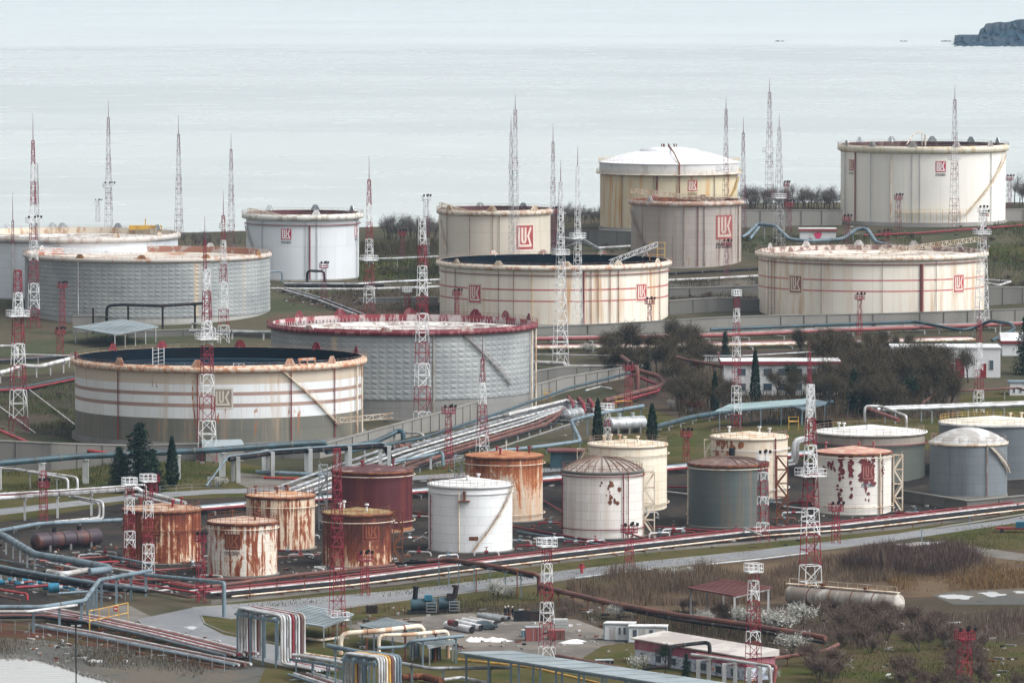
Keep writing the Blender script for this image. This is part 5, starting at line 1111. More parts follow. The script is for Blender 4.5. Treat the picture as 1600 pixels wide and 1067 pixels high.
# --- right middle
pipe('tall white double bend pipe left of the wide grey tank', [(1228, 722, 1.2), (1240, 721, 1.2), ('z', 5.6), (1272, 683, 5.9)], .5, 'pale', 0)
pipe('second tall white double bend pipe left of the wide grey tank', [(1230, 727, 1.0), (1246, 725, 1.0), ('z', 5.4), (1272, 687, 5.9)], .34, 'pale', 0)
pipe('white portal pipe behind the wide grey tank', [(1351, 660, .4), ('z', 4.0), (1377, 635, 3.8), (1416, 650, 3.6), ('z', .6)], .3, 'pale', 0)
pipe('pink pipe inside the white portal behind the wide grey tank', [(1354, 638, 3.2), (1404, 656, 3.0)], .4, 'pink', 0)
rack('pair of long white pipes running to the right edge above the flat roofs', [(1368, 640, 3.2), (1480, 636, 3.2), (1640, 630, 3.2)], [(-2.0, .3, 'pale', .3), (.6, .52, 'alu', 0)], 9, .3, 'galv')
pipe('brown pipe bridge over the grass below the white building', [(1440, 630, .8), (1468, 612, 2.6), (1590, 606, 2.6), (1640, 624, 1)], .26, 'brown', 9, .2, 'galv')
pipe('brown bent pipe over the trees left of the office', [(1058, 558, 6), (1072, 562, 6), (1128, 572, 6), (1134, 576, 6), ('z', 1.5)], .4, 'brown', 8, .2, 'rust')
pipe('thin pale green kerb pipe beside the scrub, left part', [(898, 903, .5), (960, 895, .5), (1018, 889, .5)], .16, 'galv', 0)
pipe('thin pale green kerb pipe beside the scrub, right part', [(1100, 882, .5), (1180, 874, .5), (1262, 864, .5)], .18, 'galv', 0)
# --- portals of bundled pipes at the bottom edge
def portal(label, legsL, top, legR, cols, lane, tail, r=.18, gap=.5, htop=6.0, frame='bluegrey'):
    """side by side pipes: up from the ground, level run, down, then level run on the right"""
    a = G(*legsL); a.z = htop; b = G(*legR); b.z = htop
    a = Vector((G(*legsL).x, G(*legsL).y, htop)); b = Vector((G(*legR).x, G(*legR).y, htop))
    d = (b - a); d.z = 0; d.normalize(); side = Vector((-d.y, d.x, 0)); root = empty('pipe_portal', Vector((a.x, a.y, 0)), label, 'pipe rack', 'bundled pipe portals at the bottom edge')
    for i, c in enumerate(cols):
        o = side * (i * gap); dd = d * (i * gap * .0)
        bb = b + o; aa = a + o; t1 = bb.copy(); t1.z = tail[1] ; t2 = t1 + d * tail[0]
        mb = MB(); mb.tube([Vector((aa.x, aa.y, .3)), aa, bb, t1, t2], r * (1.25 if i % 3 == 1 else 1), 8, bend=.8); mb.build('pipe', M[c], root)
    W = side * (gap * (len(cols) - .2)); L = (b - a).length; n = 3
    for k in range(n + 1):
        q = a + (b - a) * ((k + .18) / (n + .4)) - side * .5
        mb = MB()
        for e in (q, q + W + side * .4): mb.bar(Vector((e.x, e.y, 0)), e - Vector((0, 0, .4)), .3, .3)
        mb.bar(q - Vector((0, 0, .55)), q + W + side * .4 - Vector((0, 0, .55)), .3, .35); mb.build('support_frame', M[frame], root)
    for o in (-side * .5, W - side * .1):
        mb = MB(); mb.bar(a + o - Vector((0, 0, .9)), b + o - Vector((0, 0, .9)), .2, .4); mb.build('beam', M[frame], root)
    return root
portal('tall portal of white, blue and red bundled pipes at the bottom, left of the shed', (372, 1030), None, (440, 1044), ['pale', 'pale', 'alu', 'pale', 'red', 'alu', 'pale', 'brown', 'pale'], 0, (11, .8), htop=8.0)
portal('tall portal of white, orange and blue bundled pipes at the bottom edge', (538, 1104), None, (592, 1112), ['pale', 'pale', 'alu', 'cream', 'yellow', 'brown', 'alu', 'bluegrey', 'bluegrey'], 0, (8, .8), htop=7.8)
rack('rack of beige pipes left of the second portal at the bottom', [(466, 1022, 3.4), (520, 1030, 3.4), (560, 1038, 3.4)], [(-1.2, .25, 'cream', 0), (0, .2, 'galv', 0), (1, .26, 'pale', 0)], 4, .25, 'bluegrey', beam='bluegrey')
rack('low white pipes crossing to the second portal at the bottom', [(470, 1052, .8), (540, 1075, .8), (600, 1090, .8)], [(-2, .28, 'pale', 0), (-1, .22, 'pale', 0), (0, .28, 'brown', 0), (1, .28, 'pale', 0), (2, .2, 'bluegrey', 0)], 5, .2, 'galv')
pipe('thick beige pipe rising and running past the small canopy roof, bottom', [(532, 1022, .4), ('z', 3.6), (596, 985, 4.0), (662, 977, 4.2), ('z', 1.2)], .42, 'cream', 6, .24, 'bluegrey')
pipe('second beige pipe on posts right of the thick beige pipe, bottom', [(592, 1036, .3), ('z', 4.6), (640, 991, 4.6), (700, 985, 4.6), ('z', .4)], .3, 'cream', 6, .3, 'rust')
pipe('blue grey pipe kinked upward beside the second beige pipe, bottom', [(590, 1012, 3.0), (634, 1010, 3.0), (642, 1001, 4.0), (724, 993, 4.2)], .26, 'bluegrey', 6, .3, 'bluegrey')
pipe('long blue grey pipe behind the second portal, bottom', [(512, 1008, 6.2), (560, 1018, 6.2), (618, 1030, 6.2)], .34, 'bluegrey', 6, .3, 'bluegrey')
pipe('silver pipe on trestle right of the second portal, bottom', [(628, 1036, 2.6), (672, 1044, 2.6), (800, 1042, 2.6)], .28, 'alu', 7, .3, 'bluegrey')
pipe('curved beige drain pipe under the grey shed roof', [(472, 996, .5), (500, 1000, .5), (530, 996, .5)], .22, 'cream', 0)
pipe('orange red coil of pipes at the bottom edge right of the portals', [(628, 1058, .8), (660, 1056, .8), (690, 1064, .8)], .5, 'rust', 0, flange=1.2)
pipe('black pipe stepping up before the pink walled building', [(1004, 1062, .2), ('z', 1.9), (1040, 1041, 2.2), (1046, 1041, 2.2), ('z', 5.2), (1103, 1003, 5.2), (1109, 1006, 5.2), ('z', 2.0)], .3, 'black', 0)
rack('pink pipes on concrete posts at the bottom right of the pink building', [(1083, 1022, 5.0), (1140, 1030, 5.0), (1204, 1040, 5.0), (1206, 1041, 5.0), ('z', .3)], [(-.6, .28, 'pink', 0), (.3, .24, 'pale', 0)], 6, .6, 'post')
pipe('dark red pipe along the far side of the long grey canopy', [(870, 1025, 1.0), (960, 1042, 1.0), (1050, 1062, 1.0), (1120, 1080, 1.0)], .4, 'brown', 0)
pipe('yellow beam pipe under the long grey canopy', [(716, 1030, 1.6), (830, 1042, 1.6), (940, 1068, 1.6), (980, 1080, 1.6)], .2, 'yellow', 0)
pipe('white ground pipe at the bottom under the canopy', [(690, 1062, .6), (720, 1058, .6), (760, 1066, .6)], .26, 'pale', 0)
# ================================================================ retaining walls
def wall(label, path, heights, mat='conc', th=.5, cap=True, name='retaining_wall', joint=6.0, base=1.2):
    pts = [G(*p) for p in path]; hs = heights if isinstance(heights, (list, tuple)) else [heights] * len(pts)
    mb = MB(); cp = MB(); rb = MB(); L = offset(pts, -th)
    for i in range(len(pts) - 1):
        a, b, c, d = pts[i], pts[i + 1], L[i + 1], L[i]; za, zb = a.z + hs[i], b.z + hs[i + 1]
        ga, gb = a.z - base, b.z - base
        vs = [(a.x, a.y, ga), (b.x, b.y, gb), (b.x, b.y, zb), (a.x, a.y, za), (d.x, d.y, ga), (c.x, c.y, gb), (c.x, c.y, zb), (d.x, d.y, za)]
        mb.add(vs, [(0, 1, 2, 3), (5, 4, 7, 6), (3, 2, 6, 7), (0, 3, 7, 4), (1, 5, 6, 2)])
        if cap: cp.bar(Vector((a.x, a.y, za + .1)) .lerp(Vector((d.x, d.y, za + .1)), .5), Vector((b.x, b.y, zb + .1)).lerp(Vector((c.x, c.y, zb + .1)), .5), th + .3, .22)
        n = max(1, int((b - a).length / joint)); nd = Vector((b.y - a.y, a.x - b.x, 0)).normalized()
        if nd.y > 0: nd = -nd
        for k in range(1, n):
            q = a.lerp(b, k / n); z = za + (zb - za) * k / n; q = q + nd * .06
            rb.bar((q.x, q.y, q.z - .5), (q.x, q.y, z), .28, .14)
    o = empty(name, pts[0], label, 'wall', 'concrete retaining walls'); mb.build('wall_slab', M[mat], o)
    if cap: cp.build('coping', M['conc'], o)
    if rb.v: rb.build('panel_joints', M['conc_d'], o)
    return o
wall('long concrete wall sloping up to the right below the two big front tanks', [(500, 716), (600, 694), (700, 668), (800, 638), (880, 613), (985, 590)], [2.6, 3.4, 3.6, 3.6, 3.4, 2.6])
wall('grey concrete wall stepping under the front striped tank to the left edge', [(-30, 738), (80, 736), (200, 724), (330, 718), (500, 716)], [6.5, 5.6, 3.6, 3.2, 2.8], 'conc_d')
wall('dark stained concrete wall between red rimmed tank and folded red pipeline', [(832, 612), (880, 603), (985, 583)], [4.6, 4.4, 1.8], 'conc_d')
wall('pale concrete wall under the black interior tank and striped tank', [(836, 524), (960, 522), (1120, 518), (1184, 516), (1400, 510), (1660, 499)], [2.0, 2.6, 3.5, 3.6, 3.3, 3.0])
wall('mottled grey wall terrace between the striped tanks', [(1046, 492), (1120, 487), (1190, 486)], [3.6, 3.6, 3.0], 'conc_d')
wall('upper mottled wall terrace beside the grimy grey tank', [(1046, 466), (1110, 462), (1186, 458)], [2.6, 2.2, 2.0], 'conc_d')
wall('concrete wall right of the striped tank climbing to the right edge', [(1535, 478), (1660, 470)], [5.0, 3.5], 'conc_d')
wall('concrete wall behind the white masts left of the domed tank', [(864, 378), (938, 385), (990, 388)], [3.2, 4.6, 4.6])
wall('concrete wall running between the domed tank and tall cream tank', [(1156, 356), (1316, 352)], [5.2, 4.4])
wall('concrete wall right of the tall cream tank', [(1568, 346), (1660, 344)], [3.4, 3.4])
wall('low concrete wall at the corner below the blue grey domed tank', [(1404, 782), (1511, 800), (1660, 785)], [2.0, 2.1, 2.0], 'conc_d')
wall('beige concrete wall piece behind the left canopy roof', [(114, 520), (168, 520)], 4.2, 'conc')
wall('long low bank wall left of the black interior tank', [(560, 476), (684, 474)], 1.6, 'conc_d')
wall('concrete wall edge below the quilted tank at the left', [(200, 528), (330, 524), (430, 530)], 1.6, 'conc_d')
wall('low kerb wall between lawn and pipe bundle, centre', [(610, 745), (760, 712), (905, 664)], .7, 'conc_d', th=.3)
# ================================================================ canopies and buildings
M['roofgrey'] = paint('pale_blue_sheet_roof', (.25, .295, .315), (.17, .205, .22), .35, .12, .5)
M['roofgreen'] = paint('pale_green_sheet_roof', (.24, .33, .345), (.18, .25, .26), .3, .15, .5)
M['roofred'] = paint('oxide_red_sheet_roof', (.10, .022, .022), (.13, .05, .045), .4, .15, .7)
M['wallw'] = paint('white_render', (.58, .59, .60), (.42, .42, .41), .3, .3, .85)
def canopy(label, corners, h, roofm, postm, posts=3, th=.25, name='canopy_shed', pr=.22, skew=0, clutter=None):
    P = [G(x, y, h) for x, y in corners]; z = sum(p.z for p in P) / 4; g = min(H(p.x, p.y) for p in P)
    o = empty(name, Vector((P[0].x, P[0].y, g)), label, 'shed', 'open canopy roofs')
    mb = MB(); up = [Vector((p.x, p.y, p.z)) for p in P]; vs = [q for q in up] + [q - Vector((0, 0, th)) for q in up]
    mb.add(vs, [(0, 1, 2, 3), (7, 6, 5, 4), (0, 4, 5, 1), (1, 5, 6, 2), (2, 6, 7, 3), (3, 7, 4, 0)])
    # standing seams
    for k in range(1, 12):
        a = up[0].lerp(up[1], k / 12); b = up[3].lerp(up[2], k / 12); mb.bar(a + Vector((0, 0, .04)), b + Vector((0, 0, .04)), .07, .08)
    mb.build('roof', M[roofm], o)
    for a, b in ((up[0], up[1]), (up[3], up[2])):
        for k in range(posts):
            q = a.lerp(b, (k + .08) / (posts - .84)); c = (up[0] + up[2]) / 2; q = q.lerp(Vector((c.x, c.y, q.z)), .05); mb = MB()
            mb.bar((q.x, q.y, H(q.x, q.y) - .2), (q.x, q.y, q.z - th), pr); mb.build('post', M[postm], o)
        mb = MB(); c = (up[0] + up[2]) / 2; mb.bar(a.lerp(Vector((c.x, c.y, a.z)), .05) - Vector((0, 0, th + .15)), b.lerp(Vector((c.x, c.y, b.z)), .05) - Vector((0, 0, th + .15)), .14, .3); mb.build('beam', M[postm], o)
    return o
canopy('pale grey canopy roof left of the open red lattice tower, bottom', [(425, 965), (482, 945), (553, 958), (505, 978)], 3.6, 'roofgrey', 'galv', 3)
canopy('small pale grey canopy roof right of the open red lattice tower', [(562, 976), (604, 964), (656, 978), (612, 988)], 3.4, 'roofgrey', 'bluegrey', 3)
canopy('pale canopy roof on white posts behind the striped front tank, left', [(113, 511), (190, 498), (248, 510), (178, 522)], 4.0, 'roofgrey', 'pale', 5)
canopy('dark red canopy roof on white posts in the scrub', [(1074, 917), (1132, 904), (1206, 916), (1146, 930)], 5.2, 'roofred', 'pale', 3, pr=.32)
canopy('long pale green canopy on blue posts behind the cream rusted tank', [(1118, 641), (1258, 630), (1268, 622), (1140, 631)], 4.6, 'roofgreen', 'bluegrey', 5)
canopy('second low green frame canopy at the right end of the long one', [(1225, 632), (1268, 622), (1292, 628), (1252, 638)], 4.0, 'bluegrey', 'bluegrey', 3)
canopy('long narrow grey canopy roof on blue posts at the bottom edge', [(714, 1018), (1140, 1083), (1215, 1078), (800, 1016)], 5.0, 'roofgrey', 'bluegrey', 12, pr=.34, name='walkway_canopy')
canopy('tiny grey roof beside the second beige pipe at the bottom', [(640, 1000), (684, 992), (712, 1000), (668, 1008)], 3.2, 'roofgrey', 'galv', 2)
def bld(label, px, py, wpx, hpx, dep, wallm='wallw', roofm='wallw', yaw=0.0, wins=(), doors=(), eave=None, name='building', cat='building', gable=0, over=.3, winm='glass', group=None):
    """px,py = front left ground corner; wins = (x0,y0,x1,y1) in photo px from the left / above the ground"""
    P = G(px, py); s = F / depth(P); W, Hh = wpx / s, hpx / s; u = Vector((cos(yaw), sin(yaw), 0)); v = Vector((-sin(yaw), cos(yaw), 0))
    o = empty(name, P, label, cat, group); up = Vector((0, 0, 1))
    mb = MB(); c = P + u * W / 2 + v * dep / 2; mb.box(c - up * 1.5, (W, dep, Hh + 1.5), yaw); mb.build('wall', M[wallm], o)
    mb = MB()
    if gable:
        a, b = P - u * over - v * over + up * Hh, P + u * (W + over) - v * over + up * Hh; c2, d2 = b + v * (dep + 2 * over), a + v * (dep + 2 * over); r0, r1 = a.lerp(d2, .5) + up * gable, b.lerp(c2, .5) + up * gable
        mb.add([a, b, c2, d2, r0, r1], [(0, 1, 5, 4), (2, 3, 4, 5), (0, 4, 3), (1, 2, 5), (3, 2, 1, 0)])
    else: mb.box(c + up * (Hh + .003), (W + 2 * over, dep + 2 * over, .3), yaw)
    rf = mb.build('roof', M[roofm], o)
    if eave:
        mb = MB()
        for a, b in ((P - v * (over + .05) - u * over, P + u * (W + over) - v * (over + .05)), (P + u * (W + over + .05) - v * over, P + u * (W + over + .05) + v * (dep + over)), (P - u * (over + .05) - v * over, P - u * (over + .05) + v * (dep + over))): mb.bar(a + up * (Hh - .12), b + up * (Hh - .12), .1, .75)
        mb.build('fascia', M[eave], rf)
    for x0, y0, x1, y1 in wins:
        q = P + u * ((x0 + x1) / 2 / s) + up * (y0 / s) - v * .02; mb = MB(); mb.box(q, ((x1 - x0) / s, .16, (y1 - y0) / s), yaw); wf = mb.build('window_frame', M['wallw'], o)
        mb = MB(); mb.box(q - v * .06 + up * .12, ((x1 - x0) / s - .3, .14, (y1 - y0) / s - .24), yaw); mb.build('pane', M[winm], wf)
    for x0, x1, hh, m in doors:
        q = P + u * ((x0 + x1) / 2 / s) - v * .04; mb = MB(); mb.box(q, ((x1 - x0) / s, .2, hh / s), yaw); mb.build('door', M[m], o)
    return o
bld('white two storey office with dark red fascia behind the trees', 1131, 618, 178, 52, 11, 'wallw', 'wallw', 0, [(x, y, x + 15, y + 12) for y in (8, 31) for x in (20, 61, 84, 108, 130, 152)], (), 'red', over=.7)
bld('low white building with two dark red doors, right middle', 1395, 590, 168, 46, 12, 'wallw', 'wallw', 0, [(150, 12, 158, 28)], [(86, 95, 22, 'red'), (98, 112, 30, 'red'), (137, 146, 22, 'red')], None)
bld('small white gabled building at the right edge behind the low white building', 1566, 556, 46, 22, 10, 'wallw', 'wallw', 0, (), (), 'red', gable=2.0)
bld('small white outbuilding with red roof left of the office', 1052, 565, 70, 12, 8, 'wallw', 'wallw', 0, [(8, 3, 16, 9), (24, 3, 32, 9), (40, 3, 48, 9)], (), 'red')
hut = bld('low white hut with a pink painted blotch near the ridge', 1250, 377, 56, 18, 6, 'wallw', 'wallw', 0, (), (), 'pink', name='pump_hut')
q = G(1278, 377); s = F / depth(q); mb = MB()
mb.add([q + Vector((5.5 / s * cos(a) * (1 + .3 * sin(3 * a)), -.08, 9 / s + 6 / s * sin(a) * (1 + .2 * cos(2 * a)))) for a in [k * pi / 8 for k in range(16)]], [tuple(range(16))]); mb.build('painted_blotch', paint('pink_paint', (.6, .05, .14), (.5, .1, .2), .3, 1), hut)
bld('small gabled grey shed among the concrete pillars below the striped tank', 322, 722, 60, 22, 7, 'conc', 'roofgrey', .25, (), (), None, name='shed', gable=1.4)
bld('grey sheet metal shed behind the orange topped tank', 860, 732, 50, 26, 6, 'teal', 'roofred', 0, (), (), None, name='shed', over=.6)
bld('small white boxes building at the right edge below the dark conifer', 1578, 618, 40, 20, 5, 'wallw', 'bluegrey', 0, [(4, 4, 9, 14), (14, 4, 19, 14), (24, 4, 29, 14)], (), None, name='transformer_house')
def cabin(label, px, py, W, dep, hh, yaw, trim, wins, door):
    P = G(px, py); u = Vector((cos(yaw), sin(yaw), 0)); v = Vector((-sin(yaw), cos(yaw), 0)); up = Vector((0, 0, 1)); o = empty('site_cabin', P, label, 'cabin', 'white site cabins')
    mb = MB(); c = P + u * W / 2 + v * dep / 2; mb.box(c + up * .15, (W, dep, hh), yaw); mb.build('wall', M['wallw'], o); mb = MB(); mb.box(c + up * (hh + .153), (W + .2, dep + .2, .16), yaw); mb.build('roof', M['white'], o)
    mb = MB()
    for a in (P, P + u * W, P + v * dep): mb.bar(a + up * .1, a + up * (hh + .15), .2)
    for z in (.2, hh + .05): mb.bar(P - v * .04 + up * z, P + u * W - v * .04 + up * z, .12); mb.bar(P - u * .04 + up * z, P - u * .04 + v * dep + up * z, .12)
    mb.build('corner_frame', M[trim], o)
    for x, wd in wins: mb = MB(); mb.box(P + u * x + up * 1.1 - v * .03, (wd, .12, 1.1), yaw); mb.build('window', M['glass'], o)
    for y in (dep * .5,): mb = MB(); mb.box(P + v * y + up * 1.1 - u * .03, (.12, .8, 1.1), yaw); mb.build('window', M['glass'], o)
    mb = MB(); mb.box(P + u * door + up * .2 - v * .03, (.9, .12, 2.1), yaw); mb.build('door', M['pale'], o)
    return o
cabin('white site cabin with blue corner frame, leftmost of the two', 944, 1001, 4.6, 2.6, 2.6, -.22, 'bluegrey', [(2.5, .3), (3.3, .35)], 1.4)
cabin('white site cabin with low roof behind the pink walled building', 982, 1005, 6.0, 2.6, 2.5, -.1, 'bluegrey', [(1.0, .6), (3.6, .6)], 2.2)
# pink walled workshop
P = G(992, 1034); Q = G(1166, 1064); u = (Q - P); W = u.length; u.normalize(); v = Vector((-u.y, u.x, 0)); yaw = atan2(u.y, u.x)
o = empty('workshop', P, 'long low workshop with crimson upper wall and pale roof, bottom right', 'building'); dep = 5.2
t = NT('pale_graffiti_wall'); n_ = t.noise(t.coord('Object', (1, 1, 1)), 1.1, 6, .7, 1.5); c_ = t.mix(t.ramp(n_, .5, .56), (.48, .52, .58), (.20, .22, .30)); c_ = t.mix(t.ramp(t.noise(t.coord('Object', (1, 1, 1), (5, 5, 5)), .6, 3), .66, .7), c_, (.6, .25, .12)); M['graf'] = t.done(c_, .8)
M['crimson'] = paint('faded_crimson_wall', (.28, .07, .12), (.38, .16, .19), .4, .5, .7)
c = P + u * W / 2 + v * dep / 2
mb = MB(); mb.box(c - Vector((0, 0, 1)), (W, dep, 3.0), yaw); mb.build('lower_wall', M['graf'], o); mb = MB(); mb.box(c + Vector((0, 0, 2.003)), (W + .06, dep + .06, 1.7), yaw); mb.build('upper_wall', M['crimson'], o)
mb = MB(); a, b = P - u * .5 - v * .5, P + u * (W + .5) - v * .5; c2, d2 = b + v * (dep + 1), a + v * (dep + 1); z0, z1 = 3.72, 4.5
mb.add([(a.x, a.y, z0), (b.x, b.y, z0), (c2.x, c2.y, z1), (d2.x, d2.y, z1), (a.x, a.y, z0 - .2), (b.x, b.y, z0 - .2), (c2.x, c2.y, z0 - .2), (d2.x, d2.y, z0 - .2)], [(0, 1, 2, 3), (7, 6, 5, 4), (0, 4, 5, 1), (1, 5, 6, 2), (2, 6, 7, 3), (3, 7, 4, 0)])
mb.build('roof', paint('stained_pale_roof', (.50, .47, .44), (.34, .30, .28), .4, .2, .8), o)
for k in range(7):
    mb = MB(); q = P + u * (W * (k + .6) / 7.4) - v * .05; mb.box(q + Vector((0, 0, .6)), (1.3, .14, 1.0), yaw); mb.build('window', M['glass'], o)
# ================================================================ equipment
def hvessel(label, a, b, h, r, mat, name='horizontal_tank', legs=3, walk=None, group=None, cat='tank', endm=None):
    A, B = G(a[0], a[1], h), G(b[0], b[1], h); d = (B - A).normalized(); o = empty(name, Vector((A.x, A.y, H(A.x, A.y))), label, cat, group)
    mb = MB(); n = 18; L = (B - A).length; pts = []; rs = []
    for i in range(6): t = i / 5; pts.append(-r * .5 * (1 - t)); rs.append(r * sin(t * pi / 2) + .01)
    prof = list(zip(pts, rs)); prof += [(L * k / 6, r) for k in range(1, 6)] + [(L - p, q) for p, q in reversed(prof)]
    up = Vector((0, 0, 1)); s = d.cross(up).normalized(); w = s.cross(d); vs = []; fs = []
    for t, rr in prof:
        for k in range(n): ang_ = 2 * pi * k / n; vs.append(A + d * t + (s * cos(ang_) + w * sin(ang_)) * rr)
    for i in range(len(prof) - 1):
        for k in range(n): fs.append((i * n + k, (i + 1) * n + k, (i + 1) * n + (k + 1) % n, i * n + (k + 1) % n))
    mb.add(vs, fs, 0, None, True); mb.build('vessel', M[mat], o)
    mb = MB()
    for k in range(1, 5): q = A + d * (L * k / 5); mb.tube([q - d * .08, q + d * .08], r + .05, 18)
    mb.build('band_rings', M[endm or 'rust'], o)
    for k in range(legs):
        q = A + d * (L * (k + .5) / legs); mb = MB(); mb.box(Vector((q.x, q.y, H(q.x, q.y) - .2)), (.5, r * 1.7, q.z - r * .5 - H(q.x, q.y) + .2), atan2(d.y, d.x)); mb.build('saddle', M['conc_d'], o)
    if walk:
        mb = MB(); mb.bar(A + up * (r + .25) - d * .8, B + up * (r + .25), .9, .12)
        for k in range(int(L / 2) + 1):
            q = A + d * min(L, 2 * k); mb.bar(q + up * (r + .2) + s * .45, q + up * (r + 1.2) + s * .45, .07)
            mb.bar(q + up * (r - .2), q + up * (r + .25), .2)
        mb.bar(A + up * (r + 1.2) + s * .45, B + up * (r + 1.2) + s * .45, .07); mb.build('walkway', M[walk], o)
    for k in (.3, .7): q = A + d * L * k; mb = MB(); mb.tube([q + up * r * .9, q + up * (r + .7)], .4, 10); mb.tube([q + up * (r + .62), q + up * (r + .74)], .52, 10); mb.build('manhole', M[endm or 'rust'], o)
    return o
M['blacktank'] = paint('blackened_purple_steel', (.045, .03, .04), (.10, .04, .03), .4, .25, .5)
hvessel('dark purple black horizontal vessel with yellow end at lower left', (56, 846), (152, 838), 1.9, 1.5, 'blacktank', endm='black')
M['dirtyw'] = paint('dirty_white_vessel', (.46, .44, .40), (.20, .16, .13), .5, .35, .8)
hvessel('long white rusty horizontal tank lying in the scrub with top walkway', (1236, 929), (1404, 943), 1.9, 1.6, 'dirtyw', legs=5, walk='cream', endm='rust')
hvessel('shiny silver horizontal drum between the two front cypresses', (952, 663), (1004, 660), 2.2, 1.5, 'alu', endm='galv')
hvessel('thick silver drum at the end of the silver pipe bundle', (884, 648), (906, 645), 1.8, 1.2, 'alu', endm='galv')
hvessel('small pale vessel in the tangle at lower left', (84, 897), (100, 900), 1.4, .8, 'wallw', legs=2)
rg = random.Random(8)
def pump(px, py, big=1.0, lab=None):
    P = G(px, py); o = empty('pump_unit', P, lab, 'pump', 'blue pump units in a row'); b = big
    mb = MB(); mb.box(P, (1.9 * b, 1.0 * b, .3 * b), .2); mb.build('base_frame', M['conc_d'], o)
    mb = MB(); a = P + Vector((-.8 * b, 0, .85 * b)); c = P + Vector((.15 * b, .1, .85 * b)); mb.tube([a, c], .48 * b, 12); mb.build('motor', M['blue'], o)
    mb = MB(); mb.tube([c + Vector((.1, 0, 0)), c + Vector((.65 * b, 0, 0))], .33 * b, 12); mb.tube([c + Vector((.4 * b, 0, 0)), c + Vector((.4 * b, 0, 1.1 * b))], .15 * b, 8); mb.build('pump_casing', M['galv'], o)
proto = None
for i, (x, y) in enumerate([(6, 917), (18, 914), (30, 919), (42, 915), (52, 922), (64, 918), (74, 925), (104, 925), (116, 930), (-4, 913)]):
    if proto is None: pump(x, y, 1.0, 'small blue motor pump in the pump row at lower left'); proto = [o for o in COL.objects if o.name.startswith('pump_unit')][0]
    else: c = copy_tree(proto); c.location = G(x, y); c.rotation_euler.z = rg.uniform(-.3, .3)
P = G(84, 930); o = empty('pump_unit', P, 'large blue cylindrical pump at the right end of the pump row', 'pump'); mb = MB(); mb.tube([P + Vector((-.9, 0, 1.3)), P + Vector((.9, .2, 1.3))], .85, 14); mb.build('motor', M['blue'], o); mb = MB(); mb.box(P, (2.2, 1.6, .5)); mb.build('base_frame', M['conc_d'], o); mb = MB(); mb.tube([P + Vector((.9, .2, 1.3)), P + Vector((1.5, .25, 1.3))], .45, 12); mb.build('pump_casing', M['galv'], o)
# dark machine pair
for x, lab, wd in ((662, 'dark green boiler machine with a tall capped stack, left of the pair', 5.2), (699, 'dark blue compressor machine with a leaning stack, right of the pair', 3.6)):
    P = G(x, 958 if x < 680 else 956); o = empty('boiler_unit', P, lab, 'machine', 'dark machines in the storage yard')
    mb = MB(); mb.box(P, (wd, 2.4, .5), .1); mb.build('skid', M['black'], o); mb = MB(); mb.tube([P + Vector((-wd * .4, 0, 1.5)), P + Vector((wd * .4, .3, 1.5))], 1.0, 14); mb.build('drum', M['teal'], o)
    mb = MB(); q = P + Vector((-wd * .28 if x < 680 else wd * .3, 0, 2)); mb.tube([q, q + Vector((.2 if x < 680 else .4, 0, 2.3))], .45, 10); mb.tube([q + Vector((.2, 0, 2.2)), q + Vector((.22, 0, 2.5))], .6, 10); mb.build('stack', M['black'], o)
    mb = MB(); mb.box(P + Vector((wd * .15, -.3, 2.2)), (1.3, 1.2, .9)); mb.build('control_box', M['blue'] if x < 680 else M['black'], o)
    mb = MB(); q = P + Vector((wd * .1, -1.3, .4))
    for k in range(4): mb.bar(q + Vector((0, 0, k * .5)), q + Vector((1.6, 0, k * .5)), .12)
    for k in (0, 1.6): mb.bar(q + Vector((k, 0, 0)), q + Vector((k, 0, 1.6)), .12)
    mb.build('ladder_frame', M['galv'], o)
# stacked line pipes
for i, (x0, y0, x1, y1, h, r, m) in enumerate(((697, 976, 738, 984, .62, .62, 'wallw'), (703, 972, 742, 979, 1.5, .5, 'red'), (714, 972, 752, 981, .55, .55, 'wallw'), (724, 969, 764, 976, .8, .5, 'wallw'), (735, 967, 774, 974, .8, .45, 'pale'), (748, 961, 785, 968, .6, .45, 'galv'), (755, 960, 795, 966, .6, .4, 'galv'))):
    lab = ('front grey line pipe of the stacked pipes', 'short dark red pipe on top of the stacked pipes', 'second grey line pipe behind the front one', 'white line pipe in the middle of the stack', 'white line pipe at the back of the stack', 'green grey pipe of the rear pair', 'green grey pipe farthest back in the yard')[i]
    A, B = G(x0, y0, h), G(x1 if i != 1 else x0 + 9, y1 if i != 1 else y0 + 2, h); d = (B - A).normalized(); o = empty('line_pipe', Vector((A.x, A.y, 0)), lab, 'pipe', 'steel line pipes stacked in the yard')
    mb = MB(); mb.tube([A, B], r, 14, cap=False); mb.build('pipe_wall', M[m], o); mb = MB(); mb.tube([A + d * .1, B - d * .12], r * .86, 14); mb.build('pipe_bore', M['black'], o)
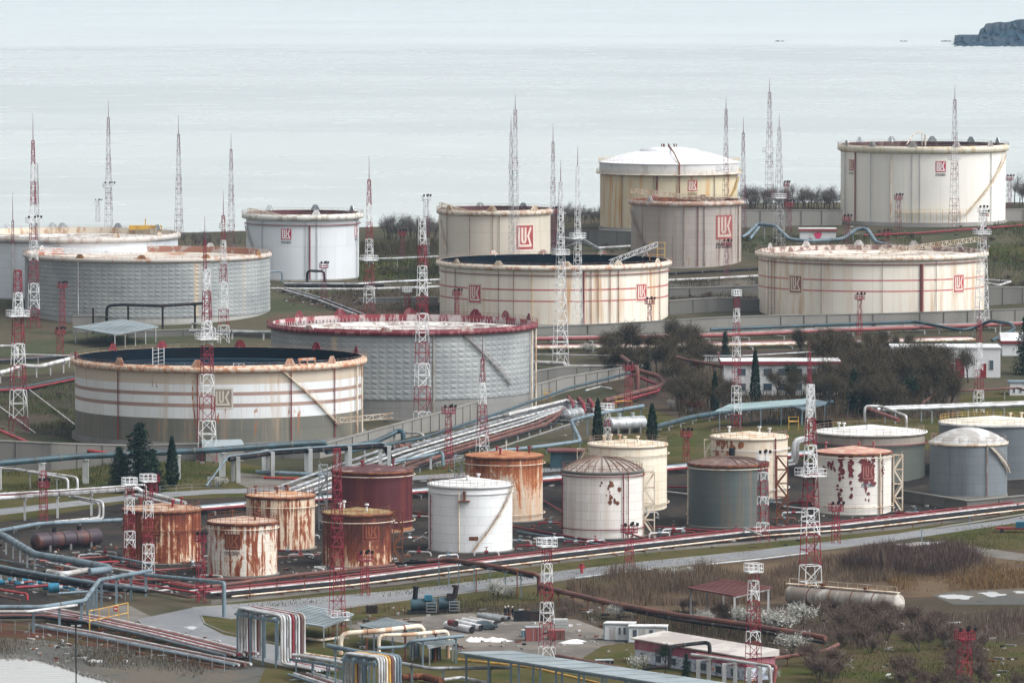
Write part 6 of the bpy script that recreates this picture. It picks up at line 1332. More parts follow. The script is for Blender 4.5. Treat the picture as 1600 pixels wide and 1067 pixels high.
# yard clutter
def crate(label, px, py, sz, mat, name='crate', cat='crate', yaw=.1, lid=None):
    P = G(px, py); o = empty(name, P, label, cat); mb = MB(); mb.box(P, sz, yaw); mb.build('body', M[mat], o); mb = MB(); mb.box(P + Vector((0, 0, sz[2] + .003)), (sz[0] + .1, sz[1] + .1, .1), yaw); mb.build('lid', M[lid or mat], o)
    mb = MB()
    for k in (-.33, 0, .33): mb.box(P + Vector((sz[0] * k, -sz[1] / 2 - .03, .05)), (.1, .08, sz[2] - .1), yaw)
    mb.build('ribs', M[lid or 'black'], o); return o
crate('red weathered crate left of the storage yard mast foot', 833, 1001, (2.4, 2, 2.2), 'pink', lid='galv'); crate('red crate right of the storage yard mast foot', 869, 999, (2.6, 2, 1.5), 'brown', lid='pink')
crate('small blue crate beside the red weathered crate', 822, 995, (1.4, 1.2, 1.1), 'blue', lid='pale'); crate('black open bin beyond the storage yard mast', 944, 1040, (2.7, 1.6, .9), 'black', 'bin', 'bin', lid='galv')
crate('long black container with yellow section behind the workers', 828, 970, (5.2, 2, 1.6), 'black', 'container', 'container'); crate('yellow cabinet in front of the black container', 817, 970.5, (1.1, 1, 1.6), 'yellow', 'cabinet', 'cabinet')
crate('black box lying beside white sheet left of the dark machines', 581, 958, (1.8, 1.2, 1.2), 'black', 'crate'); crate('dark green control cabinet at the bottom among pipes', 680, 1030, (1.7, 1.2, 3.2), 'teal', 'cabinet', 'cabinet', lid='pale'); crate('blue grey control cabinet left of the dark green one', 648, 1026, (1.6, 1.2, 2.4), 'bluegrey', 'cabinet', 'cabinet')
for i in range(4):
    P = G(875, 984); mb = MB(); mb.box(P + Vector((0, 0, .46 * i)), (2.3, 1.8, .4), .05 * i)
    tag(mb.build('concrete_slab', M['post'], org=P + Vector((0, 0, .46 * i))), ('bottom', 'second lowest', 'second highest', 'topmost')[i] + ' slab of the concrete slab stack', 'slab', 'concrete slabs stacked in the yard')
# car
P = G(757, 984); o = empty('parked_car', P, 'dark green car parked in the storage yard behind the stacked pipes', 'car'); yaw = .25
def lc(x, y, z): return P + Vector((x * cos(yaw) - y * sin(yaw), x * sin(yaw) + y * cos(yaw), z))
def body(mb, prof, w0):
    n = len(prof); vs = [lc(x, sgn * w0, z) for sgn in (-1, 1) for x, z in prof]; mb.add(vs, [tuple(range(n)), tuple(range(n, 2 * n))[::-1]] + [(i, n + i, n + (i + 1) % n, (i + 1) % n) for i in range(n)])
mb = MB(); body(mb, [(-2.0, .35), (2.0, .35), (2.05, .75), (1.3, .9), (-1.9, .95), (-2.05, .7)], .82); mb.build('body', M['teal'], o); mb = MB(); body(mb, [(-1.5, .94), (1.2, .92), (.6, 1.4), (-1.0, 1.42)], .7); mb.build('cabin_glass', M['glass'], o)
mb = MB(); body(mb, [(-1.02, 1.42), (.62, 1.4), (.55, 1.47), (-.95, 1.48)], .68); mb.build('roof', M['teal'], o)
for x in (-1.25, 1.25):
    for y in (-.8, .8): mb = MB(); mb.tube([lc(x, y - .1, .33), lc(x, y + .1, .33)], .33, 12); mb.build('wheel', M['black'], o)
# trailer, hydrant, barrier
P = G(1585, 832); o = empty('flatbed_trailer', P, 'small red and blue trailer load beside the road at the right edge', 'trailer'); mb = MB(); mb.box(P + Vector((0, 0, .7)), (7, 2.2, .3), -.15); mb.build('bed', M['red'], o); mb = MB(); mb.box(P + Vector((1.5, -.2, 1.0)), (2.4, 1.8, 1.1), -.15); mb.build('load', M['blue'], o)
for x in (-2.4, 2.2): mb = MB(); mb.tube([P + Vector((x, -1.2, .4)), P + Vector((x, -.9, .4))], .42, 12); mb.build('wheel', M['black'], o)
P = G(909, 896); o = empty('fire_hydrant', P, 'red fire hydrant by the road, right of the crossing brown pipe', 'hydrant'); mb = MB(); mb.tube([P, P + Vector((0, 0, 1.5))], .28, 10); mb.build('barrel', M['brightred'], o); mb = MB(); mb.tube([P + Vector((-.6, 0, 1.1)), P + Vector((.6, 0, 1.1))], .2, 8); mb.build('outlets', M['brightred'], o); mb = MB(); mb.tube([P + Vector((0, 0, 1.5)), P + Vector((0, 0, 1.8))], .4, 10); mb.build('cap', M['red'], o)
P = G(181, 962); o = empty('road_sign', P, 'small red and white round sign on the sandy patch, lower left', 'sign'); mb = MB(); mb.bar(P, P + Vector((0, 0, 1.2)), .12); mb.build('post', M['galv'], o); mb = MB(); mb.tube([P + Vector((0, -.1, 1.2)), P + Vector((0, -.02, 1.2))], .45, 16); mb.build('disc', M['brightred'], o); mb = MB(); mb.box(P + Vector((0, -.13, 1.12)), (.6, .04, .16)); mb.build('bar', M['white'], o)
P = G(119, 1090); o = empty('lamp_post', P, 'thin black lamp post with twin heads at the bottom left', 'lamp post'); mb = MB(); mb.tube([P, P + Vector((0, 0, 10.6))], .1, 6); mb.build('post', M['black'], o)
for k in (-1, 1): mb = MB(); mb.box(P + Vector((k * .45, 0, 10.5)), (.5, .3, .2)); mb.build('lamp_head', M['pale'], o)
# thin utility poles, fence posts
for i, (x, y, hpx, m, lab) in enumerate(((350, 748, 0, 'galv', ''), (608, 908, 50, 'rust', ''), (808, 935, 44, 'rust', 'thin pole beside the blossoming tree at the road'), (744, 925, 34, 'rust', 'thin pole in front of the clean white tank'), (701, 915, 26, 'bluegrey', 'thin blue pole left of the sloping brown pipe'), (791, 722, 30, 'cream', 'pale thin stack behind the orange topped tank'), (1210, 860, 0, '', ''), (1335, 868, 12, 'rust', 'short post at the road near the peeling tank'), (1440, 846, 18, 'bluegrey', 'blue green post at the road bend on the right'), (1515, 822, 14, 'bluegrey', 'short grey post by the right road'), (510, 815, 22, 'galv', 'thin pole between the rusted tanks'), (321, 860, 0, '', ''))):
    if not lab: continue
    P = G(x, y); h = m2(P, hpx); o = empty('utility_pole', P, lab, 'pole', 'thin poles around the yard'); mb = MB(); mb.tube([P, P + Vector((0, 0, h))], .11, 6); mb.build('shaft', M[m], o); mb = MB(); mb.box(P + Vector((0, 0, h)), (.4, .4, .25)); mb.build('cap', M[m], o)
def fence(label, path, h, gap, m='galv', name='wire_fence'):
    pts = [G(*p) for p in path]; o = empty(name, pts[0], label, 'fence', 'thin wire fences'); n = 0; mb2 = MB()
    for a, b in zip(pts, pts[1:]):
        k = max(1, int((b - a).length / gap))
        for i in range(k):
            q = a.lerp(b, i / k); q.z = H(q.x, q.y); mb = MB(); mb.bar(q, q + Vector((0, 0, h)), .09); mb.build('fence_post', M[m], o)
        for z in (.35, .7, 1.0): mb2.bar(a + Vector((0, 0, h * z)), b + Vector((0, 0, h * z)), .035)
    mb2.build('wires', M[m], o)
fence('thin wire fence along the weeds above the shore, bottom left', [(-20, 985), (90, 1000), (200, 1022), (370, 1052)], 2.2, 3.2)
fence('dark wire fence behind the wide grey roofed tank', [(1270, 668), (1360, 664), (1420, 672)], 2.4, 2.6, 'rust')
fence('low wire fence on the left lawn behind the cypress', [(250, 775), (300, 772), (345, 772)], 2.0, 3)
fence('wire fence along the scrub left of the storage yard', [(535, 962), (600, 955), (640, 962)], 1.5, 1.6, 'rust')
# gate frame and yellow barrier
P = G(140, 985); o = empty('steel_barrier', P, 'ochre steel frame barrier over the parallel pipes, lower left', 'barrier'); mb = MB(); Q = G(200, 972)
for k in range(5): q = P.lerp(Q, k / 4); q.z = 0; mb.bar(q, q + Vector((0, 0, 3.2)), .16)
for z in (1.6, 3.2): mb.bar(Vector((P.x, P.y, z)), Vector((Q.x, Q.y, z)), .14)
mb.build('frame', M['rail_y'], o)
# yellow platforms beside pipes
for x, y, w_, lab in ((934, 640, 0, ''), (950, 712, 22, 'yellow steel bridge below the silver drum, between cypresses'), (855, 628, 10, 'small yellow platform on the silver bundle'), (975, 640, 26, 'yellow valve platform above the silver drum'), (1240, 350, 14, 'yellow stair platform on the wall above the zigzag pipe'), (1240, 672, 16, 'yellow valve deck under the green canopy'), (1418, 445, 0, '')):
    if not lab: continue
    P = G(x, y); w = m2(P, w_); o = empty('access_platform', P, lab, 'platform', 'yellow steel access platforms'); mb = MB(); mb.box(P + Vector((0, 0, 1.8)), (w, 1.6, .2)); mb.build('deck', M['yellow'], o); mb = MB()
    for k in (-.48, .48):
        for s_ in (-.7, .7): mb.bar(P + Vector((w * k, s_, 0)), P + Vector((w * k, s_, 2.9)), .14)
    mb.bar(P + Vector((-w * .48, -.7, 2.9)), P + Vector((w * .48, -.7, 2.9)), .1); mb.build('frame', M['yellow'], o)
def valve(label, px, py, mat, yaw, wm='red'):
    P = G(px, py); o = empty('valve_set', P, label, 'valve', 'valve sets on the dark yard'); u = Vector((cos(yaw), sin(yaw), 0)); z = Vector((0, 0, .7))
    mb = MB(); mb.tube([P - u * 2.2 - z * .6, P - u * 2.2 + z, P + u * 2.2 + z, P + u * 2.2 - z * .6], .17, 8, bend=.5); mb.build('pipe', M[mat], o)
    mb = MB(); mb.tube([P - u * .35 + z, P + u * .35 + z], .3, 10); mb.tube([P + z, P + z * 2.2], .09, 6); mb.build('valve_body', M[wm], o)
    mb = MB(); mb.tube([P + z * 2.15, P + z * 2.25], .34, 12); mb.build('handwheel', M[wm], o)
rg = random.Random(31)
for i, (x, y) in enumerate([(330, 905), (450, 866), (470, 872), (640, 846), (655, 868), (812, 850), (825, 858), (866, 846), (1012, 850), (1030, 838), (1052, 832), (1068, 836), (1150, 834), (1225, 815), (1240, 806), (1262, 812), (1400, 812), (1430, 806), (1460, 812), (1010, 806), (655, 812), (860, 822), (480, 842), (300, 884), (318, 890), (1205, 790), (1250, 790), (1500, 806), (1590, 800), (700, 873), (760, 868), (900, 852), (930, 850), (190, 884), (165, 868), (140, 872), (120, 880)]):
    valve('low pipe loop with handwheel valve on the dark yard around the small tanks', x, y, ['pale', 'red', 'alu', 'brown', 'pale'][i % 5], rg.uniform(-.5, .9), ['red', 'bluegrey', 'red', 'galv'][i % 4])
# ================================================================ three workers in the yard
def person(label, px, py, coat, face, arm):
    P = G(px, py); v = [(0, 0, .95), (0, 0, 1.25), (0, 0, 1.45), (0, 0, 1.55), (0, .02, 1.66), (0, 0, 1.74),
        (.2, 0, 1.43), (.27, -.05, 1.15), (.22, -.22, .95 + arm), (.21, -.27, .9 + arm), (-.2, 0, 1.43), (-.27, .02, 1.15), (-.26, -.08, .9), (-.25, -.1, .82),
        (.1, 0, .88), (.12, -.03, .5), (.13, 0, .08), (.14, -.16, .04), (-.1, 0, .88), (-.13, .02, .5), (-.14, .04, .08), (-.15, -.12, .04)]
    e = [(0, 1), (1, 2), (2, 3), (3, 4), (4, 5), (2, 6), (6, 7), (7, 8), (8, 9), (2, 10), (10, 11), (11, 12), (12, 13), (0, 14), (14, 15), (15, 16), (16, 17), (0, 18), (18, 19), (19, 20), (20, 21)]
    r = [.17, .19, .17, .07, .105, .09, .085, .065, .05, .045, .085, .065, .05, .045, .11, .08, .055, .045, .11, .08, .055, .045]
    me = bpy.data.meshes.new('person'); me.from_pydata(v, e, []); o = bpy.data.objects.new('person', me); COL.objects.link(o)
    o.location = P; o.rotation_euler.z = face; me.materials.append(M['black'] if coat == 0 else M['navy']); md = o.modifiers.new('skin', 'SKIN')
    for i, q in enumerate(me.skin_vertices[0].data): q.radius = (r[i], r[i] * .8); q.use_root = i == 0
    sb = o.modifiers.new('sub', 'SUBSURF'); sb.levels = sb.render_levels = 2
    tag(o, label, 'person', 'workers standing in the storage yard')
    sk_ = paint('skin', (.42, .26, .19), (.36, .2, .15), .3, 5)
    def child(nm, mb, m):
        c = mb.build(nm, m, None, org=(0, 0, 0)); c.parent = o; c.location = (0, 0, 0); return c
    mb = MB(); mb.tube([(0, -.02, 1.54), (0, -.03, 1.6), (0, -.03, 1.68), (0, -.02, 1.73)], .105, 10); mb.bar((0, -.13, 1.63), (0, -.15, 1.6), .03); child('face', mb, sk_)
    mb = MB(); mb.tube([(0, -.02, 1.7), (0, -.02, 1.76), (0, -.02, 1.81), (0, -.02, 1.84)], .15, 12, r2=.05); mb.tube([(0, -.05, 1.69), (0, -.05, 1.71)], .17, 12); child('helmet', mb, M['white'] if coat == 0 else M['cream'])
    for sx, hx, hy, hz in ((1, .21, -.3, .88 + arm), (-1, -.25, -.11, .79)):
        mb = MB()
        for f in range(5): mb.tube([(hx + (f - 2) * .018, hy, hz + .03), (hx + (f - 2) * .02, hy - .02, hz - .05 + abs(f - 2) * .008)], .011, 5)
        child('hand', mb, sk_)
person('person in dark clothes and white helmet, left of three standing in the yard', 789.5, 964, 0, .4, 0)
person('person in dark clothes and white helmet, middle of three standing in the yard', 794.5, 963, 0, -.9, .25)
person('person in dark navy clothes and cream helmet, right of three standing in the yard', 801, 964, 1, -1.6, .1)
# ================================================================ vegetation
def fol(name, a, b, c=None):
    t = NT(name); g = t.n('ShaderNodeNewGeometry'); r = t.n('ShaderNodeObjectInfo')
    k = t.mix(g.outputs['Random Per Island'], a, b)
    if c: k = t.mix(t.ramp(g.outputs['Random Per Island'], .86, .9), k, c)
    k = t.mix(t.math('MULTIPLY', r.outputs['Random'], .3), k, tuple(x * .6 for x in a)); return t.done(k, .9, 0, .03)
V = {'bark': fol('bark', (.075, .06, .05), (.05, .042, .036)), 'twig': fol('bare_twigs', (.085, .068, .05), (.05, .04, .03), (.11, .10, .04)), 'ridge': fol('ridge_twigs', (.17, .155, .14), (.10, .09, .085)), 'twigg': fol('grey_purple_twigs', (.12, .085, .07), (.075, .052, .045), (.2, .17, .14)),
     'dark': fol('dark_conifer_needles', (.022, .040, .028), (.009, .020, .015), (.045, .065, .035)), 'pine': fol('pine_needles', (.03, .05, .03), (.015, .028, .02)), 'bloss': fol('white_blossom', (.50, .50, .47), (.27, .27, .23), (.10, .09, .07)),
     'russet': fol('russet_leaves', (.15, .06, .045), (.09, .045, .035)), 'olive': fol('olive_shrub_leaves', (.07, .085, .03), (.045, .05, .025)), 'reed': fol('dry_reeds', (.15, .11, .08), (.09, .065, .05), (.18, .13, .08)), 'orange': fol('orange_dry_grass', (.19, .115, .055), (.12, .085, .045)), 'purp': fol('purple_brown_brush', (.095, .065, .06), (.06, .044, .04), (.13, .1, .07)), 'gr': fol('green_grass_blades', (.055, .066, .018), (.09, .075, .03))}
def twigs(mb, n, shape, L, w, rg, updir=.6):
    for _ in range(n):
        p = shape(rg); d = Vector((p.x * .5 + rg.uniform(-.8, .8), p.y * .5 + rg.uniform(-.8, .8), updir + rg.uniform(-.5, .8))).normalized(); l = L * rg.uniform(.5, 1.4)
        s = d.cross(Vector((rg.uniform(-1, 1), rg.uniform(-1, 1), .3))).normalized() * w * rg.uniform(.6, 1.3); q = p + d * l
        mb.add([p - s, p + s, q + s * .3, q - s * .3], [(0, 1, 2, 3)])
def branch(mb, p, d, l, r, lev, rg, tips):
    q = p + d * l; mb.tube([p, q], r, 4, cap=False, r2=r * .6)
    if lev == 0: tips.append(q); return
    for k in range(3 if lev > 1 else 4):
        e = (d + Vector((rg.uniform(-.75, .75), rg.uniform(-.75, .75), rg.uniform(-.1, .6)))).normalized(); branch(mb, q - d * l * rg.uniform(0, .3), e, l * rg.uniform(.55, .8), r * .55, lev - 1, rg, tips)
def proto_tree(kind, seed):
    """unit tree about 1 high; returns (trunk mesh obj, crown mesh obj)"""
    rg = random.Random(seed); t = MB(); c = MB(); tips = []
    if kind in ('bare', 'grey', 'bloss', 'russet', 'ridge'):
        stems = 1 if kind in ('bare', 'ridge') else 4
        for s in range(stems):
            d = Vector((rg.uniform(-.5, .5), rg.uniform(-.5, .5), 1)).normalized() if stems > 1 else Vector((rg.uniform(-.1, .1), rg.uniform(-.1, .1), 1)).normalized()
            branch(t, Vector((0, 0, 0)), d, .34 if stems == 1 else .28, .022 if stems == 1 else .013, 3 if stems == 1 else 2, rg, tips)
        def sh(r): return r.choice(tips) * r.uniform(.72, 1.08) + Vector((r.gauss(0, .05), r.gauss(0, .05), r.gauss(0, .04)))
        if kind == 'bloss':
            for _ in range(1500):
                p = sh(rg); a = [Vector((rg.gauss(0, 1), rg.gauss(0, 1), rg.gauss(0, 1))) * .014 for _ in range(3)]; c.add([p + a[0], p + a[1], p + a[2]], [(0, 1, 2)])
            twigs(c, 250, sh, .13, .003, rg)
        else: twigs(c, {'bare': 1300, 'ridge': 420}.get(kind, 1000), sh, .13, {'bare': .003, 'ridge': .0035}.get(kind, .0035), rg)
    elif kind == 'cypress':
        t.tube([(0, 0, 0), (0, 0, .9)], .02, 6, r2=.005)
        for _ in range(2600):
            z = rg.uniform(.03, 1); R = .125 * (min(1, z * 5) ** .5) * (1 - max(0, z - .25) / .76) ** .62 * rg.uniform(.75, 1.1); a = rg.uniform(0, 2 * pi); p = Vector((R * cos(a), R * sin(a), z)); o = [Vector((rg.gauss(0, 1), rg.gauss(0, 1), rg.gauss(0, 1.8))) * .014 for _ in range(3)]
            c.add([p + o[0], p + o[1], p + o[2] + Vector((0, 0, .015))], [(0, 1, 2)])
    elif kind == 'fir':
        t.tube([(0, 0, 0), (0, 0, .95)], .025, 6, r2=.006)
        for k in range(34):
            z0 = .06 + .9 * (k / 34) ** .95; n = 7 + int(8 * (1 - z0))
            for j in range(n):
                a = rg.uniform(0, 2 * pi); L = .33 * (1 - z0) ** .8 * rg.uniform(.5, 1.15) + .02
                for q in range(14):
                    f = rg.uniform(.1, 1); p = Vector((L * f * cos(a), L * f * sin(a), z0 - .10 * f * L / .3 + rg.uniform(-.012, .012))); o = [Vector((rg.gauss(0, 1), rg.gauss(0, 1), rg.gauss(0, .7))) * .016 for _ in range(3)]; c.add([p + o[0], p + o[1], p + o[2]], [(0, 1, 2)])
    elif kind == 'pine':
        branch(t, Vector((0, 0, 0)), Vector((.05, 0, 1)).normalized(), .34, .028, 3, rg, tips)
        for p0 in tips:
            for _ in range(46):
                p = p0 * rg.uniform(.8, 1.06) + Vector((rg.gauss(0, .05), rg.gauss(0, .05), rg.gauss(0, .025))); o = [Vector((rg.gauss(0, 1), rg.gauss(0, 1), rg.gauss(0, .7))) * .016 for _ in range(3)]; c.add([p + o[0], p + o[1], p + o[2]], [(0, 1, 2)])
    return t, c
PT = {}
CM = {'ridge': 'ridge', 'bare': 'twig', 'grey': 'twigg', 'bloss': 'bloss', 'cypress': 'dark', 'fir': 'dark', 'pine': 'pine', 'russet': 'russet'}
NM = {'ridge': 'bare_tree', 'bare': 'bare_tree', 'grey': 'bare_shrub', 'bloss': 'blossoming_shrub', 'cypress': 'cypress_tree', 'fir': 'conifer_tree', 'pine': 'pine_tree', 'russet': 'russet_shrub'}
def tree(kind, px, py, hpx, wf=1.0, label='', group=None, var=None):
    var = RN.randrange(3) if var is None else var; key = (kind, var); P = G(px, py); h = m2(P, hpx)
    if key not in PT:
        t, c = proto_tree(kind, 100 + var * 7 + len(kind)); o = empty(NM[kind], (0, 0, 0), label, 'shrub' if 'shrub' in NM[kind] else 'tree', group)
        a = t.build('trunk', V['bark'], o); b = c.build('crown', V[CM[kind]], o); PT[key] = (a.data, b.data)
    else:
        o = empty(NM[kind], (0, 0, 0), label, 'shrub' if 'shrub' in NM[kind] else 'tree', group)
        for nm, me in zip(('trunk', 'crown'), PT[key]): q = bpy.data.objects.new(nm, me); COL.objects.link(q); q.parent = o
    o.location = P - Vector((0, 0, .15)); top = 1.0 if kind in ('cypress', 'fir') else .95
    o.scale = (h * wf, h * wf, h * top); o.rotation_euler.z = RN.uniform(0, 6.28); return o
# conifers and cypresses
tree('fir', 218, 768, 114, 1.35, 'tall ragged dark conifer between the left concrete pillars'); tree('fir', 186, 768, 76, 1.2, 'smaller dark conifer touching the left side of the tall one'); tree('fir', 238, 766, 70, 1.2, 'small dark conifer on the right side of the tall one')
for x, y, h, w, lab in ((269, 760, 77, 1.05, 'dark cypress standing alone right of the tall conifer'), (934, 692, 68, .95, 'dark cypress behind the ivory tank, left of the silver drum'), (1019, 690, 60, 1.15, 'dark cypress behind the ivory tank, right of the silver drum'), (1117, 646, 66, .8, 'slim dark cypress left of the office building'), (1180, 632, 84, .75, 'tall dark cypress in front of the office windows'), (1206, 612, 0, 1, '')):
    if h: tree('cypress', x, y, h, w, lab)
tree('pine', 1238, 624, 78, .75, 'broad green pine right of the office windows'); tree('fir', 1333, 648, 78, .8, 'dark conifer in the thicket, left of two'); tree('fir', 1353, 650, 66, .7, 'dark conifer in the thicket, right of two'); tree('fir', 1133, 560, 46, .9, 'dark conifer behind the small outbuilding')
tree('fir', 1604, 585, 100, .9, 'dark conifer cut by the right edge'); tree('pine', 1392, 648, 60, .8, 'dull green pine at the right of the thicket'); tree('pine', 985, 560, 50, .9, 'dull green pine in the thicket behind the folded pipeline')
for x, y, h, w, k, lab in ((968, 578, 52, .8, 'pine', 'dull green pine at the left of the thicket'), (1010, 584, 46, .8, 'fir', 'small dark conifer inside the left part of the thicket'), (1092, 572, 50, .8, 'fir', 'dark conifer between the thicket and small outbuilding'), (1285, 640, 66, .8, 'pine', 'green pine right of the tall red and white mast in the thicket'), (1420, 640, 70, .8, 'pine', 'dull green pine near the brown pipe bridge'), (1308, 598, 62, .8, 'fir', 'dark conifer behind the middle of the thicket'), (1450, 600, 50, .8, 'fir', 'small dark conifer before the low white building'), (1385, 610, 60, .7, 'cypress', 'dark cypress inside the thicket'), (1268, 600, 40, 1.0, 'pine', 'round green pine before the right end of the office')):
    tree(k, x, y, h, w, lab)
TG1 = 'leafless trees of the thicket around the office'
rg = random.Random(5)
LAB1 = 'leafless brown tree in the tangled thicket around the office'
for x0, x1, y0, y1, n, h0, h1 in ((945, 1100, 556, 592, 30, 48, 74), (1050, 1135, 596, 652, 16, 44, 72), (1215, 1310, 600, 640, 26, 48, 68), (1060, 1130, 560, 575, 8, 30, 46), (1285, 1490, 592, 655, 56, 58, 98), (1225, 1440, 548, 566, 20, 34, 50), (1425, 1490, 610, 645, 10, 34, 52)):
    for i in range(n): tree('bare', rg.uniform(x0, x1), rg.uniform(y0, y1), rg.uniform(h0, h1), rg.uniform(1.0, 1.35), LAB1, TG1)
tree('bare', 1513, 598, 68, 1.0, 'forked bare tree in front of the low white building'); tree('russet', 1082, 648, 40, 1.5, 'russet leaved shrub left of the slim cypress'); tree('russet', 1196, 640, 24, 1.5, 'low russet shrub right of the tall cypress')
TG2 = 'leafless trees along the shore ridge'
for x0, x1, y, n, h0, h1, lab in ((286, 332, 386, 16, 20, 30, 'small leafless tree on the ridge at the left, before the sea'), (340, 378, 384, 5, 14, 20, 'small leafless tree beside the white emblem tank, before the sea'), (600, 684, 374, 28, 28, 50, 'leafless tree on the ridge between emblem tank and beige tank'), (872, 940, 346, 26, 18, 34, 'leafless tree on the ridge left of the domed tank'), (1158, 1312, 328, 56, 30, 44, 'leafless tree in the ridge row between domed tank and cream tank'), (1572, 1620, 322, 10, 40, 58, 'leafless tree on the ridge right of the cream tank')):
    for i in range(n): tree('ridge', rg.uniform(x0, x1), y + rg.uniform(-3, 5), rg.uniform(h0, h1), rg.uniform(.8, 1.15), lab, TG2)
for x, y, h, w, lab in ((75, 730, 58, 1.5, 'white blossoming shrub at the foot of the grey wall, far left'), (100, 722, 34, 1.4, 'smaller white blossoming shrub beside the first, far left'), (343, 762, 32, 1.2, 'white blossoming shrub under the pale pipe bridge'), (776, 938, 54, 1.1, 'white blossoming tree by the road before the clean white tank'), (795, 934, 32, 1.3, 'pale bush right of the blossoming tree by the road'),
        (968, 968, 46, 1.2, 'white blossoming shrub left of the brown pipe in the scrub'), (1046, 904, 34, 1.8, 'wide white blossoming shrub at the top of the scrub field'), (1075, 898, 26, 1.5, 'white blossoming shrub right of the wide one in the scrub field'), (1098, 984, 54, 1.2, 'white blossoming shrub before the red canopy posts, left'), (1160, 982, 64, 1.1, 'white blossoming shrub under the right end of the red canopy'),
        (1212, 992, 74, 1.5, 'large grey white blossoming shrub right of the cage topped mast'), (1238, 1022, 62, 1.2, 'bright white blossoming shrub below the large one'), (1250, 975, 62, 1.4, 'grey white blossoming shrub left of the horizontal tank'), (1320, 940, 24, 1.5, 'pale blossoming shrub in front of the horizontal tank'), (1205, 1066, 44, .9, 'white blossoming shrub at the bottom beside the pink pipes'), (918, 552, 28, 1.9, 'pale blossoming shrub left of the thicket, by the white masts'), (1048, 640, 30, .8, 'white blossoming shrub above the dark blue pipe'), (1078, 648, 22, 1.0, 'small white blossoming shrub left of the slim cypress'), (1468, 560, 0, 1, ''), (1482, 1010, 24, 1.0, 'white blossoming shrub at the right near the flat headed red mast'), (1000, 1052, 56, 1.0, 'whitish shrub against the painted workshop wall')):
    if h: tree('bloss', x, y, h, w, lab, 'white blossoming shrubs')
tree('pine', 1040, 1052, 66, .9, 'olive green tree in front of the crimson workshop wall'); tree('fir', 1072, 1060, 44, .9, 'small dark conifer in front of the workshop')
LAB3 = 'grey leafless shrub in the scrub thicket at lower right'; TG3 = 'leafless shrubs in the scrub at lower right'
for x0, x1, y0, y1, n, h0, h1 in ((1280, 1400, 950, 975, 12, 36, 54), (1300, 1500, 980, 1030, 22, 46, 76), (1480, 1600, 1010, 1070, 13, 36, 60), (1250, 1330, 1020, 1075, 8, 40, 66), (1400, 1600, 1060, 1092, 12, 46, 70), (1060, 1130, 955, 985, 5, 34, 50), (850, 900, 960, 975, 4, 26, 42)):
    for i in range(n): tree('grey', rg.uniform(x0, x1), rg.uniform(y0, y1), rg.uniform(h0, h1), rg.uniform(.9, 1.3), LAB3, TG3)
# brushes and reeds: uncountable stalks, one mesh per stand
def stand(name, mat, poly, n, h0, h1, w, lab=None, lean=.15, clump=0):
    pts = [G(*p) for p in poly]; xs_ = [p.x for p in pts]; ys_ = [p.y for p in pts]; rg = random.Random(len(name) + n); mb = MB(); m = 0
    def ins(x, y):
        c = False; j = len(pts) - 1
        for i in range(len(pts)):
            if (pts[i].y > y) != (pts[j].y > y) and x < (pts[j].x - pts[i].x) * (y - pts[i].y) / (pts[j].y - pts[i].y) + pts[i].x: c = not c
            j = i
        return c
    from mathutils import noise as mn
    while m < n:
        x, y = rg.uniform(min(xs_), max(xs_)), rg.uniform(min(ys_), max(ys_))
        if not ins(x, y): m += .2; continue
        d = mn.noise(Vector((x * .09, y * .05, 3)))
        if clump and d < rg.uniform(-.5, .3): m += .3; continue
        z = H(x, y); h = rg.uniform(h0, h1) * (1 + d * .8); a = rg.uniform(0, pi); s = Vector((cos(a), sin(a), 0)) * w * rg.uniform(.6, 1.4); t = Vector((rg.gauss(0, lean), rg.gauss(0, lean), 1)) * h; p = Vector((x, y, z - .05))
        mb.add([p - s, p + s, p + t + s * .2, p + t - s * .2], [(0, 1, 2, 3)]); m += 1
    o = mb.build(name, V[mat], org=pts[0]); tag(o, kind='stuff'); return o
stand('reed_bed', 'reed', [(880, 925), (960, 898), (1100, 888), (1190, 905), (1230, 930), (1180, 945), (1060, 948), (930, 945)], 15000, .8, 2.4, .05, clump=1)
stand('reed_bed', 'reed', [(1190, 900), (1300, 872), (1420, 862), (1560, 880), (1500, 905), (1300, 912), (1230, 925)], 11000, .7, 2.0, .05, clump=1)
stand('brushwood', 'purp', [(1310, 893), (1380, 868), (1470, 866), (1530, 884), (1480, 900), (1380, 902)], 15000, 1.5, 3.8, .06, lean=.3)
stand('dry_grass', 'orange', [(1380, 905), (1500, 890), (1610, 878), (1640, 885), (1640, 915), (1500, 925), (1400, 925)], 12000, .4, 1.2, .06, clump=1)
stand('weeds', 'twigg', [(1240, 980), (1500, 960), (1640, 950), (1640, 1000), (1500, 1010), (1300, 1020)], 7000, .4, 1.4, .05, clump=1)
stand('weeds', 'twig', [(560, 955), (760, 930), (860, 925), (940, 960), (860, 965), (700, 958)], 6000, .2, .8, .05, clump=1)
stand('weeds', 'twig', [(900, 965), (1060, 960), (1240, 985), (1200, 1030), (1060, 1000), (980, 985)], 9000, .3, 1.4, .05, clump=1)
stand('grass', 'gr', [(330, 945), (640, 917), (900, 885), (1180, 860), (1180, 870), (900, 898), (640, 930), (430, 950)], 7000, .15, .4, .07)
stand('grass', 'gr', [(580, 747), (700, 722), (930, 692), (930, 655), (1060, 680), (1000, 722), (900, 735)], 8000, .2, .5, .08, clump=1)
stand('grass', 'gr', [(1250, 1075), (1320, 1000), (1500, 1000), (1640, 1030), (1640, 1080)], 7000, .2, .6, .07, clump=1)
stand('weeds', 'olive', [(-30, 605), (118, 590), (118, 690), (-30, 650)], 6000, .3, 1.0, .08, clump=1)
stand('weeds', 'twig', [(560, 385), (684, 380), (684, 398), (560, 402)], 5000, .6, 2.2, .08)
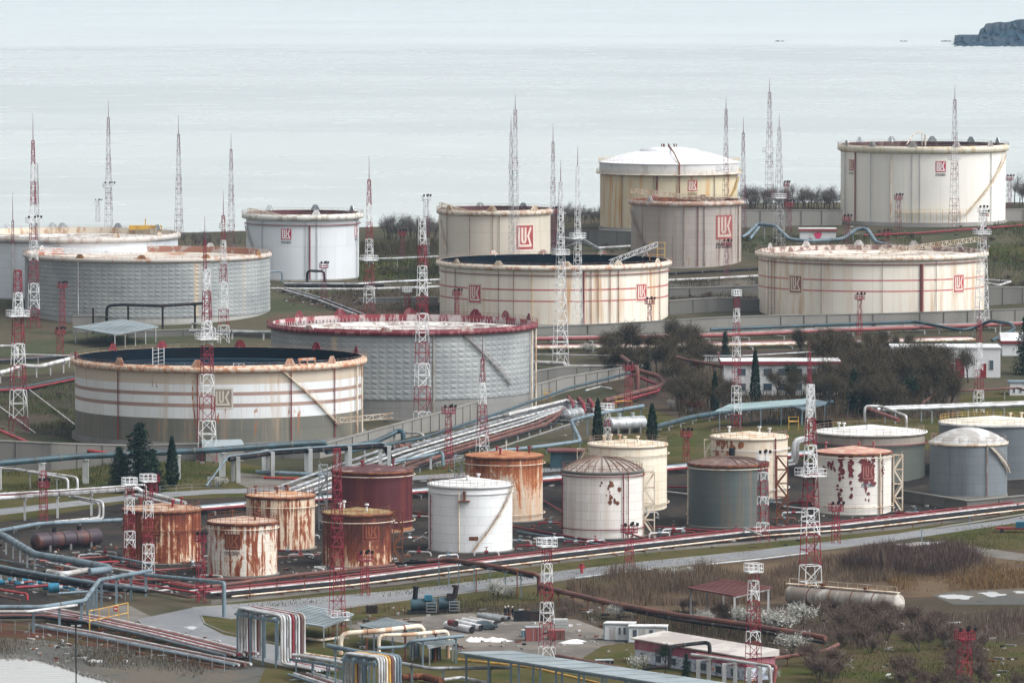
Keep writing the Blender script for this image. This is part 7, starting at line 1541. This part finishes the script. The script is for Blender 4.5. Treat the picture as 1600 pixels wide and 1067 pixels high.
stand('weeds', 'twig', [(1160, 333), (1312, 333), (1312, 342), (1160, 344)], 5000, .6, 2.2, .08)
stand('weeds', 'twig', [(1050, 600), (1130, 575), (1480, 590), (1480, 655), (1200, 660), (1060, 655)], 12000, .5, 2.4, .07)
stand('weeds', 'twig', [(-30, 992), (200, 1015), (340, 1045), (300, 1060), (-30, 1020)], 7000, .2, .7, .05, clump=1)
stand('weeds', 'twig', [(440, 470), (560, 452), (690, 450), (690, 486), (560, 494)], 5000, .3, 1.6, .07, clump=1)
stand('weeds', 'olive', [(560, 380), (690, 378), (690, 436), (560, 440)], 6000, .3, 1.5, .09, clump=1)
stand('weeds', 'twig', [(1046, 440), (1186, 432), (1186, 484), (1046, 490)], 6000, .3, 1.3, .07, clump=1)
stand('weeds', 'olive', [(1545, 350), (1640, 350), (1640, 470), (1545, 470)], 6000, .3, 1.4, .09, clump=1)
stand('weeds', 'olive', [(1160, 372), (1440, 366), (1440, 396), (1160, 396)], 5000, .3, 1.0, .09, clump=1)
stand('weeds', 'olive', [(-30, 770), (200, 766), (350, 760), (350, 700), (-30, 740)], 8000, .2, .8, .07, clump=1)
stand('grass', 'gr', [(1435, 838), (1500, 824), (1640, 815), (1640, 858), (1540, 860), (1470, 848)], 4000, .2, .5, .07, clump=1)
stand('weeds', 'twig', [(-20, 850), (240, 790), (700, 745), (1640, 695), (1640, 785), (1300, 843), (700, 900), (330, 925)], 9000, .08, .35, .06, clump=1)
LAB4 = 'low leafless bush on the bank between the big tanks'
for x0, x1, y0, y1, n in ((560, 690, 380, 470, 16), (1050, 1180, 440, 485, 9), (1545, 1630, 360, 460, 10), (1170, 1440, 372, 392, 12), (440, 560, 455, 490, 8), (-20, 110, 595, 680, 10), (860, 990, 385, 395, 8), (1100, 1400, 500, 512, 10)):
    for i in range(n): tree('grey', rg.uniform(x0, x1), rg.uniform(y0, y1), rg.uniform(7, 17), rg.uniform(1.2, 2), LAB4, 'low leafless bushes on the banks between the big tanks')
# shore stones
rgs = random.Random(3); mb = MB()
for i in range(420):
    t_ = rgs.random(); x = -30 + 235 * t_; y = lerp([(-30, 1028), (30, 1027), (60, 1031), (95, 1041), (130, 1054), (165, 1064), (205, 1080)], x) + rgs.gauss(0, 1.6); P = G(x, y); r = rgs.uniform(.12, .5)
    mb.add([P + Vector((r * cos(a) * rgs.uniform(.7, 1.3), r * sin(a) * rgs.uniform(.7, 1.3), 0)) for a in [k * pi / 3 for k in range(6)]] + [P + Vector((rgs.uniform(-.1, .1), 0, r * .8 + .12))], [(k, (k + 1) % 6, 6) for k in range(6)])
tag(mb.build('shore_stones', M['conc_d'], org=G(60, 1031)), kind='stuff')

# small litter: planks, stones, offcuts
rg = random.Random(77); mb = MB()
for (xa, xb, ya, yb, n) in ((0, 320, 850, 930, 160), (330, 660, 860, 905, 120), (660, 1300, 800, 860, 160), (1300, 1600, 780, 815, 60), (560, 980, 950, 1020, 170), (40, 360, 985, 1040, 120), (560, 900, 640, 760, 90), (1220, 1600, 960, 1060, 90), (440, 690, 410, 480, 80), (1150, 1600, 350, 400, 70)):
    for i in range(n):
        P = G(rg.uniform(xa, xb), rg.uniform(ya, yb)); a = rg.uniform(.15, .5)
        mb.box(P + Vector((0, 0, .05)), (a * rg.uniform(1, 5), a, rg.uniform(.08, .35)), rg.uniform(0, 3), rg.choice([0, 0, 1, 2, 3]))
tag(mb.build('debris', [M['conc'], M['rust'], M['pale'], M['black']], org=G(800, 860)), kind='stuff')
# ================================================================ world, sun, camera
SUN_EL, SUN_AZ = radians(48), radians(112)  # azimuth clockwise from +Y (the view direction)
w = bpy.data.worlds.new('World'); SC.world = w; w.use_nodes = True; nt = w.node_tree; bg = nt.nodes['Background']
sk = nt.nodes.new('ShaderNodeTexSky'); sk.sky_type = 'NISHITA'; sk.sun_disc = False; sk.sun_elevation = SUN_EL; sk.sun_rotation = SUN_AZ
sk.air_density = 1.0; sk.dust_density = 7.0; sk.ozone_density = 1.0; sk.altitude = 100
hs = nt.nodes.new('ShaderNodeHueSaturation'); hs.inputs['Saturation'].default_value = .06; hs.inputs['Value'].default_value = 1.0
nt.links.new(sk.outputs[0], hs.inputs['Color']); nt.links.new(hs.outputs[0], bg.inputs[0]); bg.inputs[1].default_value = .15
sl = bpy.data.lights.new('sun', 'SUN'); sl.energy = .5; sl.angle = radians(25); sl.color = (1, .97, .93)
so = bpy.data.objects.new('sun', sl); COL.objects.link(so)
d = Vector((sin(SUN_AZ) * cos(SUN_EL), cos(SUN_AZ) * cos(SUN_EL), sin(SUN_EL)))
so.rotation_euler = (-d).to_track_quat('-Z', 'Y').to_euler(); so.location = (0, 0, 300)
cd = bpy.data.cameras.new('camera'); cd.sensor_width = 36; cd.lens = 36 * F / 1600; cd.clip_start = 5; cd.clip_end = 90000
co_ = bpy.data.objects.new('camera', cd); COL.objects.link(co_); co_.location = CAM; co_.rotation_euler = (pi / 2 - PITCH, 0, 0); SC.camera = co_
vs = SC.view_settings; vs.view_transform = 'Standard'; vs.look = 'None'; vs.exposure = .8; vs.gamma = 1; vs.use_curve_mapping = False
SC.render.engine = 'CYCLES'
SC.cycles.max_bounces = 5; SC.cycles.diffuse_bounces = 2; SC.cycles.glossy_bounces = 2; SC.cycles.volume_bounces = 0
HAZE = 0.000026
if HAZE:
    mb = MB(); mb.box((0, 9950, -14), (5200, 20200, 184)); 
    hz = bpy.data.materials.new('haze_air'); hz.use_nodes = True; t_ = hz.node_tree; t_.nodes.remove(t_.nodes['Principled BSDF'])
    pv = t_.nodes.new('ShaderNodeVolumePrincipled'); pv.inputs['Color'].default_value = (.50, .74, 1.0, 1); pv.inputs['Density'].default_value = HAZE; pv.inputs['Anisotropy'].default_value = 0
    t_.links.new(pv.outputs[0], t_.nodes['Material Output'].inputs['Volume'])
    tag(mb.build('haze', hz), kind='stuff')
